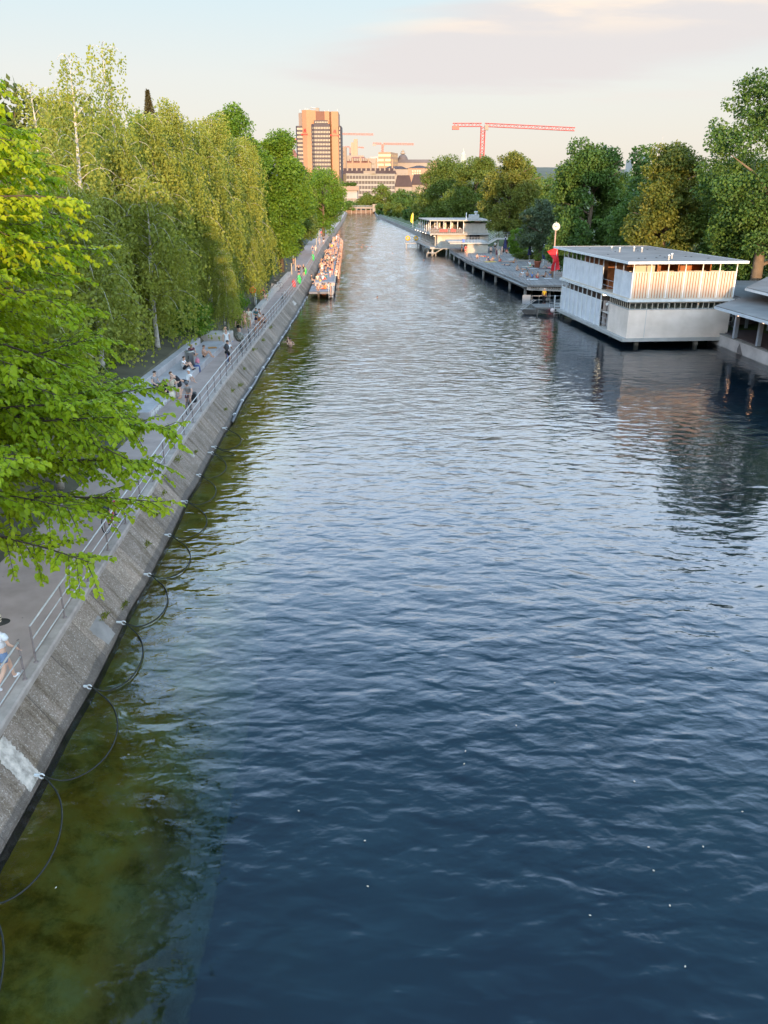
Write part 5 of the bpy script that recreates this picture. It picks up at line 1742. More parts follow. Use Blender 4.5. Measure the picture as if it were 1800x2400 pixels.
# bank wall and fence beyond
fw = thing('fence', 'long grey railing on the far right bank wall', 'fence', (0, 0, 0))
pw = MB()
ysf = [208, 240, 275, 320, 382, 430, 492, 560, 616]
for a, b2 in zip(ysf, ysf[1:]):
    xa, xb = rw(a) - (3.2 if a < 230 else .3), rw(b2) - .3
    if a < 230:
        xa = 8.6
    pw.add([(xa, a, -3), (xb, b2, -3), (xb, b2, 1.15), (xa, a, 1.15), (xa + .5, a, -3), (xb + .5, b2, -3), (xb + .5, b2, 1.15), (xa + .5, a, 1.15)], [(1, 0, 3, 2), (4, 5, 6, 7), (3, 7, 6, 2), (0, 4, 7, 3)])
pw.build('wall', dark_conc, fw)
fpt = [(8.9, 208), (rw(240), 240), (rw(275), 275), (rw(320), 320), (rw(382), 382), (rw(430), 430), (rw(492), 492), (rw(560), 560), (rw(616), 616)]
fr2 = MB()
for z in (1.6, 2.2):
    fr2.tube([(x, y, z) for x, y in fpt], .05, 4)
for k in range(90):
    y = 208 + k * 4.5
    x = interp([(b, a) for a, b in fpt], y)
    fr2.tube([(x, y, 1.15), (x, y, 2.2)], .045, 4)
fr2.build('railing', grey_paint, fw)
# ================================================================ THE CITY BEYOND
SHARED = {}


def window_part(parent, x, y, z, w, h, mat, rz=0.0, name='window', kind=None):
    key = (round(w, 2), round(h, 2), mat.name)
    if key not in SHARED:
        m = MB().box(-w / 2, w / 2, -.12, .06, 0, h)
        me = bpy.data.meshes.new('window')
        me.from_pydata(m.v, [], m.f)
        me.materials.append(mat)
        SHARED[key] = me
    o = link_mesh(name, SHARED[key], parent)
    o.location = (x, y, z)
    o.rotation_euler = (0, 0, rz)
    return o


def px_w(px, Y):
    return at_y(px, 450, Y).x


def pz(py, Y, px=860):
    return at_y(px, py, Y).z


dark_win = M('city_dark_window', (0.05, 0.045, 0.045), 0.2, 0.2)
pale_win = M('city_pale_window', (0.27, 0.23, 0.175), 0.35, 0.25, 0.15)
sand = M('city_sandstone', (0.28, 0.19, 0.125), 0.85, 0.1, 0.05)
sand2 = M('city_pale_render', (0.27, 0.22, 0.18), 0.85, 0.1, 0.05)
tile_red = M('city_red_tiles', (0.24, 0.10, 0.075), 0.85, 0.2, 0.1)
tile_dark = M('city_dark_tiles', (0.06, 0.040, 0.040), 0.85, 0.25, 0.1)
slate = M('city_slate', (0.12, 0.10, 0.10), 0.8, 0.15, 0.05)
office = M('city_office_white', (0.30, 0.28, 0.25), 0.8, 0.06, 0.05)

# ---- hotel tower
YH = 700.0
HX = px_w(755, YH)
hx_ = lambda v: px_w(680 + v * .0844, YH) - HX
hz_ = lambda v: pz(240 + v * .0844, YH)
ht = thing('hotel_tower', 'tall hotel tower of tan concrete slabs and dark window bands with red emblems', 'tower', (HX, YH, 0))
tan_c = M('tan_concrete', (0.36, 0.19, 0.105), 0.85, 0.08, 0.05)
grey_c = M('mauve_concrete', (0.22, 0.175, 0.16), 0.85, 0.08, 0.05)
band = M('dark_band', (0.055, 0.042, 0.050), 0.6, 0.1, 0.1)


def slab_core(a, b, c, d, top, name='core_slab'):
    """A concrete core with a canted left facet: left edge a, facet edge b, right edge c."""
    return MB().prism([(hx_(a), 3.0), (hx_(b), 0), (hx_(c), 0), (hx_(c), d), (hx_(a), d)], 0, top).build(name, tan_c, ht)


slab_core(390, 515, 640, 14, hz_(205))
MB().prism([(hx_(640) + .01, 0.0), (hx_(765), 1.2), (hx_(765), 13), (hx_(640) + .01, 13)], hz_(600), hz_(215)).build('core_slab', tan_c, ht)
slab_core(1140, 1190, 1370, 14, hz_(250))
MB().prism([(hx_(1005), 1.2), (hx_(1135), 0.4), (hx_(1135), 13), (hx_(1005), 13)], hz_(640), hz_(240)).build('core_slab', tan_c, ht)
MB().box(hx_(760), hx_(1010), 1.6, 14, hz_(560), hz_(240)).build('plant_recess', M('brown_panel', (0.17, 0.08, 0.055), 0.8, 0.1, 0.1), ht)
MB().box(hx_(275), hx_(385), 10, 26, 0, hz_(262)).build('rear_core', grey_c, ht)
MB().box(hx_(1355), hx_(1372), 14.2, 26, 0, hz_(262)).build('rear_core', grey_c, ht)


def bay(a, b, c, top, y0, depth):
    return MB().prism([(hx_(a), y0 + 2.2), (hx_(b), y0), (hx_(c), y0), (hx_(c), y0 + depth), (hx_(a), y0 + depth)], 0, top).build('window_bay', band, ht)


bay(612, 722, 1140, hz_(600), -1.6, 14)
MB().box(hx_(722), hx_(1090), -1.2, 10, hz_(600) + .01, hz_(500)).build('window_bay', band, ht)
bay(203, 250, 400, hz_(640), 3.5, 18)
MB().prism([(hx_(1372) + .05, 2.0), (hx_(1425), 2.0), (hx_(1442), 4), (hx_(1442), 26), (hx_(1372) + .05, 26)], 0, hz_(640)).build('window_bay', band, ht)
cnt = 0
pitch = (hz_(710) - hz_(1830)) / 10
for r_ in range(11):
    zb = hz_(735) - pitch * r_ - .2
    for k in range(10):
        window_part(ht, hx_(745) + (hx_(1128) - hx_(745)) * k / 9, -1.68, zb, .78, 1.45, pale_win)
    for k in range(3):
        x = hx_(632) + (hx_(712) - hx_(632)) * k / 2
        yw = .55 - 2.1 * (x - hx_(612)) / (hx_(722) - hx_(612))
        cnt += 1
        window_part(ht, x, yw - .15, zb, .6, 1.5, pale_win, math.atan2(-2.2, hx_(722) - hx_(612)))
rest = MB()
for r_ in range(11):
    zb = hz_(735) - pitch * r_ - .5
    for k in range(5):
        x = hx_(255) + (hx_(390) - hx_(255)) * k / 4
        rest.box(x - .36, x + .36, 3.36, 3.48, zb, zb + 1.5)
    rest.box(hx_(1392), hx_(1412), 1.86, 1.98, zb, zb + 1.75)
for k in range(8):
    x = hx_(765) + (hx_(1078) - hx_(765)) * k / 7
    rest.box(x - .45, x + .45, -1.32, -1.22, hz_(600) + .7, hz_(535))
wr = rest.build('window', pale_win, ht)
wr['kind'] = 'stuff'
MB().box(hx_(762), hx_(850), 4, 9, hz_(240), hz_(135)).build('lift_house', sand2, ht)
MB().tube([(hx_(770), 6, hz_(150)), (hx_(620), 5, hz_(120))], .5, 6).build('crane_arm', grey_paint, ht)
an = MB()
for v, w_ in ((345, 180), (480, 140), (520, 160), (560, 165), (1010, 215), (1110, 200), (1345, 170)):
    an.tube([(hx_(v), 3, hz_(255)), (hx_(v), 3, hz_(w_))], .12, 4)
an.build('antenna', white_paint, ht)
red_em = M('red_emblem', (0.70, 0.02, 0.03), 0.5, 0.05)
for v, w_, y0, rz in ((450, 725, 1.2, -.66), (1265, 755, -.15, 0.0)):
    e = 1.0
    ez = hz_(w_ + 105)
    H_ = (hz_(w_) - ez)
    ex = hx_(v)
    m = MB()
    q_ = H_ / 8.0

    def stroke(pts):
        c_, s_ = math.cos(rz), math.sin(rz)
        a = [(ex + x * q_ * c_, y0 + x * q_ * s_ - .3, ez + z * q_) for x, z in pts]
        b_ = [(ex + x * q_ * c_, y0 + x * q_ * s_ - .05, ez + z * q_) for x, z in pts]
        n = len(pts)
        m.add(a + b_, [tuple(range(n)), tuple(range(2 * n - 1, n - 1, -1))] + [(k, n + k, n + (k + 1) % n, (k + 1) % n) for k in range(n)])
    stroke([(-4.0, 0), (-2.9, 0), (-.2, 5.2), (-.9, 7.8)])
    stroke([(-1.2, 8), (.2, 8), (2.0, 0), (.6, 0)])
    stroke([(.5, 3.0), (1.2, 4.4), (2.4, 8), (3.4, 8), (4.6, 0), (3.0, 0), (2.4, 4.6)])
    m.build('emblem', red_em, ht)
    text_mesh('emblem_lettering', 'Marriott', 1.9, red_em, ht, (ex, y0 - .3 if rz == 0 else y0 - .2, ez - 2.0), (math.pi / 2, 0, rz), ext=.02, ax='CENTER', sx=1.1)


def block(name, label, x0, x1, y0, y1, Y, depth, wall, rows=0, cols=0, wmat=None, ww=1.1, wh=1.5, zb=None, roof=None, roof_h=0, slant=0.0, cat='building', wname='window', mansard=False, group=None, hip=.3, top_m=0.8, maxw=100):
    """A city block seen between photo columns x0..x1 and rows y0 (eaves) ..y1, standing at the distance Y."""
    xa, xb = px_w(x0, Y), px_w(x1, Y)
    za, zt = (pz(y1, Y) - 4 if zb is None else zb), pz(y0, Y)
    cx = (xa + xb) / 2
    o = thing(name, label, cat, (cx, Y, 0), 0, group)
    a, b_ = xa - cx, xb - cx
    MB().add([(a, 0, za), (b_, slant, za), (b_, slant + depth, za), (a, depth, za), (a, 0, zt), (b_, slant, zt), (b_, slant + depth, zt), (a, depth, zt)],
             [(3, 2, 1, 0), (4, 5, 6, 7), (0, 1, 5, 4), (1, 2, 6, 5), (2, 3, 7, 6), (3, 0, 4, 7)]).build('wall', wall, o)
    rfo = None
    if roof:
        h_ = roof_h
        i = min((b_ - a), depth) * hip
        o_ = .5
        vs = [(a - o_, -o_, zt + .02), (b_ + o_, slant - o_, zt + .02), (b_ + o_, slant + depth + o_, zt + .02), (a - o_, depth + o_, zt + .02)]
        if mansard:
            vs += [(a + 2, 2.2, zt + h_), (b_ - 2, slant + 2.2, zt + h_), (b_ - 2, slant + depth - 2, zt + h_), (a + 2, depth - 2, zt + h_)]
            fs = [(0, 1, 5, 4), (1, 2, 6, 5), (2, 3, 7, 6), (3, 0, 4, 7), (4, 5, 6, 7), (3, 2, 1, 0)]
        else:
            vs += [(a + i, depth / 2, zt + h_), (b_ - i, slant + depth / 2, zt + h_)]
            fs = [(0, 1, 5, 4), (1, 2, 5), (2, 3, 4, 5), (3, 0, 4), (3, 2, 1, 0)]
        rfo = MB().add(vs, fs).build('roof', roof, o)
    n = 0
    for r_ in range(rows):
        z = zt - (r_ + 1) * (zt - (za + 4)) / (rows + .25) + .3
        for k in range(cols):
            f = (k + .5) / cols
            if n >= maxw:
                break
            window_part(o, a + (b_ - a) * f, slant * f - .02, z, ww, wh, wmat or dark_win, math.atan2(slant, b_ - a), wname)
            n += 1
    return o, rfo, (a, b_, za, zt)


def dormers(rfo, a, b_, zt, n, h, mat, depth=1.6, slant=0.0, size=1.3, y0=.8):
    for k in range(n):
        f = (k + .5) / n
        x = a + (b_ - a) * f
        m = MB().box(x - size / 2, x + size / 2, slant * f + y0, slant * f + y0 + depth * 2, zt + h, zt + h + size * 1.2)
        m.add([(x - size * .65, slant * f + y0 - .1, zt + h + size * 1.2), (x + size * .65, slant * f + y0 - .1, zt + h + size * 1.2), (x, slant * f + y0 - .1, zt + h + size * 1.9), (x, slant * f + y0 + depth * 2.4, zt + h + size * 1.9), (x - size * .65, slant * f + y0 + depth * 2, zt + h + size * 1.2), (x + size * .65, slant * f + y0 + depth * 2, zt + h + size * 1.2)],
              [(0, 1, 2), (0, 2, 3, 4), (1, 5, 3, 2)])
        m.build('dormer', mat, rfo)


cz = lambda v: 300 + v * .1567
cxp = lambda v: 780 + v * .1567
# long pale office block with stepped attic
o, rf_, (a, b_, za, zt) = block('office_block', 'long pale office block with rows of windows at the end of the canal', cxp(205), cxp(930), cz(690), cz(1090), 720, 30, office, 6, 16, M('office_window', (0.12, 0.10, 0.095), 0.25, 0.2, 0.1), 2.2, 2.5, zb=0, slant=14)
MB().add([(a - 8, 12, za), (a - .02, .1, za), (a - .02, 25, za), (a - 8, 30, za), (a - 8, 12, zt), (a - .02, .1, zt), (a - .02, 25, zt), (a - 8, 30, zt)], [(3, 2, 1, 0), (4, 5, 6, 7), (0, 1, 5, 4), (1, 2, 6, 5), (2, 3, 7, 6), (3, 0, 4, 7)]).build('side_wing', office, o)
MB().add([(a - .5, -.9, zt - 5.2), (b_, 13.1, zt - 5.2), (b_, 14.2, zt - 5.2), (a - .5, .2, zt - 5.2), (a - .5, -.9, zt - 4.7), (b_, 13.1, zt - 4.7), (b_, 14.2, zt - 4.7), (a - .5, .2, zt - 4.7)], [(0, 1, 5, 4), (4, 5, 6, 7), (3, 2, 1, 0), (1, 2, 6, 5), (3, 0, 4, 7)]).build('cornice', office, o)
MB().add([(a - .3, -.6, zt - .1), (b_ + .3, 13.4, zt - .1), (b_ + .3, 44, zt - .1), (a - .3, 30, zt - .1), (a - .3, -.6, zt + .5), (b_ + .3, 13.4, zt + .5), (b_ + .3, 44, zt + .5), (a - .3, 30, zt + .5)], [(0, 1, 5, 4), (4, 5, 6, 7), (1, 2, 6, 5), (3, 0, 4, 7), (3, 2, 1, 0)]).build('roof_edge', office, o)
MB().box(-6, 4, 6, 20, zt + .5, zt + 2.6).build('roof_house', sand2, o)
# dark mansard blocks
o, rf_, (a, b_, za, zt) = block('apartment_block', 'dark mansard roofed block right of the pale office block', cxp(932), cxp(1182), cz(880), cz(1050), 735, 24, sand2, 2, 9, dark_win, 1.1, 2.0, zb=0, roof=tile_dark, roof_h=pz(cz(705), 735) - pz(cz(880), 735), mansard=True)
dormers(rf_, a, b_, zt, 7, 1.5, sand2)
dormers(rf_, a, b_, zt, 4, 9.0, sand2, y0=1.6)
o, rf_, (a, b_, za, zt) = block('apartment_block', 'dark mansard roofed block half hidden behind the right bank trees', cxp(1186), cxp(1375), cz(850), cz(1050), 760, 24, sand2, 2, 8, dark_win, 1.1, 2.2, zb=0, roof=tile_dark, roof_h=pz(cz(690), 760) - pz(cz(850), 760), mansard=True)
dormers(rf_, a, b_, zt, 5, 1.5, sand2)
# long row of dark roofs behind the office block
o, rf_, (a, b_, za, zt) = block('row_of_houses', 'old terrace with one long dark roof and chimneys behind the pale office block', cxp(120), cxp(950), cz(690), cz(750), 810, 26, sand2, 0, 0, zb=0, roof=tile_dark, roof_h=pz(cz(600), 810) - pz(cz(690), 810), mansard=True)
dormers(rf_, a, b_, zt, 12, 3.0, sand2)
for k in range(7):
    x = a + (b_ - a) * (k + .5) / 7
    MB().box(x - .7, x + .7, 6, 7.4, zt + 4, zt + 13 + (k % 3)).build('chimney', sand, rf_)
# upper slope
o, rf_, (a, b_, za, zt) = block('school_building', 'long building with red tiled hip roof and dormers on the slope', cxp(190), cxp(580), cz(520), cz(615), 980, 24, sand, 3, 14, dark_win, 1.2, 1.7, zb=8, roof=tile_red, roof_h=pz(cz(425), 980) - pz(cz(520), 980), hip=.35)
dormers(rf_, a, b_, zt, 12, 1.8, sand2, size=1.8)
o, rf_, (a, b_, za, zt) = block('office_block', 'stepped modern block between the red roof and the sandstone cube', cxp(560), cxp(682), cz(430), cz(610), 1060, 24, M('bluish_glass', (0.22, 0.22, 0.24), 0.4, 0.15, 0.05), 5, 6, dark_win, 2.4, 1.5, zb=12)
block('office_block', 'pale block with balconies in front of the stepped modern one', cxp(455), cxp(640), cz(455), cz(610), 1040, 10, sand2, 5, 7, dark_win, 2.4, 1.4, zb=12)
block('office_block', 'flat roofed pale building above the red tiled roof', cxp(175), cxp(470), cz(410), cz(440), 1080, 20, sand2, 1, 12, dark_win, 1.6, 1.5, zb=20)
# sandstone cube
o, rf_, (a, b_, za, zt) = block('cube_building', 'sandstone cube with a grid of square windows on the slope', cxp(683), cxp(862), cz(360), cz(615), 1100, 40, sand, 8, 6, M('amber_window', (0.40, 0.28, 0.14), 0.3, 0.15, 0.1), 2.6, 2.6, zb=14)
dx_ = px_w(cxp(970), 1128) - o.location.x
MB().add([(b_ + .02, .05, za), (dx_, 28, za), (dx_, 60, za), (b_ + .02, 39, za), (b_ + .02, .05, zt), (dx_, 28, zt - .3), (dx_, 60, zt), (b_ + .02, 39, zt)], [(3, 2, 1, 0), (4, 5, 6, 7), (0, 1, 5, 4), (1, 2, 6, 5), (2, 3, 7, 6), (3, 0, 4, 7)]).build('side_wing', sand, o)
for r_ in range(8):
    for k in range(5):
        f = (k + .5) / 5
        window_part(o, b_ + (dx_ - b_) * f, 28 * f - .25, zt - (r_ + 1) * (zt - za - 4) / 8.25 + .3, 2.4, 2.6, MATS['amber_window'], math.atan2(28, dx_ - b_))
# domed university
o, rf_, (a, b_, za, zt) = block('domed_university', 'long university building with a dark dome and lantern on the skyline', cxp(965), cxp(1480), cz(520), cz(590), 1150, 34, sand2, 2, 20, dark_win, 1.6, 2.2, zb=20, roof=slate, roof_h=pz(cz(470), 1150) - pz(cz(520), 1150), mansard=True)
dcx = px_w(cxp(1046), 1150) - o.location.x
dr_ = (px_w(cxp(1125), 1150) - px_w(cxp(968), 1150)) / 2
dz0, dz1 = pz(cz(490), 1150), pz(cz(385), 1150)
dm = MB().lathe([(dr_, 0)] + [(dr_ * math.cos(t * math.pi / 18), (dz1 - dz0) * math.sin(t * math.pi / 18)) for t in range(1, 9)] + [(dr_ * .22, (dz1 - dz0))], (dcx, 10, dz0), 28).build('dome', slate, o, True)
MB().lathe([(dr_ * 1.02, zt - dz0), (dr_ * 1.02, 0.0)], (dcx, 10, dz0), 28).build('drum', sand2, o)
lz_ = pz(cz(312), 1150)
MB().lathe([(3.2, 0), (3.2, (lz_ - dz1) * .3), (2.2, (lz_ - dz1) * .34), (2.0, (lz_ - dz1) * .55), (2.6, (lz_ - dz1) * .58), (.5, (lz_ - dz1) * .8), (.3, lz_ - dz1)], (dcx, 10, dz1), 12).build('lantern', sand2, dm, True)
block('office_block', 'low orange sandstone wing right of the domed university', cxp(1485), cxp(1600), cz(487), cz(600), 1160, 20, sand, 2, 5, dark_win, 1.4, 1.8, zb=20)
o, rf_, (a, b_, za, zt) = block('museum_building', 'tan building with dark hip roof and four dark windows', cxp(1120), cxp(1460), cz(600), cz(730), 900, 26, M('tan_stone', (0.31, 0.20, 0.14), 0.85, 0.1, 0.05), 0, 0, zb=6, roof=tile_dark, roof_h=pz(cz(555), 900) - pz(cz(600), 900), hip=.4)
for k in range(4):
    for z in (cz(660), cz(700)):
        window_part(o, px_w(cxp(1193 + k * 35), 900) - o.location.x, -.1, pz(z, 900), 1.6, 2.0, dark_win)
block('low_houses', 'cluster of low roofs with skylights below the sandstone cube', cxp(760), cxp(1120), cz(615), cz(680), 870, 20, sand2, 2, 12, dark_win, 1.2, 1.2, zb=6, roof=tile_dark, roof_h=3.0)
for v0, v1, w0, lb in ((322, 378, 165, 'taller slab of the slim twin towers far on the skyline'), (283, 321, 215, 'shorter slab of the slim twin towers far on the skyline')):
    block('slim_tower', lb, cxp(v0), cxp(v1), cz(w0), cz(420), 1500, 12, M('tower_tan', (0.34, 0.245, 0.17), 0.85, 0.06, 0.03), zb=30, cat='tower')
o = thing('round_tower', 'slender round cornered tan tower directly right of the hotel', 'tower', (px_w(cxp(162), 940), 940, 0))
MB().lathe([(4.2, 0), (4.2, pz(cz(285), 940)), (3.0, pz(cz(280), 940))], (0, 0, 0), 18).build('wall', sand, o, True)
for k in range(4):
    window_part(o, 1.0, -4.1, pz(cz(380 + k * 55), 940), .9, 2.2, dark_win)
o, rf_, (a, b_, za, zt) = block('apartment_block', 'pale block with conical red roof left of the hotel tower', 681, 700, 368, 396, 880, 18, sand2, 4, 5, dark_win, 1.2, 1.7, zb=6, roof=tile_red, roof_h=8, hip=.5)
block('apartment_block', 'pale block at the left edge of the skyline gap, behind the birches', 660, 682, 380, 400, 900, 18, sand2, 3, 4, dark_win, 1.2, 1.7, zb=6, roof=tile_red, roof_h=5, hip=.4)
# flat hall at the canal end, weir bridge
o, rf_, (a, b_, za, zt) = block('flat_hall', 'low hall with a tan flat roof and dark strip windows at the canal end', cxp(140), cxp(365), cz(935), cz(1110), 670, 18, M('hall_grey', (0.33, 0.29, 0.27), 0.8, 0.1, 0.1), 1, 10, M('hall_window', (0.13, 0.11, 0.11), 0.3, 0.1), 1.7, 3.2, zb=0)
MB().box(a - 1.5, b_ + 1.5, -1.5, 19, zt + .02, pz(cz(872), 670)).build('roof', M('tan_roof', (0.28, 0.19, 0.14), 0.8, 0.1, 0.1), o)
for k in range(5):
    x = o.location.x + a + 2 + k * (b_ - a - 4) / 4
    tr = thing('roof_shrub', 'dark shrub growing on the tan flat roof of the hall', 'shrub', (x, 676, pz(cz(872), 670)), k, 'shrubs on the roof of the hall')
    link_mesh('crown', SV[2], tr)
    tr.scale = (.42, .42, .42 + .05 * (k % 2))
wb = thing('weir_bridge', 'low tan bridge with sluice boards closing the far end of the canal', 'bridge', (-16, 616, 0))
bxa, bxb = px_w(800, 616) + 16, px_w(880, 616) + 16
MB().box(bxa, bxb, 0, 8, 3.2, 4.2).build('deck', M('bridge_tan', (0.28, 0.22, 0.18), 0.8, 0.15, 0.1), wb)
for k in range(8):
    x = bxa + (bxb - bxa) * k / 7
    MB().box(x - .35, x + .35, .4, 7, -3, 3.2).build('pier', M('bridge_tan', (0.28, 0.22, 0.18)), wb)
MB().box(bxa, bxb, 1.2, 1.5, -1, 2.2).build('sluice_board', M('sluice_brown', (0.17, 0.11, 0.08), 0.8, 0.3, 0.4), wb)
rb_ = MB()
for z in (4.7, 5.2):
    rb_.tube([(bxa, .1, z), (bxb, .1, z)], .09, 4)
for k in range(20):
    x = bxa + (bxb - bxa) * k / 19
    rb_.tube([(x, .1, 4.2), (x, .1, 5.2)], .08, 4)
rb_.build('railing', grey_paint, wb)
MB().box(px_w(873, 616) + 16, px_w(889, 616) + 16, -2, 4, 1.0, 6.2).build('gate_house', sand2, wb)
block('office_block', 'grey flat topped block with a thin mast behind the right bank trees', 1512, 1536, 360, 400, 350, 10, M('block_grey', (0.36, 0.35, 0.34), 0.8, 0.06, 0.1), 2, 4, dark_win, .6, .6, zb=0)
tp = COL.objects[-1]
mo = thing('mast', 'thin radio mast above the grey flat topped block', 'mast', (px_w(1539, 352), 352, 0))
MB().tube([(0, 0, 20), (0, 0, pz(318, 352, 1539))], .07, 5).build('pole', grey_paint, mo)
block('office_block', 'lower grey block left of the flat topped one, behind the dome tree', 1476, 1510, 374, 400, 355, 10, MATS['block_grey'], 2, 4, dark_win, .6, .6, zb=0)
sp2 = thing('spire', 'tiny pale lantern spire above the plane trees on the skyline', 'spire', (px_w(1083, 1300), 1300, 0))
MB().lathe([(3.5, 40), (3.5, pz(362, 1300, 1083)), (1.2, pz(356, 1300, 1083)), (.3, pz(348, 1300, 1083))], (0, 0, 0), 10).build('wall', M('pale_green', (0.40, 0.42, 0.36), 0.8, 0.1), sp2)


# ---- cranes
def lattice(mb, p0, p1, w, n, r, tri=False):
    """An open lattice beam from p0 to p1."""
    p0, p1 = Vector(p0), Vector(p1)
    d = (p1 - p0).normalized()
    a = (Vector((0, 1, 0)) if abs(d.y) < .9 else Vector((1, 0, 0)))
    b = d.cross(a).normalized()
    cs = [a * w / 2 + b * w / 2, a * w / 2 - b * w / 2, -a * w / 2 - b * w / 2, -a * w / 2 + b * w / 2]
    for c in cs:
        mb.tube([p0 + c, p1 + c], r, 4)
    for k in range(n):
        q0, q1 = p0.lerp(p1, k / n), p0.lerp(p1, (k + 1) / n)
        for j in range(4):
            e, f = cs[j], cs[(j + 1) % 4]
            mb.tube([q0 + (e if k % 2 else f), q1 + (f if k % 2 else e)], r * .7, 4, False)
    return mb


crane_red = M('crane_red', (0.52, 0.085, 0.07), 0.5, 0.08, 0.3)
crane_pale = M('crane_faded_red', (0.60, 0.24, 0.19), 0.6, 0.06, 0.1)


def crane(label, mx, m_top, m_bot, jl, jlz, jr, jrz, Y, mat, w, group=None, r=.14):
    c_ = thing('tower_crane', label, 'crane', (px_w(mx, Y), Y, 0), 0, group)
    X0 = c_.location.x
    zt_, zb_ = pz(m_top, Y, mx), pz(m_bot, Y, mx)
    lattice(MB(), (0, 0, zb_ - 6), (0, 0, zt_), w, 16, r * 1.3).build('mast', mat, c_)
    xl, zl_ = at_y(jl, jlz, Y).x - X0, at_y(jl, jlz, Y).z
    xr, zr_ = at_y(jr, jrz, Y).x - X0, at_y(jr, jrz, Y).z
    lattice(MB(), (xl, 0, zt_ + (zl_ - zt_) * .6 + .6), (-w * .4, 0, zt_ + .6), w * .75, 8, r).build('counter_jib', mat, c_)
    lattice(MB(), (w * .4, 0, zt_ + .6), (xr, 0, zr_), w * .75, 26, r).build('jib', mat, c_)
    MB().bbox(xl - .2, xl + w * 1.6, -w * .6, w * .6, zt_ - w * .75, zt_ + w * .1, .08).build('counterweight', mat, c_)
    MB().bbox(w * .35, w * 1.25, -w * .9, -w * .1, zt_ - w * .9, zt_ + w * .3, .06).build('cab', sand2, c_)
    return c_


crane('big red tower crane standing behind the right bank trees', 1126, 296, 380, 1061, 296, 1347, 303, 420, crane_red, 1.9, r=.125)
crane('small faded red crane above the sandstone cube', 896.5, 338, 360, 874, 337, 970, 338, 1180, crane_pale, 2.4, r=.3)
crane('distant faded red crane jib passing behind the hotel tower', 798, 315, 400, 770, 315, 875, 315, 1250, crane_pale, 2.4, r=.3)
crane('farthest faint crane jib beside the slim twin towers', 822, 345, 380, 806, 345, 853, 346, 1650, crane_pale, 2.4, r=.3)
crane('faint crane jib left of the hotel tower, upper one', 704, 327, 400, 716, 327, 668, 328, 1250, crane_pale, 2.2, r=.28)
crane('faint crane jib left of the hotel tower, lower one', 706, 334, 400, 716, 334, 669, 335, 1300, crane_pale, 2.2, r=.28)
# ================================================================ PEOPLE
SK = M('skin', (0.52, 0.30, 0.21), 0.55, 0.08, 5.0)
SKINS = [SK, M('tanned_skin', (0.42, 0.22, 0.14), 0.55, 0.08, 5.0), M('fair_skin', (0.60, 0.37, 0.27), 0.55, 0.08, 5.0)]
face_dark = M('eye_and_lip', (0.10, 0.045, 0.04), 0.5, 0.1)
CL = {}
for nm, c_ in {'black': (.018, .017, .02), 'white': (.70, .69, .70), 'cream': (.62, .55, .42), 'grey': (.27, .26, .26), 'navy': (.03, .035, .09), 'red': (.55, .05, .05), 'orange': (.62, .24, .06),
               'green': (.06, .42, .09), 'blue': (.10, .18, .42), 'pink': (.62, .22, .28), 'yellow': (.72, .46, .03), 'denim': (.16, .22, .34), 'maroon': (.11, .03, .045), 'teal': (.06, .16, .17), 'salmon': (.60, .30, .20), 'brown': (.17, .09, .05)}.items():
    CL[nm] = M('cloth_' + nm, c_, 0.85, 0.18, 9.0)
HAIR = {'dark': M('dark_hair', (0.028, 0.018, 0.014), 0.5, 0.3, 20.0), 'brown': M('brown_hair', (0.10, 0.05, 0.025), 0.5, 0.3, 20.0), 'blond': M('blond_hair', (0.42, 0.28, 0.13), 0.5, 0.2, 20.0), 'grey': M('grey_hair', (0.35, 0.33, 0.31), 0.5, 0.2, 20.0)}
V3 = Vector


def mirror(p):
    return V3((-p.x, p.y, p.z))


def joints(base, **over):
    """Joint positions (the figure faces -Y). Right-side names end in 2; a missing one mirrors side 1."""
    j = {k: V3(v) for k, v in base.items()}
    for k, v in over.items():
        j[k] = V3(v)
    for k in list(j):
        if k.endswith('1') and k[:-1] + '2' not in j:
            j[k[:-1] + '2'] = mirror(j[k])
    return j


STAND = dict(pelvis=(0, 0, .96), waist=(0, -.01, 1.12), chest=(0, 0, 1.30), neck=(0, .01, 1.47), head=(0, -.015, 1.60), top=(0, 0, 1.69),
             sh1=(.175, 0, 1.405), el1=(.235, .02, 1.12), wr1=(.245, -.06, .88), ha1=(.245, -.085, .80),
             hip1=(.09, 0, .90), kn1=(.10, -.02, .50), an1=(.10, .02, .09), to1=(.115, -.15, .035))


def shift(d, dz=0, dy=0, keys=None):
    return {k: (v[0], v[1] + dy, v[2] + dz) for k, v in d.items() if keys is None or k in keys}


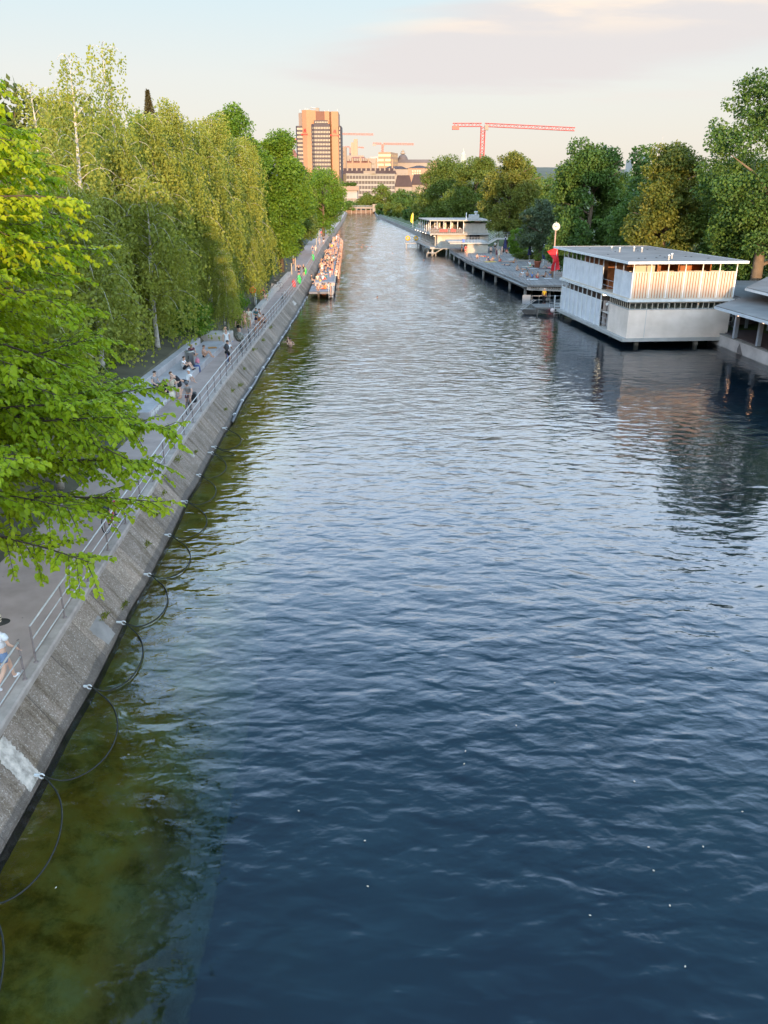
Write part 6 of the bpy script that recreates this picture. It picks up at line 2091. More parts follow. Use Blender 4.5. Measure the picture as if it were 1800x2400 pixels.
UP = ('pelvis', 'waist', 'chest', 'neck', 'head', 'top', 'sh1', 'el1', 'wr1', 'ha1')
SITZ = -.86   # lowers the standing trunk so that the seat is at z = 0
sit_up = shift(STAND, SITZ, 0, UP)
sit_up.update(hip1=(.095, -.02, .09))
POSES = {
    'standing': joints(STAND),
    'arms_folded': joints(STAND, el1=(.25, -.04, 1.14), wr1=(.08, -.2, 1.20), ha1=(0, -.21, 1.22)),
    'hands_up': joints(STAND, el1=(.33, -.05, 1.55), wr1=(.12, -.03, 1.72), ha1=(.04, .02, 1.70)),
    'walking': joints(STAND, kn1=(.10, -.20, .52), an1=(.10, -.26, .10), to1=(.11, -.42, .06), hip2=(-.09, .02, .90), kn2=(-.10, .08, .50), an2=(-.10, .34, .17), to2=(-.11, .24, .04),
                      el1=(.23, .12, 1.13), wr1=(.23, .16, .89), ha1=(.23, .15, .81), el2=(-.23, -.06, 1.13), wr2=(-.22, -.24, .95), ha2=(-.21, -.29, .89)),
    'sitting_edge': joints(sit_up, waist=(0, .02, .26), chest=(0, .03, .44), neck=(0, .0, .61), head=(0, -.05, .74), top=(0, -.05, .83), sh1=(.175, .02, .545), el1=(.24, -.02, .28), wr1=(.20, -.20, .17), ha1=(.18, -.27, .15),
                           kn1=(.11, -.44, .10), an1=(.11, -.47, -.34), to1=(.12, -.62, -.40)),
    'sitting_knees_up': joints(sit_up, waist=(0, .04, .25), chest=(0, .05, .43), neck=(0, .0, .60), head=(0, -.05, .73), top=(0, -.04, .82), sh1=(.175, .03, .53), el1=(.24, -.14, .36), wr1=(.13, -.36, .38), ha1=(.05, -.43, .36),
                               kn1=(.13, -.36, .46), an1=(.12, -.56, .07), to1=(.13, -.72, .035)),
    'sitting_leaning_back': joints(sit_up, pelvis=(0, 0, .11), waist=(0, .08, .25), chest=(0, .16, .41), neck=(0, .19, .57), head=(0, .16, .70), top=(0, .18, .79), sh1=(.175, .17, .51), el1=(.25, .34, .27), wr1=(.27, .40, .05), ha1=(.27, .46, .03),
                                   kn1=(.12, -.42, .24), an1=(.11, -.78, .07), to1=(.13, -.92, .09)),
    'sitting_cross_legged': joints(sit_up, waist=(0, .03, .25), chest=(0, .03, .43), neck=(0, -.01, .60), head=(0, -.06, .73), top=(0, -.05, .82), sh1=(.175, .02, .53), el1=(.24, -.08, .30), wr1=(.16, -.28, .20), ha1=(.12, -.34, .17),
                                   kn1=(.34, -.28, .15), an1=(-.02, -.36, .07), to1=(-.14, -.40, .05), kn2=(-.34, -.28, .15), an2=(.04, -.42, .08), to2=(.16, -.46, .05)),
    'lying': joints(dict(pelvis=(0, 0, .11), waist=(0, .18, .10), chest=(0, .38, .12), neck=(0, .56, .12), head=(0, .70, .13), top=(0, .79, .12), sh1=(.175, .48, .11), el1=(.30, .30, .07), wr1=(.28, .06, .06), ha1=(.27, -.02, .05),
                         hip1=(.09, -.06, .10), kn1=(.11, -.48, .11), an1=(.11, -.89, .07), to1=(.13, -.97, .17))),
    'lying_knees_up': joints(dict(pelvis=(0, 0, .11), waist=(0, .18, .10), chest=(0, .36, .14), neck=(0, .53, .20), head=(0, .66, .27), top=(0, .74, .32), sh1=(.175, .46, .16), el1=(.30, .50, .08), wr1=(.14, .72, .2), ha1=(.06, .76, .22),
                                  hip1=(.09, -.06, .10), kn1=(.12, -.38, .44), an1=(.12, -.60, .07), to1=(.13, -.75, .04))),
    'cycling': joints(dict(pelvis=(0, .22, 1.00), waist=(0, .13, 1.14), chest=(0, .0, 1.30), neck=(0, -.08, 1.45), head=(0, -.15, 1.56), top=(0, -.15, 1.65), sh1=(.18, -.05, 1.38), el1=(.27, -.20, 1.17), wr1=(.25, -.40, 1.05), ha1=(.25, -.47, 1.03),
                           hip1=(.09, .18, .94), kn1=(.11, -.14, .78), an1=(.11, .05, .42), to1=(.12, -.10, .36), kn2=(-.11, -.03, .56), an2=(-.11, .10, .20), to2=(-.12, -.05, .13))),
    'bending': joints(STAND, waist=(0, -.06, 1.10), chest=(0, -.20, 1.22), neck=(0, -.33, 1.33), head=(0, -.44, 1.42), top=(0, -.48, 1.50), sh1=(.175, -.27, 1.28), el1=(.22, -.42, 1.06), wr1=(.16, -.62, 1.00), ha1=(.14, -.69, .98)),
    'crouching': joints(dict(pelvis=(0, .10, .34), waist=(0, .06, .50), chest=(0, -.02, .66), neck=(0, -.08, .82), head=(0, -.13, .95), top=(0, -.13, 1.04), sh1=(.175, -.04, .76), el1=(.25, -.22, .58), wr1=(.16, -.42, .56), ha1=(.12, -.48, .54),
                             hip1=(.10, .08, .30), kn1=(.16, -.32, .50), an1=(.12, -.06, .10), to1=(.13, -.22, .035))),
    'swimming': joints(dict(pelvis=(0, .30, -.45), waist=(0, .22, -.32), chest=(0, .12, -.18), neck=(0, .02, .0), head=(0, -.05, .12), top=(0, -.05, .21), sh1=(.18, .08, -.06), el1=(.36, -.16, -.09), wr1=(.22, -.42, -.07), ha1=(.16, -.50, -.06),
                            hip1=(.09, .38, -.5), kn1=(.14, .62, -.6), an1=(.14, .95, -.55), to1=(.14, 1.08, -.55))),
}
for k in list(POSES):       # wading: standing chest deep, arms held in front
    pass
POSES['bathing'] = joints(STAND, el1=(.30, -.12, 1.20), wr1=(.16, -.34, 1.22), ha1=(.08, -.40, 1.22))
RADII = dict(pelvis=.125, waist=.112, chest=.128, neck=.052, head=.092, top=.062, sh=.062, el=.042, wr=.030, ha=.034, hip=.088, kn=.058, an=.036, to=.032)
RADII_F = dict(RADII, waist=.095, chest=.115, pelvis=.128, sh=.052, el=.036, wr=.026)
CHAINS = [('pelvis', 'waist'), ('waist', 'chest'), ('chest', 'neck'), ('neck', 'head'), ('head', 'top'), ('chest', 'sh1'), ('sh1', 'el1'), ('el1', 'wr1'), ('wr1', 'ha1'), ('chest', 'sh2'), ('sh2', 'el2'), ('el2', 'wr2'), ('wr2', 'ha2'),
          ('pelvis', 'hip1'), ('hip1', 'kn1'), ('kn1', 'an1'), ('an1', 'to1'), ('pelvis', 'hip2'), ('hip2', 'kn2'), ('kn2', 'an2'), ('an2', 'to2')]


def skin_mesh(name, pts, edges, rads, root, sub=1):
    """Grow one continuous surface round connected edges."""
    me = bpy.data.meshes.new(name)
    me.from_pydata([tuple(p) for p in pts], edges, [])
    o = bpy.data.objects.new(name, me)
    COL.objects.link(o)
    sm = o.modifiers.new('skin', 'SKIN')
    sm.branch_smoothing = 0.6
    for k, v in enumerate(me.skin_vertices[0].data):
        v.radius = (rads[k], rads[k])
        v.use_root = (k == root)
    ss = o.modifiers.new('sub', 'SUBSURF')
    ss.levels = ss.render_levels = sub
    dg = bpy.context.evaluated_depsgraph_get()
    out = bpy.data.meshes.new_from_object(o.evaluated_get(dg))
    bpy.data.objects.remove(o)
    out.polygons.foreach_set('use_smooth', [True] * len(out.polygons))
    out.name = name
    return out


PB = {}


def person_meshes(pose, fem=False, fine=False):
    key = (pose, fem, fine)
    if key in PB:
        return PB[key]
    J = POSES[pose]
    rad_t = RADII_F if fem else RADII
    names = list(J)
    pts = [J[n].copy() for n in names]
    rr = [rad_t[n.rstrip('12')] for n in names]
    ed = [(names.index(a), names.index(b_)) for a, b_ in CHAINS]
    hd, tp, nk = J['head'], J['top'], J['neck']
    upv = (tp - nk).normalized()
    fwd = (V3((0, -1, 0)) - upv * upv.dot(V3((0, -1, 0))))
    if fwd.length < .3:
        fwd = V3((0, 0, 1)) - upv * upv.z
    fwd.normalize()
    sidev = upv.cross(fwd).normalized()
    if fine:
        # nose, ears, and five fingers on each hand
        h_i = names.index('head')
        for off, r_ in ((fwd * .115 - upv * .0, .013), (sidev * .092 - upv * .005, .014), (-sidev * .092 - upv * .005, .014)):
            pts.append(hd + off)
            rr.append(r_)
            ed.append((h_i, len(pts) - 1))
        for s in ('1', '2'):
            hi = names.index('ha' + s)
            d = (J['ha' + s] - J['wr' + s]).normalized()
            sd = d.cross(V3((0, 1, 0)) if abs(d.y) < .8 else V3((0, 0, 1))).normalized()
            nrm = d.cross(sd)
            for q, (a, l) in enumerate(((-.030, .075), (-.010, .085), (.010, .08), (.030, .065))):
                pts.append(J['ha' + s] + d * (.02 + l * .55) + sd * a * 1.2)
                rr.append(.009)
                ed.append((hi, len(pts) - 1))
                pts.append(J['ha' + s] + d * (.02 + l) + sd * a * 1.25 + nrm * .02)
                rr.append(.0075)
                ed.append((len(pts) - 2, len(pts) - 1))
            pts.append(J['ha' + s] - d * .01 + sd * .055 + nrm * .01)
            rr.append(.010)
            ed.append((hi, len(pts) - 1))
            pts.append(J['ha' + s] + d * .03 + sd * .07 + nrm * .02)
            rr.append(.0085)
            ed.append((len(pts) - 2, len(pts) - 1))
    body = skin_mesh('person', pts, ed, rr, names.index('pelvis'), 2 if fine else 1)
    body.materials.append(SK)
    body.materials.append(face_dark)
    eyes = [hd + fwd * .085 + sidev * .035 + upv * .02, hd + fwd * .085 - sidev * .035 + upv * .02]
    mouth = [hd + fwd * .085 - upv * .05]
    for p in body.polygons:
        c = p.center
        if any((c - e).length < .016 for e in eyes) or any((c - e).length < .018 for e in mouth):
            p.material_index = 1
    out = {'body': body}

    def chain(nm, ns, edges, grow, sub=1):
        P_ = [ns[k][0] for k in range(len(ns))]
        Rr = [ns[k][1] + grow for k in range(len(ns))]
        return skin_mesh(nm, P_, edges, Rr, 0, sub)
    g = rad_t
    lerp = lambda a, b_, f: a.lerp(b_, f)
    # shirt with short sleeves
    s1, s2 = J['sh1'], J['sh2']
    low = lerp(J['pelvis'], J['waist'], .0)
    out['shirt'] = chain('shirt', [(low, g['pelvis'] * .98), (J['waist'], g['waist']), (J['chest'], g['chest']), (lerp(J['chest'], J['neck'], .62), .068), (s1, g['sh']), (lerp(s1, J['el1'], .6), g['el'] * 1.25), (s2, g['sh']), (lerp(s2, J['el2'], .6), g['el'] * 1.25)],
                         [(0, 1), (1, 2), (2, 3), (2, 4), (4, 5), (2, 6), (6, 7)], .036)
    out['tank'] = chain('top', [(low, g['pelvis'] * .95), (J['waist'], g['waist']), (J['chest'], g['chest']), (lerp(J['chest'], J['neck'], .35), .085)], [(0, 1), (1, 2), (2, 3)], .03)
    out['bikini'] = chain('bikini_top', [(lerp(J['waist'], J['chest'], .7), g['chest'] * .97), (lerp(J['chest'], J['neck'], .1), g['chest'] * .92)], [(0, 1)], .024)
    hp = lerp(J['pelvis'], J['waist'], .35)
    out['shorts'] = chain('shorts', [(hp, g['waist'] * 1.05), (J['pelvis'], g['pelvis']), (J['hip1'], g['hip']), (lerp(J['hip1'], J['kn1'], .62), g['kn'] * 1.35), (J['hip2'], g['hip']), (lerp(J['hip2'], J['kn2'], .62), g['kn'] * 1.35)],
                          [(0, 1), (1, 2), (2, 3), (1, 4), (4, 5)], .03)
    out['briefs'] = chain('briefs', [(lerp(J['pelvis'], J['waist'], .2), g['waist'] * 1.05), (J['pelvis'], g['pelvis']), (J['hip1'], g['hip']), (lerp(J['hip1'], J['kn1'], .15), g['hip'] * .95), (J['hip2'], g['hip']), (lerp(J['hip2'], J['kn2'], .15), g['hip'] * .95)],
                          [(0, 1), (1, 2), (2, 3), (1, 4), (4, 5)], .022)
    out['trousers'] = chain('trousers', [(hp, g['waist'] * 1.05), (J['pelvis'], g['pelvis']), (J['hip1'], g['hip']), (J['kn1'], g['kn'] * 1.1), (lerp(J['kn1'], J['an1'], .92), g['an'] * 1.4), (J['hip2'], g['hip']), (J['kn2'], g['kn'] * 1.1), (lerp(J['kn2'], J['an2'], .92), g['an'] * 1.4)],
                            [(0, 1), (1, 2), (2, 3), (3, 4), (1, 5), (5, 6), (6, 7)], .016)
    km = (J['kn1'] + J['kn2']) / 2
    out['dress'] = chain('dress', [(lerp(J['pelvis'], km, .92), .185), (lerp(J['pelvis'], km, .4), .17), (J['pelvis'], g['pelvis'] * 1.08), (J['waist'], g['waist']), (J['chest'], g['chest']), (lerp(J['chest'], J['neck'], .6), .066), (s1, g['sh']), (lerp(s1, J['el1'], .4), g['el'] * 1.3), (s2, g['sh']), (lerp(s2, J['el2'], .4), g['el'] * 1.3)],
                         [(0, 1), (1, 2), (2, 3), (3, 4), (4, 5), (4, 6), (6, 7), (4, 8), (8, 9)], .016)
    for s_, nm in (('1', 'shoe'), ('2', 'shoe')):
        out['shoe' + s_] = chain('shoe', [(J['an' + s_] + V3((0, .02, -.035 if J['an' + s_].z > .05 else 0)), .036), (lerp(J['an' + s_], J['to' + s_], .6), .040), (J['to' + s_], .036)], [(0, 1), (1, 2)], .006)
    # hair: a cap set back on the skull, or long hair falling behind
    cap = MB()
    vs, fs = [], []
    nA, nB = 12, 6
    for i in range(nB + 1):
        a = math.pi * .60 * i / nB
        for j_ in range(nA):
            b_ = 2 * math.pi * j_ / nA
            back = .5 - .5 * math.cos(b_)
            aa = a * (.62 + .38 * back)
            vs.append(hd + upv * .022 - fwd * .012 + upv * math.cos(aa) * .106 + (fwd * math.cos(b_) + sidev * math.sin(b_)) * math.sin(aa) * .108)
    for i in range(nB):
        for j_ in range(nA):
            fs.append((i * nA + j_, i * nA + (j_ + 1) % nA, (i + 1) * nA + (j_ + 1) % nA, (i + 1) * nA + j_))
    m_ = bpy.data.meshes.new('hair')
    m_.from_pydata([tuple(v) for v in vs], [], fs)
    m_.polygons.foreach_set('use_smooth', [True] * len(m_.polygons))
    out['hair'] = m_
    down = (nk - tp).normalized()
    lh = [(hd + upv * .03 - fwd * .02, .098), (hd - fwd * .055 - upv * .06, .075), (nk - fwd * .075 + down * .06, .06), (nk - fwd * .085 + down * .2, .035)]
    out['long_hair'] = skin_mesh('hair', [p for p, _ in lh], [(0, 1), (1, 2), (2, 3)], [r_ for _, r_ in lh], 0, 1)
    for k, m2 in out.items():
        if k != 'body':
            m2.materials.clear()
            m2.materials.append(CL['black'])
    PB[key] = out
    return out


def person(label, loc, rz, pose, top=None, bottom=None, hair='dark', long=False, fem=False, skin=0, fine=False, shoes=None, group=None, sc=1.0, cap=None):
    """top = (kind, colour), bottom = (kind, colour)."""
    pm = person_meshes(pose, fem, fine)

    def put(key, mat, name, parent):
        o = bpy.data.objects.new(name, pm[key])
        COL.objects.link(o)
        o.material_slots[0].link = 'OBJECT'
        o.material_slots[0].material = mat
        if parent is not None:
            o.parent = parent
        return o
    b = put('body', SKINS[skin], 'person', None)
    b.location = loc
    b.rotation_euler = (0, 0, rz)
    b.scale = (sc, sc, sc)
    tag(b, label, 'person', group)
    if cap:
        put('hair', CL[cap], 'cap', b)
        if long:
            put('long_hair', HAIR[hair], 'hair', b)
    elif hair:
        put('long_hair' if long else 'hair', HAIR[hair], 'hair', b)
    nmap = dict(shirt='shirt', tank='top', bikini='bikini_top', dress='dress', shorts='shorts', briefs='swim_trunks', trousers='trousers')
    for it in (top, bottom):
        if it:
            put(it[0], CL[it[1]], nmap[it[0]], b)
    if shoes:
        put('shoe1', CL[shoes], 'shoe', b)
        put('shoe2', CL[shoes], 'shoe', b)
    return b


# ================================================================ BICYCLES
def wheel_meshes():
    ty = MB().ring((0, 0, 0), (1, 0, 0), .335, .018, 28, 6)
    sp = MB().ring((0, 0, 0), (1, 0, 0), .315, .009, 28, 4)
    sp.tube([(-.03, 0, 0), (.03, 0, 0)], .022, 8)
    for k in range(16):
        a = 2 * math.pi * k / 16
        sp.tube([(.02 * (-1) ** k, 0, 0), (0, .31 * math.cos(a), .31 * math.sin(a))], .0022, 3, False)
    return ty, sp


def bicycle(label, loc, rz, frame_col, lean=0.0, group=None):
    """A bicycle heading -Y, wheels on the ground at its origin."""
    b = thing('bicycle', label, 'bicycle', loc, rz, group)
    b.rotation_euler = (0, lean, rz)
    fm = M('bicycle_' + frame_col, {'black': (.03, .03, .03), 'red': (.60, .05, .10), 'blue': (.05, .10, .30), 'silver': (.45, .45, .46), 'orange': (.60, .20, .06)}[frame_col], 0.35, 0.05)
    fr, rr_, bb, st, hd_ = V3((0, -.53, .34)), V3((0, .50, .34)), V3((0, .06, .30)), V3((0, .22, .86)), V3((0, -.36, .88))
    m = MB()
    ht_ = V3((0, -.40, .72))
    m.tube([bb, st], .017, 8).tube([hd_, bb], .02, 8).tube([st + V3((0, .02, -.08)), hd_], .017, 8).tube([hd_ + V3((0, .015, .06)), ht_], .02, 8)
    for s in (-.05, .05):
        m.tube([rr_ + V3((s, 0, 0)), bb + V3((s * .5, 0, 0))], .011, 6).tube([rr_ + V3((s, 0, 0)), st + V3((s * .3, 0, -.08))], .009, 6)
        m.tube([fr + V3((s, 0, 0)), ht_ + V3((s * .6, -.02, .02))], .012, 6)
    m.build('frame', fm, b, True)
    for c in (fr, rr_):
        ty, sp = wheel_meshes()
        w = ty.build('wheel', black, b, True)
        w.location = c
        sp.build('rim', galv, w)
    h = MB().tube([hd_ + V3((0, .015, .06)), hd_ + V3((0, -.02, .16))], .014, 6)
    h.tube([V3((-.29, -.32, 1.04)), V3((-.12, -.40, 1.05)), V3((.12, -.40, 1.05)), V3((.29, -.32, 1.04))], .013, 6)
    h.tube([V3((0, -.38, 1.03)), V3((0, -.40, 1.06))], .02, 6)
    h.build('handlebar', galv, b, True)
    MB().tube([st, st + V3((0, .03, .08))], .014, 6).ball((0, .26, .96), .11, 10, 6, (.75, 1.25, .35)).build('saddle', black, b, True)
    cr = MB().tube([bb - V3((.07, 0, 0)), bb + V3((.07, 0, 0))], .02, 8).ring(bb + V3((.06, 0, 0)), (1, 0, 0), .09, .008, 18, 4)
    cr.tube([bb + V3((.075, 0, 0)), bb + V3((.085, .06, -.16))], .01, 5).tube([bb - V3((.075, 0, 0)), bb + V3((-.085, -.06, .16))], .01, 5)
    cr.box(.07, .17, .02, .10, .12, .14).box(-.17, -.07, -.10, -.02, .45, .47)
    cr.build('crank', black, b)
    return b
# ================================================================ LEFT BANK: railing, steps, small things
rx_ = lambda y: lw(y) - so(y) - .12


def railing(label, y0, y1, pitch):
    r = thing('railing', label, 'railing', (rx_(y0), y0, ZP))
    n = int((y1 - y0) / pitch)
    pm = None
    for k in range(n + 1):
        y = y0 + k * pitch
        if pm is None:
            pm = MB().tube([(0, 0, 0), (0, 0, 1.0)], .026, 8).lathe([(.06, 0), (.06, .02), (.03, .03)], (0, 0, 0), 8)
            o = pm.build('post', rail_red, r)
            first = o
        else:
            o = link_mesh('post', first.data, r)
        o.location = (rx_(y) - rx_(y0), y - y0, .05)
    ys = [y0 + (y1 - y0) * k / 40 for k in range(41)]
    for z in (.30, .66, 1.03):
        MB().tube([(rx_(y) - rx_(y0), y - y0, z + .02) for y in ys], .024 if z > 1 else .018, 8).build('rail', rail_grey, r, True)
    return r


rail_grey = M('worn_rail', (0.50, 0.48, 0.46), 0.45, 0.15, 6.0, metal=0.3)
rail_red = M('rusted_post', (0.22, 0.175, 0.165), 0.6, 0.3, 5.0)
r1 = railing('short near section of the steel pipe railing, ending at a double post', 7.5, 16.2, 2.175)
r2 = railing('long steel pipe railing with rusty posts along the promenade', 16.95, 238, 2.232)
for o_, y in ((r1, 16.35), (r2, 16.85)):
    pass

# anchors and floating ropes along the quay foot
anc = [at_z(x * 1.085, y * 1.085, .28) for x, y in ((100, 1670), (200, 1478), (272, 1340), (330, 1237), (375, 1152), (410, 1080), (440, 1023), (470, 975))]
AY = [7.2, 10.9] + [q.y for q in anc] + [38.8, 42.3]
rope_m = M('wet_rope', (0.022, 0.022, 0.016), 0.7, 0.3, 8.0)
for k, y in enumerate(AY):
    a = thing('mooring_eye', 'small white steel eye fixed at the foot of the quay slope', 'mooring eye', (lw(y) - .06, y, .2), 0, 'mooring eyes along the quay foot')
    MB().box(-.16, .04, -.03, .03, .0, .04).ring((.1, 0, 0), (0, 1, 0), .06, .016, 12, 6).build('eye', white_paint, a)
for k in range(len(AY) - 1):
    y0, y1 = AY[k], AY[k + 1]
    c_ = thing('rope', 'dark slack rope loop lying on the shallow water between two mooring eyes', 'rope', (lw(y0), y0, .03), 0, 'slack rope loops along the quay')
    pts = []
    g = random.Random(k)
    bul = 1.15 + g.uniform(-.15, .2)
    for s in np.linspace(0, 1, 22):
        f = math.sin(math.pi * s) * (1 - .25 * s)
        y = y0 + (y1 - y0) * (.5 - .5 * math.cos(math.pi * s)) - .25 * math.sin(math.pi * s)
        z = .16 * max(0, 1 - s * 9) + .16 * max(0, 1 - (1 - s) * 9) + .02
        pts.append((lw(y) - lw(y0) + .06 + bul * f, y - y0, z))
    MB().tube(pts, .02, 6).build('rope', rope_m, c_, True)

pp = thing('pipe', 'grey waterline pipe clamped along the foot of the quay', 'pipe', (lw(44), 44, 0))
ysx = [44 + k * 2.5 for k in range(25)]
MB().tube([(lw(y) - lw(44) + .06 + wob(y), y - 44, .12) for y in ysx], .085, 10).build('tube', M('grey_pipe', (0.13, 0.125, 0.13), 0.5, 0.15), pp, True)
for k in range(18):
    y = 45.5 + k * 3.4
    MB().tube([(lw(y) - lw(44) + .06 + wob(y), y - 44 - .07, .12), (lw(y) - lw(44) + .06 + wob(y), y - 44 + .07, .12)], .11, 10).build('clamp', white_paint, pp)


def slope_pt(y, f, lift=.012):
    """Point on the sloping quay face: f = 0 at the top edge, 1 at the water."""
    x0, z0, x1, z1 = lw(y) - so(y), ZP - .1, lw(y) - .05 + wob(y), .10
    nx, nz = (z0 - z1), (x1 - x0)
    l_ = math.hypot(nx, nz)
    return (x0 + (x1 - x0) * f + nx / l_ * lift, y, z0 + (z1 - z0) * f + nz / l_ * lift)


def slope_patch(name, y0, y1, f0, f1, mat, seed=0, n=6, rag=.06):
    g = random.Random(seed)
    vs, fs = [], []
    for i in range(n + 1):
        f = f0 + (f1 - f0) * i / n
        vs += [slope_pt(y0 + g.uniform(-rag, rag), f), slope_pt(y1 + g.uniform(-rag, rag), f)]
    for i in range(n):
        fs.append((2 * i, 2 * i + 1, 2 * i + 3, 2 * i + 2))
    o = MB().add(vs, fs).build(name, mat, quay)
    return o


slope_patch('paint_band', 13.75, 14.35, .05, .98, M('worn_white_paint', (0.46, 0.39, 0.33), 0.85, 0.5, 5.0), 2, 40, .035)
qy = at_z(466, 1056, .9).y
slope_patch('paint_mark', qy - .16, qy + .16, .12, .55, M('worn_white_paint', (0.62, 0.58, 0.55)), 3, 5, .05)
slope_patch('paint_mark', qy - .07, qy + .07, .28, .42, M('dull_red_paint', (0.33, 0.10, 0.09), 0.8, 0.3), 4, 3, .03)
slope_patch('repair_patch', 19.6, 20.4, .42, .95, M('grey_mortar', (0.25, 0.22, 0.20), 0.85, 0.2, 2.0), 5, 12, .03)
qy2 = at_z(752, 760, .7).y
slope_patch('paint_mark', 92, 93.6, .25, .6, M('worn_white_paint', (0.62, 0.58, 0.55)), 7, 4, .3)
LEAF_WEED = leaf_mat('weed_leaves', [(0.08, 0.12, 0.015), (0.16, 0.18, 0.02), (0.26, 0.24, 0.04)], .3, 2.0)
for k, (y, f, s) in enumerate([(20.6, .55, .22), (21.9, .86, .2), (25.9, .6, .18), (30.2, .3, .16), (34.0, .12, .26), (36.5, .5, .15), (45, .6, .2), (49, .45, .25), (51, .55, .28), (55, .3, .22), (61, .1, .3), (66, .2, .3), (72, .1, .35), (28.3, .45, .14)]):
    w_ = thing('weed', 'tuft of weeds growing from a joint of the sloping quay', 'weed', slope_pt(y, f, 0), 0, 'weeds in the quay joints')
    n = 60
    P_ = rng.normal(size=(n, 3)) * np.array([.12, .3, .03]) * s / .2 * .5
    D_ = rng.normal(size=(n, 3)) * .6 + np.array([.4, 0, .9])
    V_, Q_ = leaf_quads(P_, D_, rng.normal(size=(n, 3)), s * rng.uniform(.4, .9, n), .03 * np.ones(n))
    link_mesh('leaves', raw_mesh('leaves', V_, Q_, LEAF_WEED), w_)

# ---- concrete sitting steps
conc = M('step_concrete', (0.36, 0.33, 0.325), 0.85, 0.18, 1.2, bump=0.2)
riser_c = M('step_riser', (0.44, 0.385, 0.34), 0.85, 0.2, 1.5)
paint_w = M('graffiti_white', (0.66, 0.65, 0.62), 0.7, 0.1)
Z1, Z2 = ZP + .40, ZP + .80
st1 = thing('sitting_step', 'low concrete sitting step beside the path with white graffiti on its near riser', 'step', (-11.98, 40.0, ZP))
MB().bbox(-1.75, 0, 0, 21.5, -.3, .40, .025).build('block', conc, st1)
st2 = thing('sitting_step', 'upper concrete sitting step under the birches', 'step', (-13.73, 37.0, ZP))
MB().bbox(-1.9, -.002, 0, 23.5, -.3, .80, .025).build('block', conc, st2)


def scribble(parent, x, y0, y1, z0, z1, seed, n=10):
    g = random.Random(seed)
    m = MB()
    for k in range(n):
        a = y0 + (y1 - y0) * (k + .1) / n
        w_ = (y1 - y0) / n
        p = [(x, a + g.uniform(0, .2) * w_, z0 + g.uniform(0, .06)), (x, a + g.uniform(.2, .5) * w_, z1 - g.uniform(0, .06)), (x, a + g.uniform(.5, .8) * w_, z0 + g.uniform(0, .12)), (x, a + w_, z1 - g.uniform(0, .12))]
        m.tube(p, .022, 4)
    return m.build('graffiti', paint_w, parent)


scribble(st1, .004, .2, 3.6, .06, .36, 3, 8)
scribble(st2, .004, -.0 + .1, 2.9, .42, .76, 4, 7)
sb = thing('concrete_block', 'grey concrete seating block under the foreground leaves', 'block', (-13.6, 30.2, ZP))
MB().bbox(-2.4, .6, 0, 2.6, -.3, .45, .03).build('block', conc, sb)
scribble(sb, .604, .3, 2.2, .08, .4, 6, 5)
sb2 = thing('concrete_block', 'second concrete block standing farther back beside the white birch trunk', 'block', (-15.6, 33.8, ZP))
MB().bbox(-2.4, .6, 0, 2.6, -.3, .95, .03).build('block', conc, sb2)
pb_ = thing('planter_box', 'board formed concrete planter at the end of the sitting steps', 'planter', (-12.9, 62.2, ZP))
MB().bbox(-1.6, .95, 0, 2.2, -.3, .75, .03).build('box', riser_c, pb_)
low = thing('low_wall', 'long low stone wall edging the path beside the shrubs, farther along', 'wall', (pe(72), 72, ZP))
vs = [(pe(y) - pe(72) + .15, y - 72) for y in range(72, 122, 4)] + [(pe(y) - pe(72) - .35, y - 72) for y in range(120, 71, -4)]
MB().prism(vs, -.2, .5).build('wall', riser_c, low)

# ---- litter bin, bags, lifebuoy, posts
q = at_z(451, 872, ZP)
b_ = thing('waste_bin', 'tall brushed steel waste bin on the sitting steps', 'waste bin', (q.x - .1, q.y, ZP))
MB().lathe([(.27, 0), (.27, 1.30), (.285, 1.31), (.285, 1.36), (.24, 1.37)], (0, 0, 0), 20).build('body', M('brushed_steel', (0.50, 0.48, 0.44), 0.32, 0.12, 8.0, metal=0.9), b_, True)
MB().lathe([(.19, 0), (.19, .01)], (0, 0, 1.371), 16).build('opening', black, b_)
MB().tube([(.0, -.28, 1.1), (.0, -.30, .9)], .02, 5).build('lock', black, b_)


def bag(label, p, w, h, d, mat, rz=0.0, straps=True):
    o = thing('bag', label, 'bag', p, rz)
    m = MB()
    n = 8
    vs, fs = [], []
    for i, (sz, z) in enumerate(((.9, 0), (1.05, .25), (1.0, .6), (.85, .9), (.6, 1.0))):
        for j in range(n):
            a = 2 * math.pi * (j + .5) / n
            r_ = 1 / max(abs(math.cos(a)), abs(math.sin(a))) * .92
            vs.append((math.cos(a) * r_ * w / 2 * sz, math.sin(a) * r_ * d / 2 * sz, z * h))
    for i in range(4):
        for j in range(n):
            fs.append((i * n + j, i * n + (j + 1) % n, (i + 1) * n + (j + 1) % n, (i + 1) * n + j))
    fs += [tuple(range(n - 1, -1, -1)), tuple(4 * n + j for j in range(n))]
    m.add(vs, fs).build('body', mat, o, True)
    if straps:
        for s in (-.3, .3):
            MB().tube([(-w * .25, d * s, h * .85), (-w * .18, d * s, h * 1.25), (w * .18, d * s, h * 1.25), (w * .25, d * s, h * .85)], .012, 5).build('handle', mat, o)
    return o


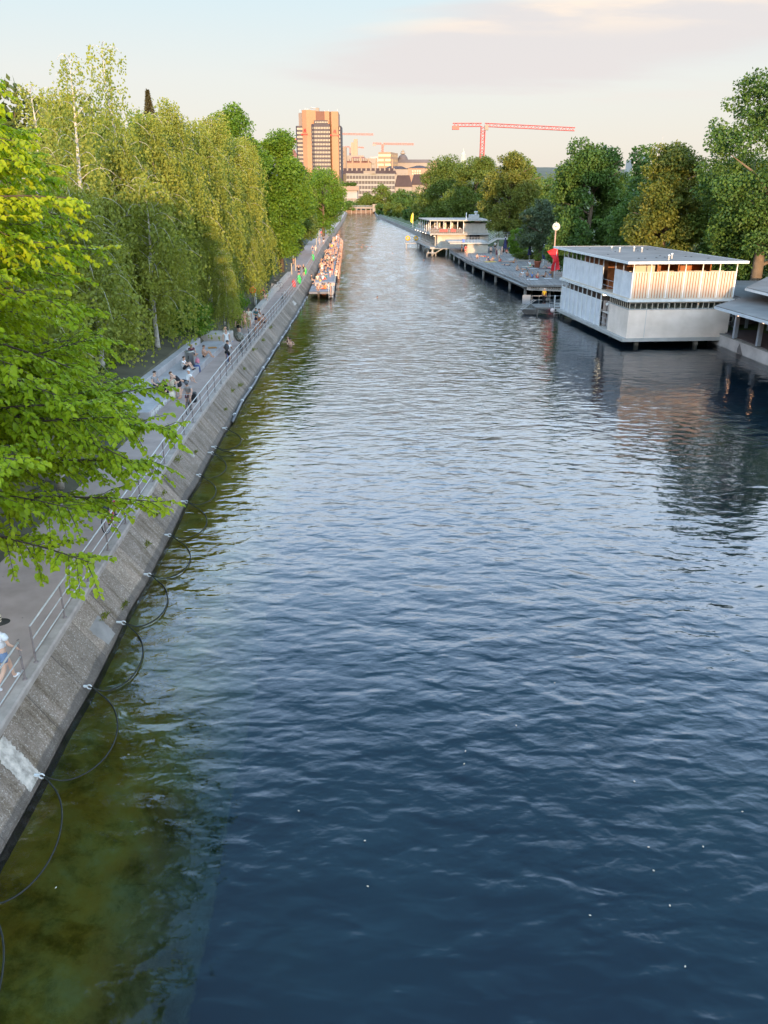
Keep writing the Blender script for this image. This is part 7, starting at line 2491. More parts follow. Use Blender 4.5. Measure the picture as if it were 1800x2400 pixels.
bag('white cloth tote bag at the near end of the sitting step', at_z(403, 937, ZP), .42, .5, .2, CL['cream'], .5)
bag('dark blue bag standing on the path beside the steel bin', at_z(462, 873, ZP), .5, .5, .3, M('blue_bag', (0.05, 0.08, 0.20), 0.6, 0.3, 12.0), .3)
bag('small pink bag beside the steel bin on the step', at_z(463, 851, Z1), .3, .3, .2, CL['pink'], .2)
bag('black bag left on the path by the couple in black', at_z(702, 656, ZP), .8, .5, .45, black, .2)
bag('red rucksack hanging at the railing near the crowd', (rx_(101) - .15, 101, ZP + .3), .45, .75, .3, CL['red'], 0)
q = at_z(499, 829, ZP)
sl = thing('stool', 'small orange wooden stool at the end of the sitting step', 'stool', (q.x, q.y, ZP), .3)
ow_ = M('orange_wood', (0.42, 0.20, 0.05), 0.6, 0.2)
MB().bbox(-.3, .3, -.2, .2, .42, .47, .01).build('seat', ow_, sl)
for x, y in ((-.25, -.16), (.25, -.16), (.25, .16), (-.25, .16)):
    MB().box(x - .025, x + .025, y - .025, y + .025, 0, .42).build('leg', ow_, sl)
q = at_z(597, 718, ZP)
qb = at_y(592, 680, q.y - .2)
lbz = thing('lifebuoy', 'orange lifebuoy hanging on the slim birch post by the path', 'lifebuoy', (qb.x, q.y - .15, qb.z))
MB().ring((0, 0, 0), (0, 1, 0), .26, .09, 24, 8).build('ring', M('orange_foam', (0.70, 0.16, 0.03), 0.6, 0.1), lbz, True)
MB().ball((0, .08, 0), .16, 12, 8, (1, .25, 1)).build('case', M('orange_foam', (0.70, 0.16, 0.03)), lbz, True)
MB().tube([(.25, .2, -2.9), (.25, .2, .5)], .05, 8).build('post', white_paint, lbz)
for k, (px, py, h_) in enumerate(((684, 643, 1.5), (693, 634, 1.9), (748, 560, 3.0), (742, 575, 2.4))):
    q = at_z(px, py, ZP)
    p_ = thing('wooden_post', 'pale upright wooden post beside the path next to the crowd', 'post', (q.x, q.y, ZP), 0, 'pale wooden posts by the path')
    MB().tube([(0, 0, -.1), (0, 0, h_), (0, 0, h_ + .05)], [.075, .07, .04], 8).build('post', M('pale_timber', (0.45, 0.36, 0.25), 0.8, 0.15), p_)

# ---- bathing platform of the crowd
PR = [(103.5, -6.25), (129, -7.35), (180, -9.4), (240, -12.0)]
pf = thing('bathing_platform', 'long narrow bathing platform crowded with people below the promenade railing', 'platform', (-8, 103.5, 0))
ysn = [103.5, 129, 155, 180, 210, 240]
poly = [(interp(PR, y) + 8, y - 103.5) for y in ysn] + [(lw(y) + .38 + 8, y - 103.5) for y in ysn[::-1]]
MB().prism(poly, .52, .78).build('deck', plank_mat('platform_planks', (0.30, 0.285, 0.30), rad(92), .2), pf)
MB().prism([(interp(PR, y) + 8 - .02, y - 103.45) for y in ysn] + [(interp(PR, y) + 8 - .22, y - 103.45) for y in ysn[::-1]], .782, .86).build('edge_kerb', M('pale_kerb', (0.42, 0.36, 0.28), 0.8, 0.15), pf)
MB().box(-1.2, 1.45, 6.8, 8.6, .782, 1.22).build('bench_block', M('pinkish_concrete', (0.40, 0.33, 0.31), 0.8, 0.15), pf)
for y in range(105, 238, 9):
    for xx in (.4, 2.0):
        MB().tube([(interp(PR, y) + 8 - xx, y - 103.5, -3.2), (interp(PR, y) + 8 - xx, y - 103.5, .52)], .14, 8).build('pile', dark_conc, pf)
MB().tube([(1.6, -.1, 1.5), (1.6, -.15, -1)], .035, 6).tube([(1.1, -.1, 1.5), (1.1, -.15, -1)], .035, 6).tube([(1.1, -.12, .2), (1.6, -.12, .2)], .03, 6).tube([(1.1, -.12, .5), (1.6, -.12, .5)], .03, 6).build('ladder', white_paint, pf)
grn = M('green_towel', (0.05, 0.50, 0.10), 0.8, 0.2, 5.0)
for k, (y, lb) in enumerate(((107.5, 'nearest of the bright green towel bundles hung on the railing by the crowd'), (120.5, 'second of the bright green towel bundles hung on the railing by the crowd'), (147, 'farthest of the bright green towel bundles hung on the railing by the crowd'))):
    tw = thing('towel', lb, 'towel', (rx_(y), y, ZP + 1.08), 0, 'green towel bundles on the railing')
    m = MB()
    m.ball((.0, 0, -.45), .42, 14, 10, (.62, .8, 1.25)).ball((.05, .25, -.75), .25, 10, 8, (.8, .9, 1.3))
    m.v = [(x + .05 * math.sin(z_ * 11 + y_ * 7), y_ + .05 * math.sin(z_ * 9 + x * 8), z_) for x, y_, z_ in m.v]
    m.build('cloth', grn, tw, True)

# ================================================================ WHO IS WHERE
H = math.pi / 2
# -- on the promenade
q = at_z(19, 1606, ZP)
w1 = person('woman in white top, denim shorts and striped straw hat walking at the left edge', (q.x, q.y, ZP), math.pi - .5, 'walking', ('shirt', 'white'), ('shorts', 'denim'), 'dark', True, True, 2, True, 'white')
hat = MB().lathe([(.30, 0), (.30, .012), (.115, .02), (.125, .10), (.12, .17), (.06, .19)], (0, 0, 0), 20)
hm = bpy.data.materials.new('striped_straw')
hm.use_nodes = True
t = hm.node_tree
c = N(t, 'ShaderNodeTexCoord')
s_ = N(t, 'ShaderNodeSeparateXYZ')
L(t, c.outputs['Object'], s_.inputs[0])
fr_n = math_n(t, 'FRACT', math_n(t, 'MULTIPLY', s_.outputs[2], 17.0))
L(t, mix_c(t, math_n(t, 'LESS_THAN', fr_n, .38), (0.62, 0.50, 0.34), (0.03, 0.025, 0.02)), t.nodes['Principled BSDF'].inputs['Base Color'])
t.nodes['Principled BSDF'].inputs['Roughness'].default_value = .9
ho = hat.build('hat', hm, w1, True)
ho.location = (0, -.01, 1.66)
ho.rotation_euler = (.15, .1, 0)


def heading(pa, pb):
    d = pb - pa
    return math.atan2(d.x, -d.y)


def rider(label_p, label_b, pf_, pr_, col, top, bottom, hair, fine=True, cap=None, skin=0, shoes='black'):
    f_, r_ = at_z(*pf_, ZP), at_z(*pr_, ZP)
    a = heading(r_, f_)
    m_ = (f_ + r_) / 2
    b = bicycle(label_b, (m_.x, m_.y, ZP), a, col)
    p = person(label_p, (m_.x, m_.y, ZP), a, 'cycling', top, bottom, hair, False, False, skin, fine, shoes, cap=cap)
    return b, p, m_, a


b1, p1, m1, a1 = rider('cyclist in grey t-shirt, dark shorts and helmet riding towards the camera', 'road bicycle with thin tyres under the cyclist in the grey t-shirt', (436, 978), (452, 955), 'black', ('shirt', 'grey'), ('shorts', 'maroon'), None, cap=None)
hl = MB()
hl.ball((0, -.155, 1.60), .125, 14, 10, (.86, 1.15, .8))
hl.build('helmet', M('helmet_grey', (0.07, 0.075, 0.085), 0.35, 0.1), p1, True)
pn = thing('pannier', 'black bicycle pannier on the rear rack of the grey shirted cyclist', 'pannier', (m1.x, m1.y, ZP), a1)
MB().bbox(.10, .34, .28, .72, .45, .95, .05).build('bag', black, pn)
MB().box(-.06, .10, .3, .75, .74, .77).build('rack', black, pn)
b2, p2, m2, a2 = rider('young cyclist in white t-shirt with a dark rucksack riding away from the camera', 'blue bicycle under the cyclist with the rucksack', (543, 848), (528, 866), 'blue', ('shirt', 'white'), ('shorts', 'black'), 'dark', skin=1, shoes='white')
rk = thing('rucksack', 'dark grey rucksack on the back of the cyclist in white', 'rucksack', (m2.x, m2.y, ZP), a2)
MB().ball((0, .22, 1.28), .2, 12, 9, (.85, .62, 1.2)).build('body', M('dark_rucksack', (0.05, 0.05, 0.055), 0.7, 0.2), rk, True)
MB().tube([(.10, .12, 1.42), (.12, -.06, 1.44), (.12, -.10, 1.25), (.10, .1, 1.1)], .02, 5).build('strap', black, rk)

for a in [
    ('woman in black tank top and black shorts standing by the seated group, reaching forward', (424, 934), ZP, -H, 'bending', ('tank', 'black'), ('shorts', 'black'), 'brown', False, True, 2, 'salmon', None),
    ('man in white shirt and white cap sitting behind the standing woman on the step', (438, 898), Z1, -H + .6, 'sitting_leaning_back', ('shirt', 'white'), ('shorts', 'black'), 'dark', False, False, 0, 'black', 'white'),
    ('woman with long dark hair and cream top sitting on the step facing the camera', (404, 912), Z1, .5, 'sitting_edge', ('shirt', 'cream'), ('shorts', 'black'), 'dark', True, True, 2, 'grey', None),
    ('person in black t-shirt sitting on the step with the back to the camera', (386, 922), Z1, math.pi - .4, 'sitting_cross_legged', ('shirt', 'black'), ('shorts', 'black'), 'brown', True, True, 2, 'black', None),
    ('person in grey t-shirt sitting bent over on the upper step beside the leaves', (364, 905), Z1 + .4, 1.1, 'sitting_edge', ('shirt', 'grey'), ('shorts', 'navy'), 'dark', False, False, 2, None, None),
    ('person in white t-shirt sitting with knees drawn up before the steel bin', (432, 866), Z1, H - .1, 'sitting_knees_up', ('shirt', 'white'), ('shorts', 'black'), 'brown', False, False, 2, 'black', None),
    ('shirtless man in black trunks sitting on the step beyond the steel bin', (478, 838), Z1, H, 'sitting_knees_up', None, ('briefs', 'black'), 'brown', False, False, 0, None, None),
    ('person in dark clothes sitting hidden behind the steel bin', (450, 834), Z1, .6, 'sitting_cross_legged', ('shirt', 'maroon'), ('shorts', 'black'), 'dark', True, True, 0, None, None),
    ('woman in a loose white dress walking towards the camera behind the rucksack cyclist', (533, 826), ZP, .1, 'walking', ('dress', 'white'), None, 'brown', True, True, 0, 'black', None),
    ('man in black t-shirt and black shorts walking towards the camera', (561, 788.6), ZP, 0.0, 'walking', ('shirt', 'black'), ('shorts', 'black'), 'dark', False, False, 2, 'black', None),
    ('woman in an orange dress walking beside the man in black', (575, 775), ZP, .2, 'walking', ('dress', 'salmon'), None, 'brown', True, True, 0, None, None),
    ('man in cream shirt and cream shorts walking behind the orange dress', (585, 769), ZP, .15, 'walking', ('shirt', 'cream'), ('shorts', 'cream'), 'brown', False, False, 0, 'grey', None),
    ('man in patterned green shirt and navy shorts standing with folded arms', (602, 769), ZP, -.5, 'arms_folded', ('shirt', 'teal'), ('shorts', 'navy'), 'dark', False, False, 0, None, None),
    ('woman in white top and orange shorts standing beside the patterned shirt', (610, 771), ZP, -.9, 'standing', ('tank', 'white'), ('shorts', 'orange'), 'dark', False, True, 1, None, None),
    ('person in black shorts crouching at the railing beside the parked bicycles', (617, 764), ZP, .7, 'crouching', ('tank', 'salmon'), ('shorts', 'black'), 'dark', False, False, 0, None, None),
    ('person in dark red trousers and blue shoes sitting on the step behind the white dress', (528, 790), ZP + .35, H + .2, 'sitting_edge', ('shirt', 'cream'), ('trousers', 'maroon'), 'blond', True, True, 0, 'blue', None),
]:
    lb, (px, py), z, rz, pose, top, bot, hair, lng, fem, sk_, sh_, cap = a
    q = at_z(px, py, z)
    person(lb, (q.x, q.y, z), rz, pose, top, bot, hair, lng, fem, sk_, True, sh_, cap=cap)
for lb, px, py, z, rz, pose, top, bot, hair, lng, fem in [
    ('person sitting in the grass beside the white birch stems, in orange', 552, 748, ZP + .3, .6, 'sitting_cross_legged', ('tank', 'orange'), ('shorts', 'black'), 'brown', False, True),
    ('person sitting in the grass beside the white birch stems, in pink', 545, 745, ZP + .3, 1.2, 'sitting_knees_up', ('shirt', 'pink'), ('shorts', 'grey'), 'dark', False, False),
    ('person in red top bending over beside the lifebuoy', 612, 708, ZP + .3, .9, 'bending', ('shirt', 'red'), ('shorts', 'black'), 'blond', True, True),
    ('person in white shorts sitting on the bank beside the lifebuoy', 621, 704, ZP + .3, .4, 'sitting_knees_up', ('tank', 'salmon'), ('shorts', 'white'), 'dark', False, False),
    ('man in black shirt and dark shorts with hands behind his head on the path', 701, 651, ZP, .1, 'hands_up', ('shirt', 'black'), ('shorts', 'navy'), 'brown', False, False),
    ('woman in black dress standing beside the man in black on the path', 712, 648, ZP, -.2, 'standing', ('dress', 'black'), None, 'brown', True, True),
    ('woman in navy top and denim shorts walking on the path beside the crowd', 733, 597, ZP, 0, 'walking', ('tank', 'navy'), ('shorts', 'denim'), 'dark', True, True),
    ('woman in cream dress walking on the path beside the crowd', 740, 596, ZP, .1, 'walking', ('dress', 'cream'), None, 'blond', True, True),
    ('person in black top and white shorts walking far along the path', 758.5, 573, ZP, .0, 'walking', ('shirt', 'black'), ('shorts', 'white'), 'dark', False, False),
    ('person in grey clothes walking far along the path by the wooden posts', 749, 575, ZP, .0, 'walking', ('shirt', 'grey'), ('shorts', 'grey'), 'dark', False, False),
    ('person in red top walking farthest along the path', 753, 556, ZP, .0, 'walking', ('shirt', 'red'), ('shorts', 'black'), 'dark', False, False),
    ('person in white top walking farthest along the path', 768, 553, ZP, .0, 'walking', ('shirt', 'white'), ('shorts', 'navy'), 'dark', False, False),
    ('person in blue top walking farthest along the path', 773, 552, ZP, .0, 'walking', ('shirt', 'denim'), ('shorts', 'navy'), 'dark', False, False),
    ('person in cream top coming along the narrow path beside the maple', 688, 620, ZP, .0, 'walking', ('shirt', 'cream'), ('shorts', 'salmon'), 'dark', False, False),
]:
    q = at_z(px, py, z)
    person(lb, (q.x, q.y, z), rz, pose, top, bot, hair, lng, fem, R.randint(0, 2))

# -- parked bicycles
for lb, px, py, col, ln in (('black bicycle parked at the railing carrying a camouflage rucksack', 571, 829, 'black', .08), ('silver bicycle parked at the railing behind the camouflage rucksack', 583, 815, 'silver', -.06), ('orange bicycle leaning on the railing by the crouching person', 602, 789, 'orange', .08), ('dark bicycle parked at the railing, between the silver and the orange one', 592, 803, 'black', -.05)):
    q = at_z(px, py, ZP)
    bicycle(lb, (min(q.x, rx_(q.y) - .32), q.y, ZP), .25 + ln, col, ln)
q = at_z(571, 829, ZP)
cr_ = thing('rucksack', 'round camouflage rucksack on the handlebar of the parked black bicycle', 'rucksack', (min(q.x, rx_(q.y) - .32), q.y - .2, ZP + 1.25))
cm_ = bpy.data.materials.new('camouflage')
cm_.use_nodes = True
t = cm_.node_tree
c = N(t, 'ShaderNodeTexCoord')
n_ = N(t, 'ShaderNodeTexNoise', i_Scale=9.0, i_Detail=1.0)
L(t, c.outputs['Object'], n_.inputs['Vector'])
r_ = ramp(t, [(0.0, (.05, .05, .04)), (.44, (.13, .12, .09)), (.53, (.26, .23, .18)), (.6, (.07, .075, .055))], 'CONSTANT')
L(t, n_.outputs[0], r_.inputs[0])
L(t, r_.outputs[0], t.nodes['Principled BSDF'].inputs['Base Color'])
MB().ball((0, 0, 0), .33, 14, 10, (1, .75, 1.05)).build('body', cm_, cr_, True)
MB().ball((0, -.24, -.08), .18, 10, 8, (1, .6, .9)).build('pocket', cm_, cr_, True)
q = at_z(300, 1236, ZP)
rb2 = bicycle('bright red bicycle with a black carrier bag standing at the near railing', (rx_(q.y) - .34, q.y, ZP), math.pi - .12, 'red', .06)
MB().bbox(-.14, .14, .34, .70, .78, .98, .03).build('carrier_bag', black, rb2)
MB().tube([(0, -.36, .84), (0, .0, .42), (0, .06, .34)], .04, 8).build('battery', M('seat_red', (0.62, 0.07, 0.12), 0.5, 0.1), rb2)
for k, (px, py, lb) in enumerate(((650, 676, 'dark bicycle leaning in a stand beside the far shrubs, left of the path'), (643, 684, 'silver bicycle leaning in a stand beside the far shrubs, left of the path'))):
    q = at_z(px, py, ZP)
    bicycle(lb, (q.x, q.y, ZP), -.9, ('black', 'silver')[k], .1)
for k, (y, col, lb) in enumerate(((88.5, 'black', 'dark bicycle parked outside the railing above the quay, nearer one'), (91.5, 'silver', 'pale bicycle parked outside the railing above the quay, farther one'))):
    bicycle(lb, (rx_(y) - .3, y, ZP), .1, col, -.08)

# -- the crowd on the platform
g = random.Random(21)
GC = 'bathers crowding the platform'


def crowd_person(x, y, z, rz, pose, place):
    kind = g.random()
    fem = g.random() < .45
    sk_ = g.choice((0, 0, 1, 2))
    if kind < .46:
        c_ = g.choice(('black', 'navy', 'red', 'maroon', 'blue', 'orange'))
        top = ('bikini', c_) if fem else None
        bot = ('briefs', c_) if fem else ('shorts', c_)
        look = f'in {c_} ' + ('bikini' if fem else 'swim shorts')
    else:
        c1 = g.choice(('white', 'white', 'black', 'cream', 'grey', 'navy', 'salmon', 'teal', 'yellow', 'pink'))
        c_ = g.choice(('black', 'navy', 'white', 'denim', 'maroon'))
        top, bot = (('tank' if fem else 'shirt'), c1), ('shorts', c_)
        look = f'in {c1} top and {c_} shorts'
    pn_ = dict(standing='standing', hands_up='standing', arms_folded='standing', sitting_edge='sitting', sitting_knees_up='sitting', sitting_leaning_back='sitting', sitting_cross_legged='sitting', lying='lying', lying_knees_up='lying', bending='bending', crouching='crouching', walking='walking')[pose]
    lb = f'bather {look} {pn_} {place}'
    return person(lb, (x, y, z), rz, pose, top, bot, g.choice(('dark', 'dark', 'brown', 'blond')), fem and g.random() < .7, fem, sk_, group=GC, sc=g.uniform(.95, 1.06))


placed = []
tries = 0
while len(placed) < 88 and tries < 6000:
    tries += 1
    y = 106 + 128 * g.random() ** 1.15 if g.random() < .5 else g.uniform(122, 190)
    x = g.uniform(lw(y) + .75, interp(PR, y) - .45)
    if any((x - a) ** 2 + ((y - b) * .8) ** 2 < .62 ** 2 for a, b in placed) or 109.5 < y < 112.8:
        continue
    if y < 122 and x > interp(PR, y) - 1.3:
        continue
    placed.append((x, y))
    crowd_person(x, y, .78, g.uniform(-math.pi, math.pi), g.choice(('standing', 'standing', 'standing', 'sitting_knees_up', 'sitting_cross_legged', 'sitting_leaning_back', 'lying', 'bending', 'hands_up', 'sitting_knees_up')), 'in the middle of the crowded platform')
y = 124.0
while y < 226:
    crowd_person(interp(PR, y) - .12, y, .86, H + g.uniform(-.3, .3), 'sitting_edge', 'on the water edge of the crowded platform')
    y += g.uniform(1.0, 4.2)
for lb, px, py, z, rz, pose, top, bot, hair, lng, fem in [
    ('woman in black bikini sitting at the near end of the platform, feet over the water', 746, 681, .80, 0.0, 'sitting_edge', ('bikini', 'black'), ('briefs', 'black'), 'dark', False, True),
    ('long haired person in orange sitting at the near end of the platform', 762, 678, .80, math.pi - .2, 'sitting_knees_up', ('tank', 'orange'), ('briefs', 'orange'), 'brown', True, True),
    ('person in white shirt sitting at the near corner of the platform', 771, 677, .80, math.pi + .3, 'sitting_cross_legged', ('shirt', 'cream'), ('shorts', 'white'), 'brown', False, False),
    ('person in dark trousers lying between the sitters at the near end of the platform', 752, 677, .80, -1.0, 'lying_knees_up', ('shirt', 'white'), ('trousers', 'navy'), 'dark', False, False),
    ('bather in orange trunks climbing out at the platform ladder', 783, 683, .15, -H, 'standing', None, ('briefs', 'orange'), 'brown', False, False),
    ('person in cream t-shirt sitting with the back to the camera on the platform bench', 744, 657, 1.22, math.pi, 'sitting_cross_legged', ('shirt', 'cream'), ('shorts', 'grey'), 'brown', False, False),
    ('person in white t-shirt leaning over on the platform bench', 757, 657, 1.22, math.pi - .6, 'sitting_knees_up', ('shirt', 'white'), ('shorts', 'red'), 'dark', False, False),
    ('person in dark grey shirt sitting at the end of the platform bench', 764, 655, 1.22, math.pi + .7, 'sitting_knees_up', ('shirt', 'teal'), ('shorts', 'red'), 'dark', False, False),
    ('person in black t-shirt sitting on the kerb at the near end of the crowd', 730, 658, 1.2, H + .3, 'sitting_edge', ('shirt', 'black'), ('shorts', 'grey'), 'dark', False, False),
    ('tanned man in black trunks standing with his back to the camera behind the bench', 752, 640, .78, math.pi, 'standing', None, ('shorts', 'black'), 'dark', False, False),
]:
    q = at_z(px, py, z)
    person(lb, (q.x, max(q.y, 103.7) if z > .2 else 103.0, z), rz, pose, top, bot, hair, lng, fem, 0, group=None)

# -- right-hand deck
for lb, px, py, z, rz, pose, top, bot, hair, lng, fem in [
    ('person in dark top on a yellow towel at the left of the sunbathing trio', 1146, 612, ZD, .9, 'sitting_leaning_back', ('shirt', 'navy'), ('shorts', 'black'), 'dark', False, False),
    ('bare backed person sitting in the middle of the sunbathing trio on the deck', 1155, 612, ZD, math.pi, 'sitting_cross_legged', None, ('briefs', 'black'), 'brown', True, True),
    ('bare backed person on a red towel, right of the sunbathing trio on the deck', 1170, 613, ZD, math.pi - .8, 'sitting_knees_up', None, ('shorts', 'red'), 'brown', True, True),
    ('person in maroon clothes standing behind the sunbathing trio', 1163, 605, ZD, .8, 'standing', ('dress', 'maroon'), None, 'dark', True, True),
    ('woman in cream dress standing behind the sunbathing trio', 1169.5, 607, ZD, -.8, 'standing', ('dress', 'cream'), None, 'blond', True, True),
    ('person in white t-shirt and black shorts standing near the brick box', 1160, 587, ZD, math.pi, 'standing', ('shirt', 'white'), ('shorts', 'black'), 'dark', False, False),
    ('person in dark clothes standing behind the farthest parasol', 1180, 588, ZD, H, 'standing', ('shirt', 'black'), ('shorts', 'black'), 'dark', False, False),
    ('person in red sitting at the foot of the blue bin', 1187, 594, ZD, .4, 'sitting_knees_up', ('shirt', 'red'), ('shorts', 'black'), 'dark', False, False),
    ('person lying on the deck beside the blue bin', 1196, 593, ZD, -H, 'lying', None, ('briefs', 'navy'), 'dark', False, True),
    ('person in white t-shirt sitting beside the red planter', 1243, 623, ZD, .7, 'sitting_leaning_back', ('shirt', 'white'), ('shorts', 'green'), 'dark', False, False),
    ('person lying on a white towel beside the red planter', 1252, 626, ZD, -1.2, 'lying_knees_up', None, ('shorts', 'black'), 'brown', False, False),
    ('person in pink lying on a dark towel left of the orange planter', 1283, 629, ZD, -H, 'lying_knees_up', ('tank', 'pink'), ('briefs', 'black'), 'dark', False, True),
    ('person in white shirt sitting at the deck edge, leftmost of the row', 1224, 648, ZD, -.7, 'sitting_knees_up', ('shirt', 'white'), ('shorts', 'white'), 'dark', True, True),
    ('bare backed person sitting second in the row at the deck edge', 1235, 649, ZD, math.pi - .5, 'sitting_knees_up', None, ('briefs', 'navy'), 'brown', False, False),
    ('person wrapped in a pale blue towel sitting in the row at the deck edge', 1247, 651, ZD, math.pi, 'sitting_cross_legged', ('dress', 'blue'), None, 'blond', True, True),
    ('bare backed person with red patterned shorts in the row at the deck edge', 1260, 652, ZD, math.pi + .2, 'sitting_knees_up', None, ('shorts', 'red'), 'dark', False, False),
    ('bare backed man sitting last in the row at the deck edge', 1276, 650, ZD, math.pi + .7, 'sitting_leaning_back', None, ('shorts', 'black'), 'dark', False, False),
    ('person in white sitting on a chair left of the nearest parasol', 1250, 598, ZD + .4, -.6, 'sitting_edge', ('shirt', 'white'), ('shorts', 'black'), 'dark', False, False),
    ('person in white top standing among the potted plants', 1262, 592, ZD, .2, 'standing', ('shirt', 'white'), ('shorts', 'black'), 'dark', False, False),
    ('person in white top and black shorts sitting right of the nearest parasol', 1287, 614, ZD + .4, -.4, 'sitting_edge', ('shirt', 'white'), ('shorts', 'black'), 'dark', False, False),
    ('bather in red briefs standing with raised arms beside the clock pole', 1312, 628, ZD, math.pi, 'hands_up', None, ('briefs', 'maroon'), 'dark', False, True),
    ('bather in black standing behind the raised arms beside the clock pole', 1308, 625, ZD, .5, 'standing', ('bikini', 'black'), ('briefs', 'black'), 'dark', True, True),
    ('lifeguard in yellow shirt and black shorts standing on the landing stage', 1274, 713, .78, 2.6, 'standing', ('shirt', 'yellow'), ('trousers', 'black'), 'grey', False, False),
    ('bather in red standing at the corner of the brick box', 1091, 597, ZD, .3, 'standing', ('shirt', 'red'), ('shorts', 'red'), 'brown', False, False),
    ('bather in orange trunks standing beside the red one at the brick box', 1094, 602, ZD, -.6, 'standing', None, ('briefs', 'orange'), 'brown', False, False),
    ('person in black standing at the water stairs of the far bathhouse', 1082, 589, ZD, H, 'standing', ('shirt', 'black'), ('shorts', 'black'), 'dark', False, False),
]:
    q = at_z(px, py, z)
    person(lb, (q.x, q.y, z), rz, pose, top, bot, hair, lng, fem, R.choice((0, 0, 1)))
for k, (px, py, w_, d_, col, rz, lb) in enumerate(((1148, 614, 2.2, 1.2, 'yellow', .2, 'yellow towel under the sunbathing trio'), (1180, 613, 2.2, .9, 'salmon', .3, 'salmon towel stretching right of the sunbathing trio'), (1240, 625, 2.4, .8, 'cream', .1, 'cream towel beside the red planter'), (1249, 630, 1.6, .7, 'white', .25, 'white towel lying in front of the red planter'), (1273, 630, 2.2, .7, 'maroon', .1, 'dark towel left of the orange planter'), (1247, 655, 1.5, .9, 'white', .1, 'white towel under the person in pale blue'), (1283, 653, 1.1, .7, 'white', .2, 'white towel at the right end of the row at the deck edge'))):
    q = at_z(px, py, ZD)
    tw = thing('towel', lb, 'towel', (q.x, q.y, ZD + .012), rz)
    vs, fs = [], []
    for i in range(7):
        for j in range(4):
            vs.append((-w_ / 2 + w_ * i / 6, -d_ / 2 + d_ * j / 3, .02 + .015 * math.sin(i * 2.1 + j * 1.3)))
    for i in range(6):
        for j in range(3):
            a = i * 4 + j
            fs.append((a, a + 4, a + 5, a + 1))
    MB().add(vs, fs).build('cloth', CL[col], tw, True)
for k, (px, py, rz, lb) in enumerate(((1293, 608, .3, 'pale garden chair right of the nearest parasol, farther one'), (1283, 604, -.4, 'pale garden chair right of the nearest parasol, nearer one'), (1250, 601, .1, 'pale garden chair beside the middle parasol'))):
    q = at_z(px, py, ZD)
    ch = thing('chair', lb, 'chair', (q.x, q.y, ZD), rz)
    MB().bbox(-.24, .24, -.24, .24, .40, .44, .01).build('seat', white_paint, ch)
    MB().add([(-.24, .22, .44), (.24, .22, .44), (.24, .34, .95), (-.24, .34, .95), (-.24, .25, .44), (.24, .25, .44), (.24, .37, .95), (-.24, .37, .95)], [(0, 1, 2, 3), (5, 4, 7, 6), (3, 2, 6, 7), (0, 3, 7, 4), (1, 5, 6, 2)]).build('backrest', white_paint, ch)
    for x, y in ((-.21, -.21), (.21, -.21), (.21, .21), (-.21, .21)):
        MB().tube([(x, y, 0), (x, y, .4)], .018, 6).build('leg', galv, ch)

# a few more sunbathers scattered over the planks
for k, (px, py, pose, c_, lb) in enumerate((
        (1118, 606, 'sitting_knees_up', 'navy', 'sunbather in navy shorts sitting near the far water edge of the deck'),
        (1134, 602, 'lying', 'red', 'sunbather in red shorts lying near the brick box on the deck'),
        (1150, 600, 'standing', 'black', 'sunbather in black shorts standing between the brick box and the trio'),
        (1186, 622, 'lying', 'navy', 'sunbather in navy shorts lying in the middle of the deck'),
        (1204, 616, 'sitting_leaning_back', 'orange', 'sunbather in orange shorts sitting before the tall light green bush'),
        (1212, 634, 'sitting_cross_legged', 'maroon', 'sunbather in maroon shorts sitting alone in the open middle of the deck'),
        (1232, 633, 'lying_knees_up', 'teal', 'sunbather in teal shorts lying between the planter and the row at the edge'),
        (1290, 645, 'sitting_knees_up', 'blue', 'sunbather in blue shorts sitting right of the row, before the red flag'),
        (1176, 598, 'standing', 'salmon', 'sunbather in salmon shorts standing before the farthest parasol'))):
    q = at_z(px, py, ZD)
    person(lb, (q.x, q.y, ZD), 1.3 * k, pose, None, ('shorts', c_), ('dark', 'brown')[k % 2], False, False, k % 3)

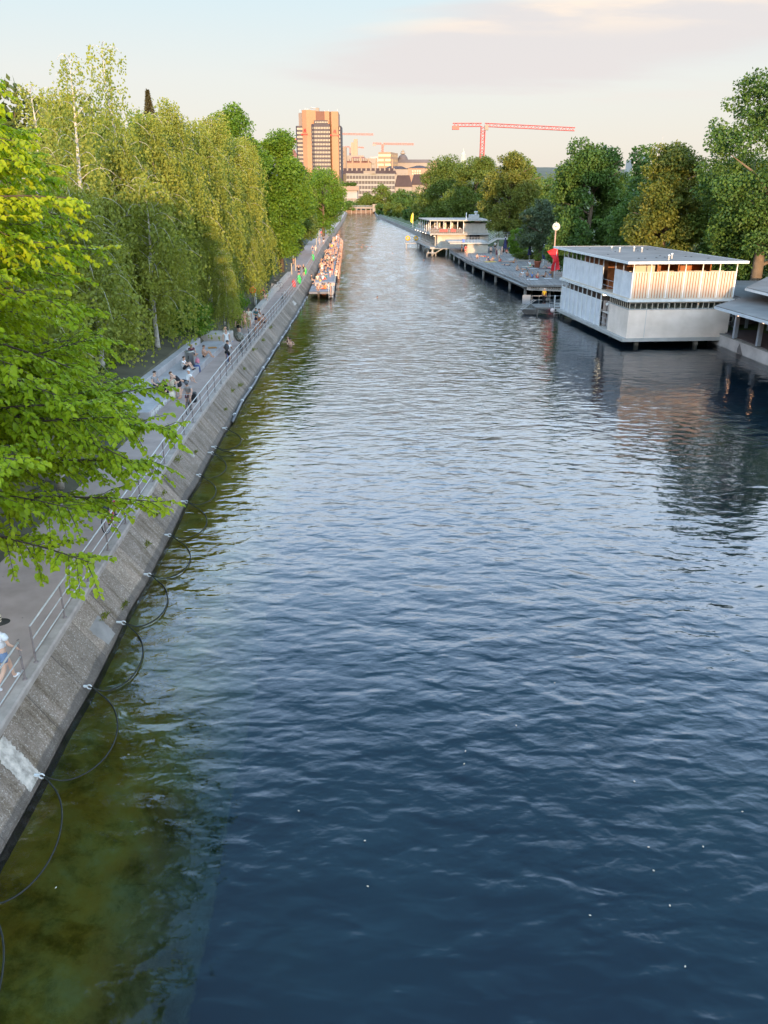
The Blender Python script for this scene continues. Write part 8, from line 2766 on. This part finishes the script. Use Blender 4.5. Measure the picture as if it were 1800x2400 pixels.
# -- roof terrace guests
GT = 'guests on the roof terrace'
for k in range(24):
    yy_ = Y2 + 1.0 + 27 * g.random()
    dpt = (yy_ - Y2) / 28.8
    x = 10 - .2 - 2.05 * dpt + .45 + (g.random() ** 2) * 3.0
    c_ = ('white', 'red', 'black', 'salmon', 'cream', 'navy')[k % 6]
    ps = ('standing', 'sitting_edge', 'standing', 'arms_folded')[k % 4]
    person(f'guest in {c_} top ' + ('sitting' if 'sit' in ps else 'standing') + ' on the roof terrace of the far bathhouse', (x, yy_, zu + (.45 if 'sit' in ps else 0)), g.uniform(-3, 3), ps, ('shirt', c_), ('shorts', g.choice(('black', 'denim', 'navy'))), g.choice(('dark', 'brown', 'blond')), False, k % 2 == 0, g.randint(0, 2), group=GT)
for k in range(7):
    x = 10 + lx(470 + k * 55)
    c_ = ('red', 'black', 'white', 'grey')[k % 4]
    person(f'guest in {c_} top sitting at the terrace tables behind the red banners', (x, Y2 + 1.2 + (k % 3) * .8, zu + .45), g.uniform(-3, 3), 'sitting_edge', ('shirt', c_), ('shorts', 'black'), 'dark', False, k % 2 == 0, 0, group=GT)

# -- swimmers
q = at_z(681, 812, 0)
person('bather standing chest deep near the quay, arms folded in front', (q.x, q.y, -1.02), .3, 'bathing', None, ('shorts', 'black'), 'dark', False, False, 0, True)
q2 = at_z(676, 806, 0)
person('bather with dark hair close behind the one standing chest deep', (q2.x, q2.y, -1.05), -1.2, 'bathing', ('tank', 'black'), ('briefs', 'black'), 'dark', True, True, 0, True)
for lb, px, py, rz in (('lone swimmer with dark hair in the middle of the canal', 884, 698, 2.4), ('swimmer heading to the far bathhouse through the open water', 920, 594, H), ('left of two swimmers close to the water stairs of the far bathhouse', 993, 610, H), ('right of two swimmers close to the water stairs of the far bathhouse', 1016, 611, -H)):
    q = at_z(px, py, 0)
    person(lb, (q.x, q.y, 0.02), rz, 'swimming', None, ('briefs', 'black'), 'dark', False, False, 0)
for px, py in ((847, 579), (859, 578), (871, 579), (850, 574), (836, 571), (846, 521), (883, 523), (892, 524), (760, 690)):
    q = at_z(px, py, 0)
    person('far swimmer of whom only the dark head shows above the water', (q.x, q.y, 0.06), g.uniform(0, 6), 'swimming', None, ('briefs', 'black'), 'dark', False, False, 1, group='far swimmers in the canal')

# -- pale petals drifting on the water
for k, (px, py) in enumerate(((301, 1768), (131, 2080), (862, 2077), (1088, 1790), (1487, 1831), (1154, 1392), (1570, 2122), (1383, 2145), (1606, 2265), (1532, 2040), (855, 1970), (1648, 1984), (1520, 1985), (1091, 1760), (700, 1900), (1300, 1600), (1210, 1700), (1740, 1902))):
    q = at_z(px, py, .02)
    pt = thing('petal', 'tiny pale petal drifting on the water surface', 'petal', q, k * 1.3, 'petals drifting on the canal')
    MB().ball((0, 0, 0), .016, 8, 5, (1.5, .8, .3)).build('petal', CL['cream'], pt)
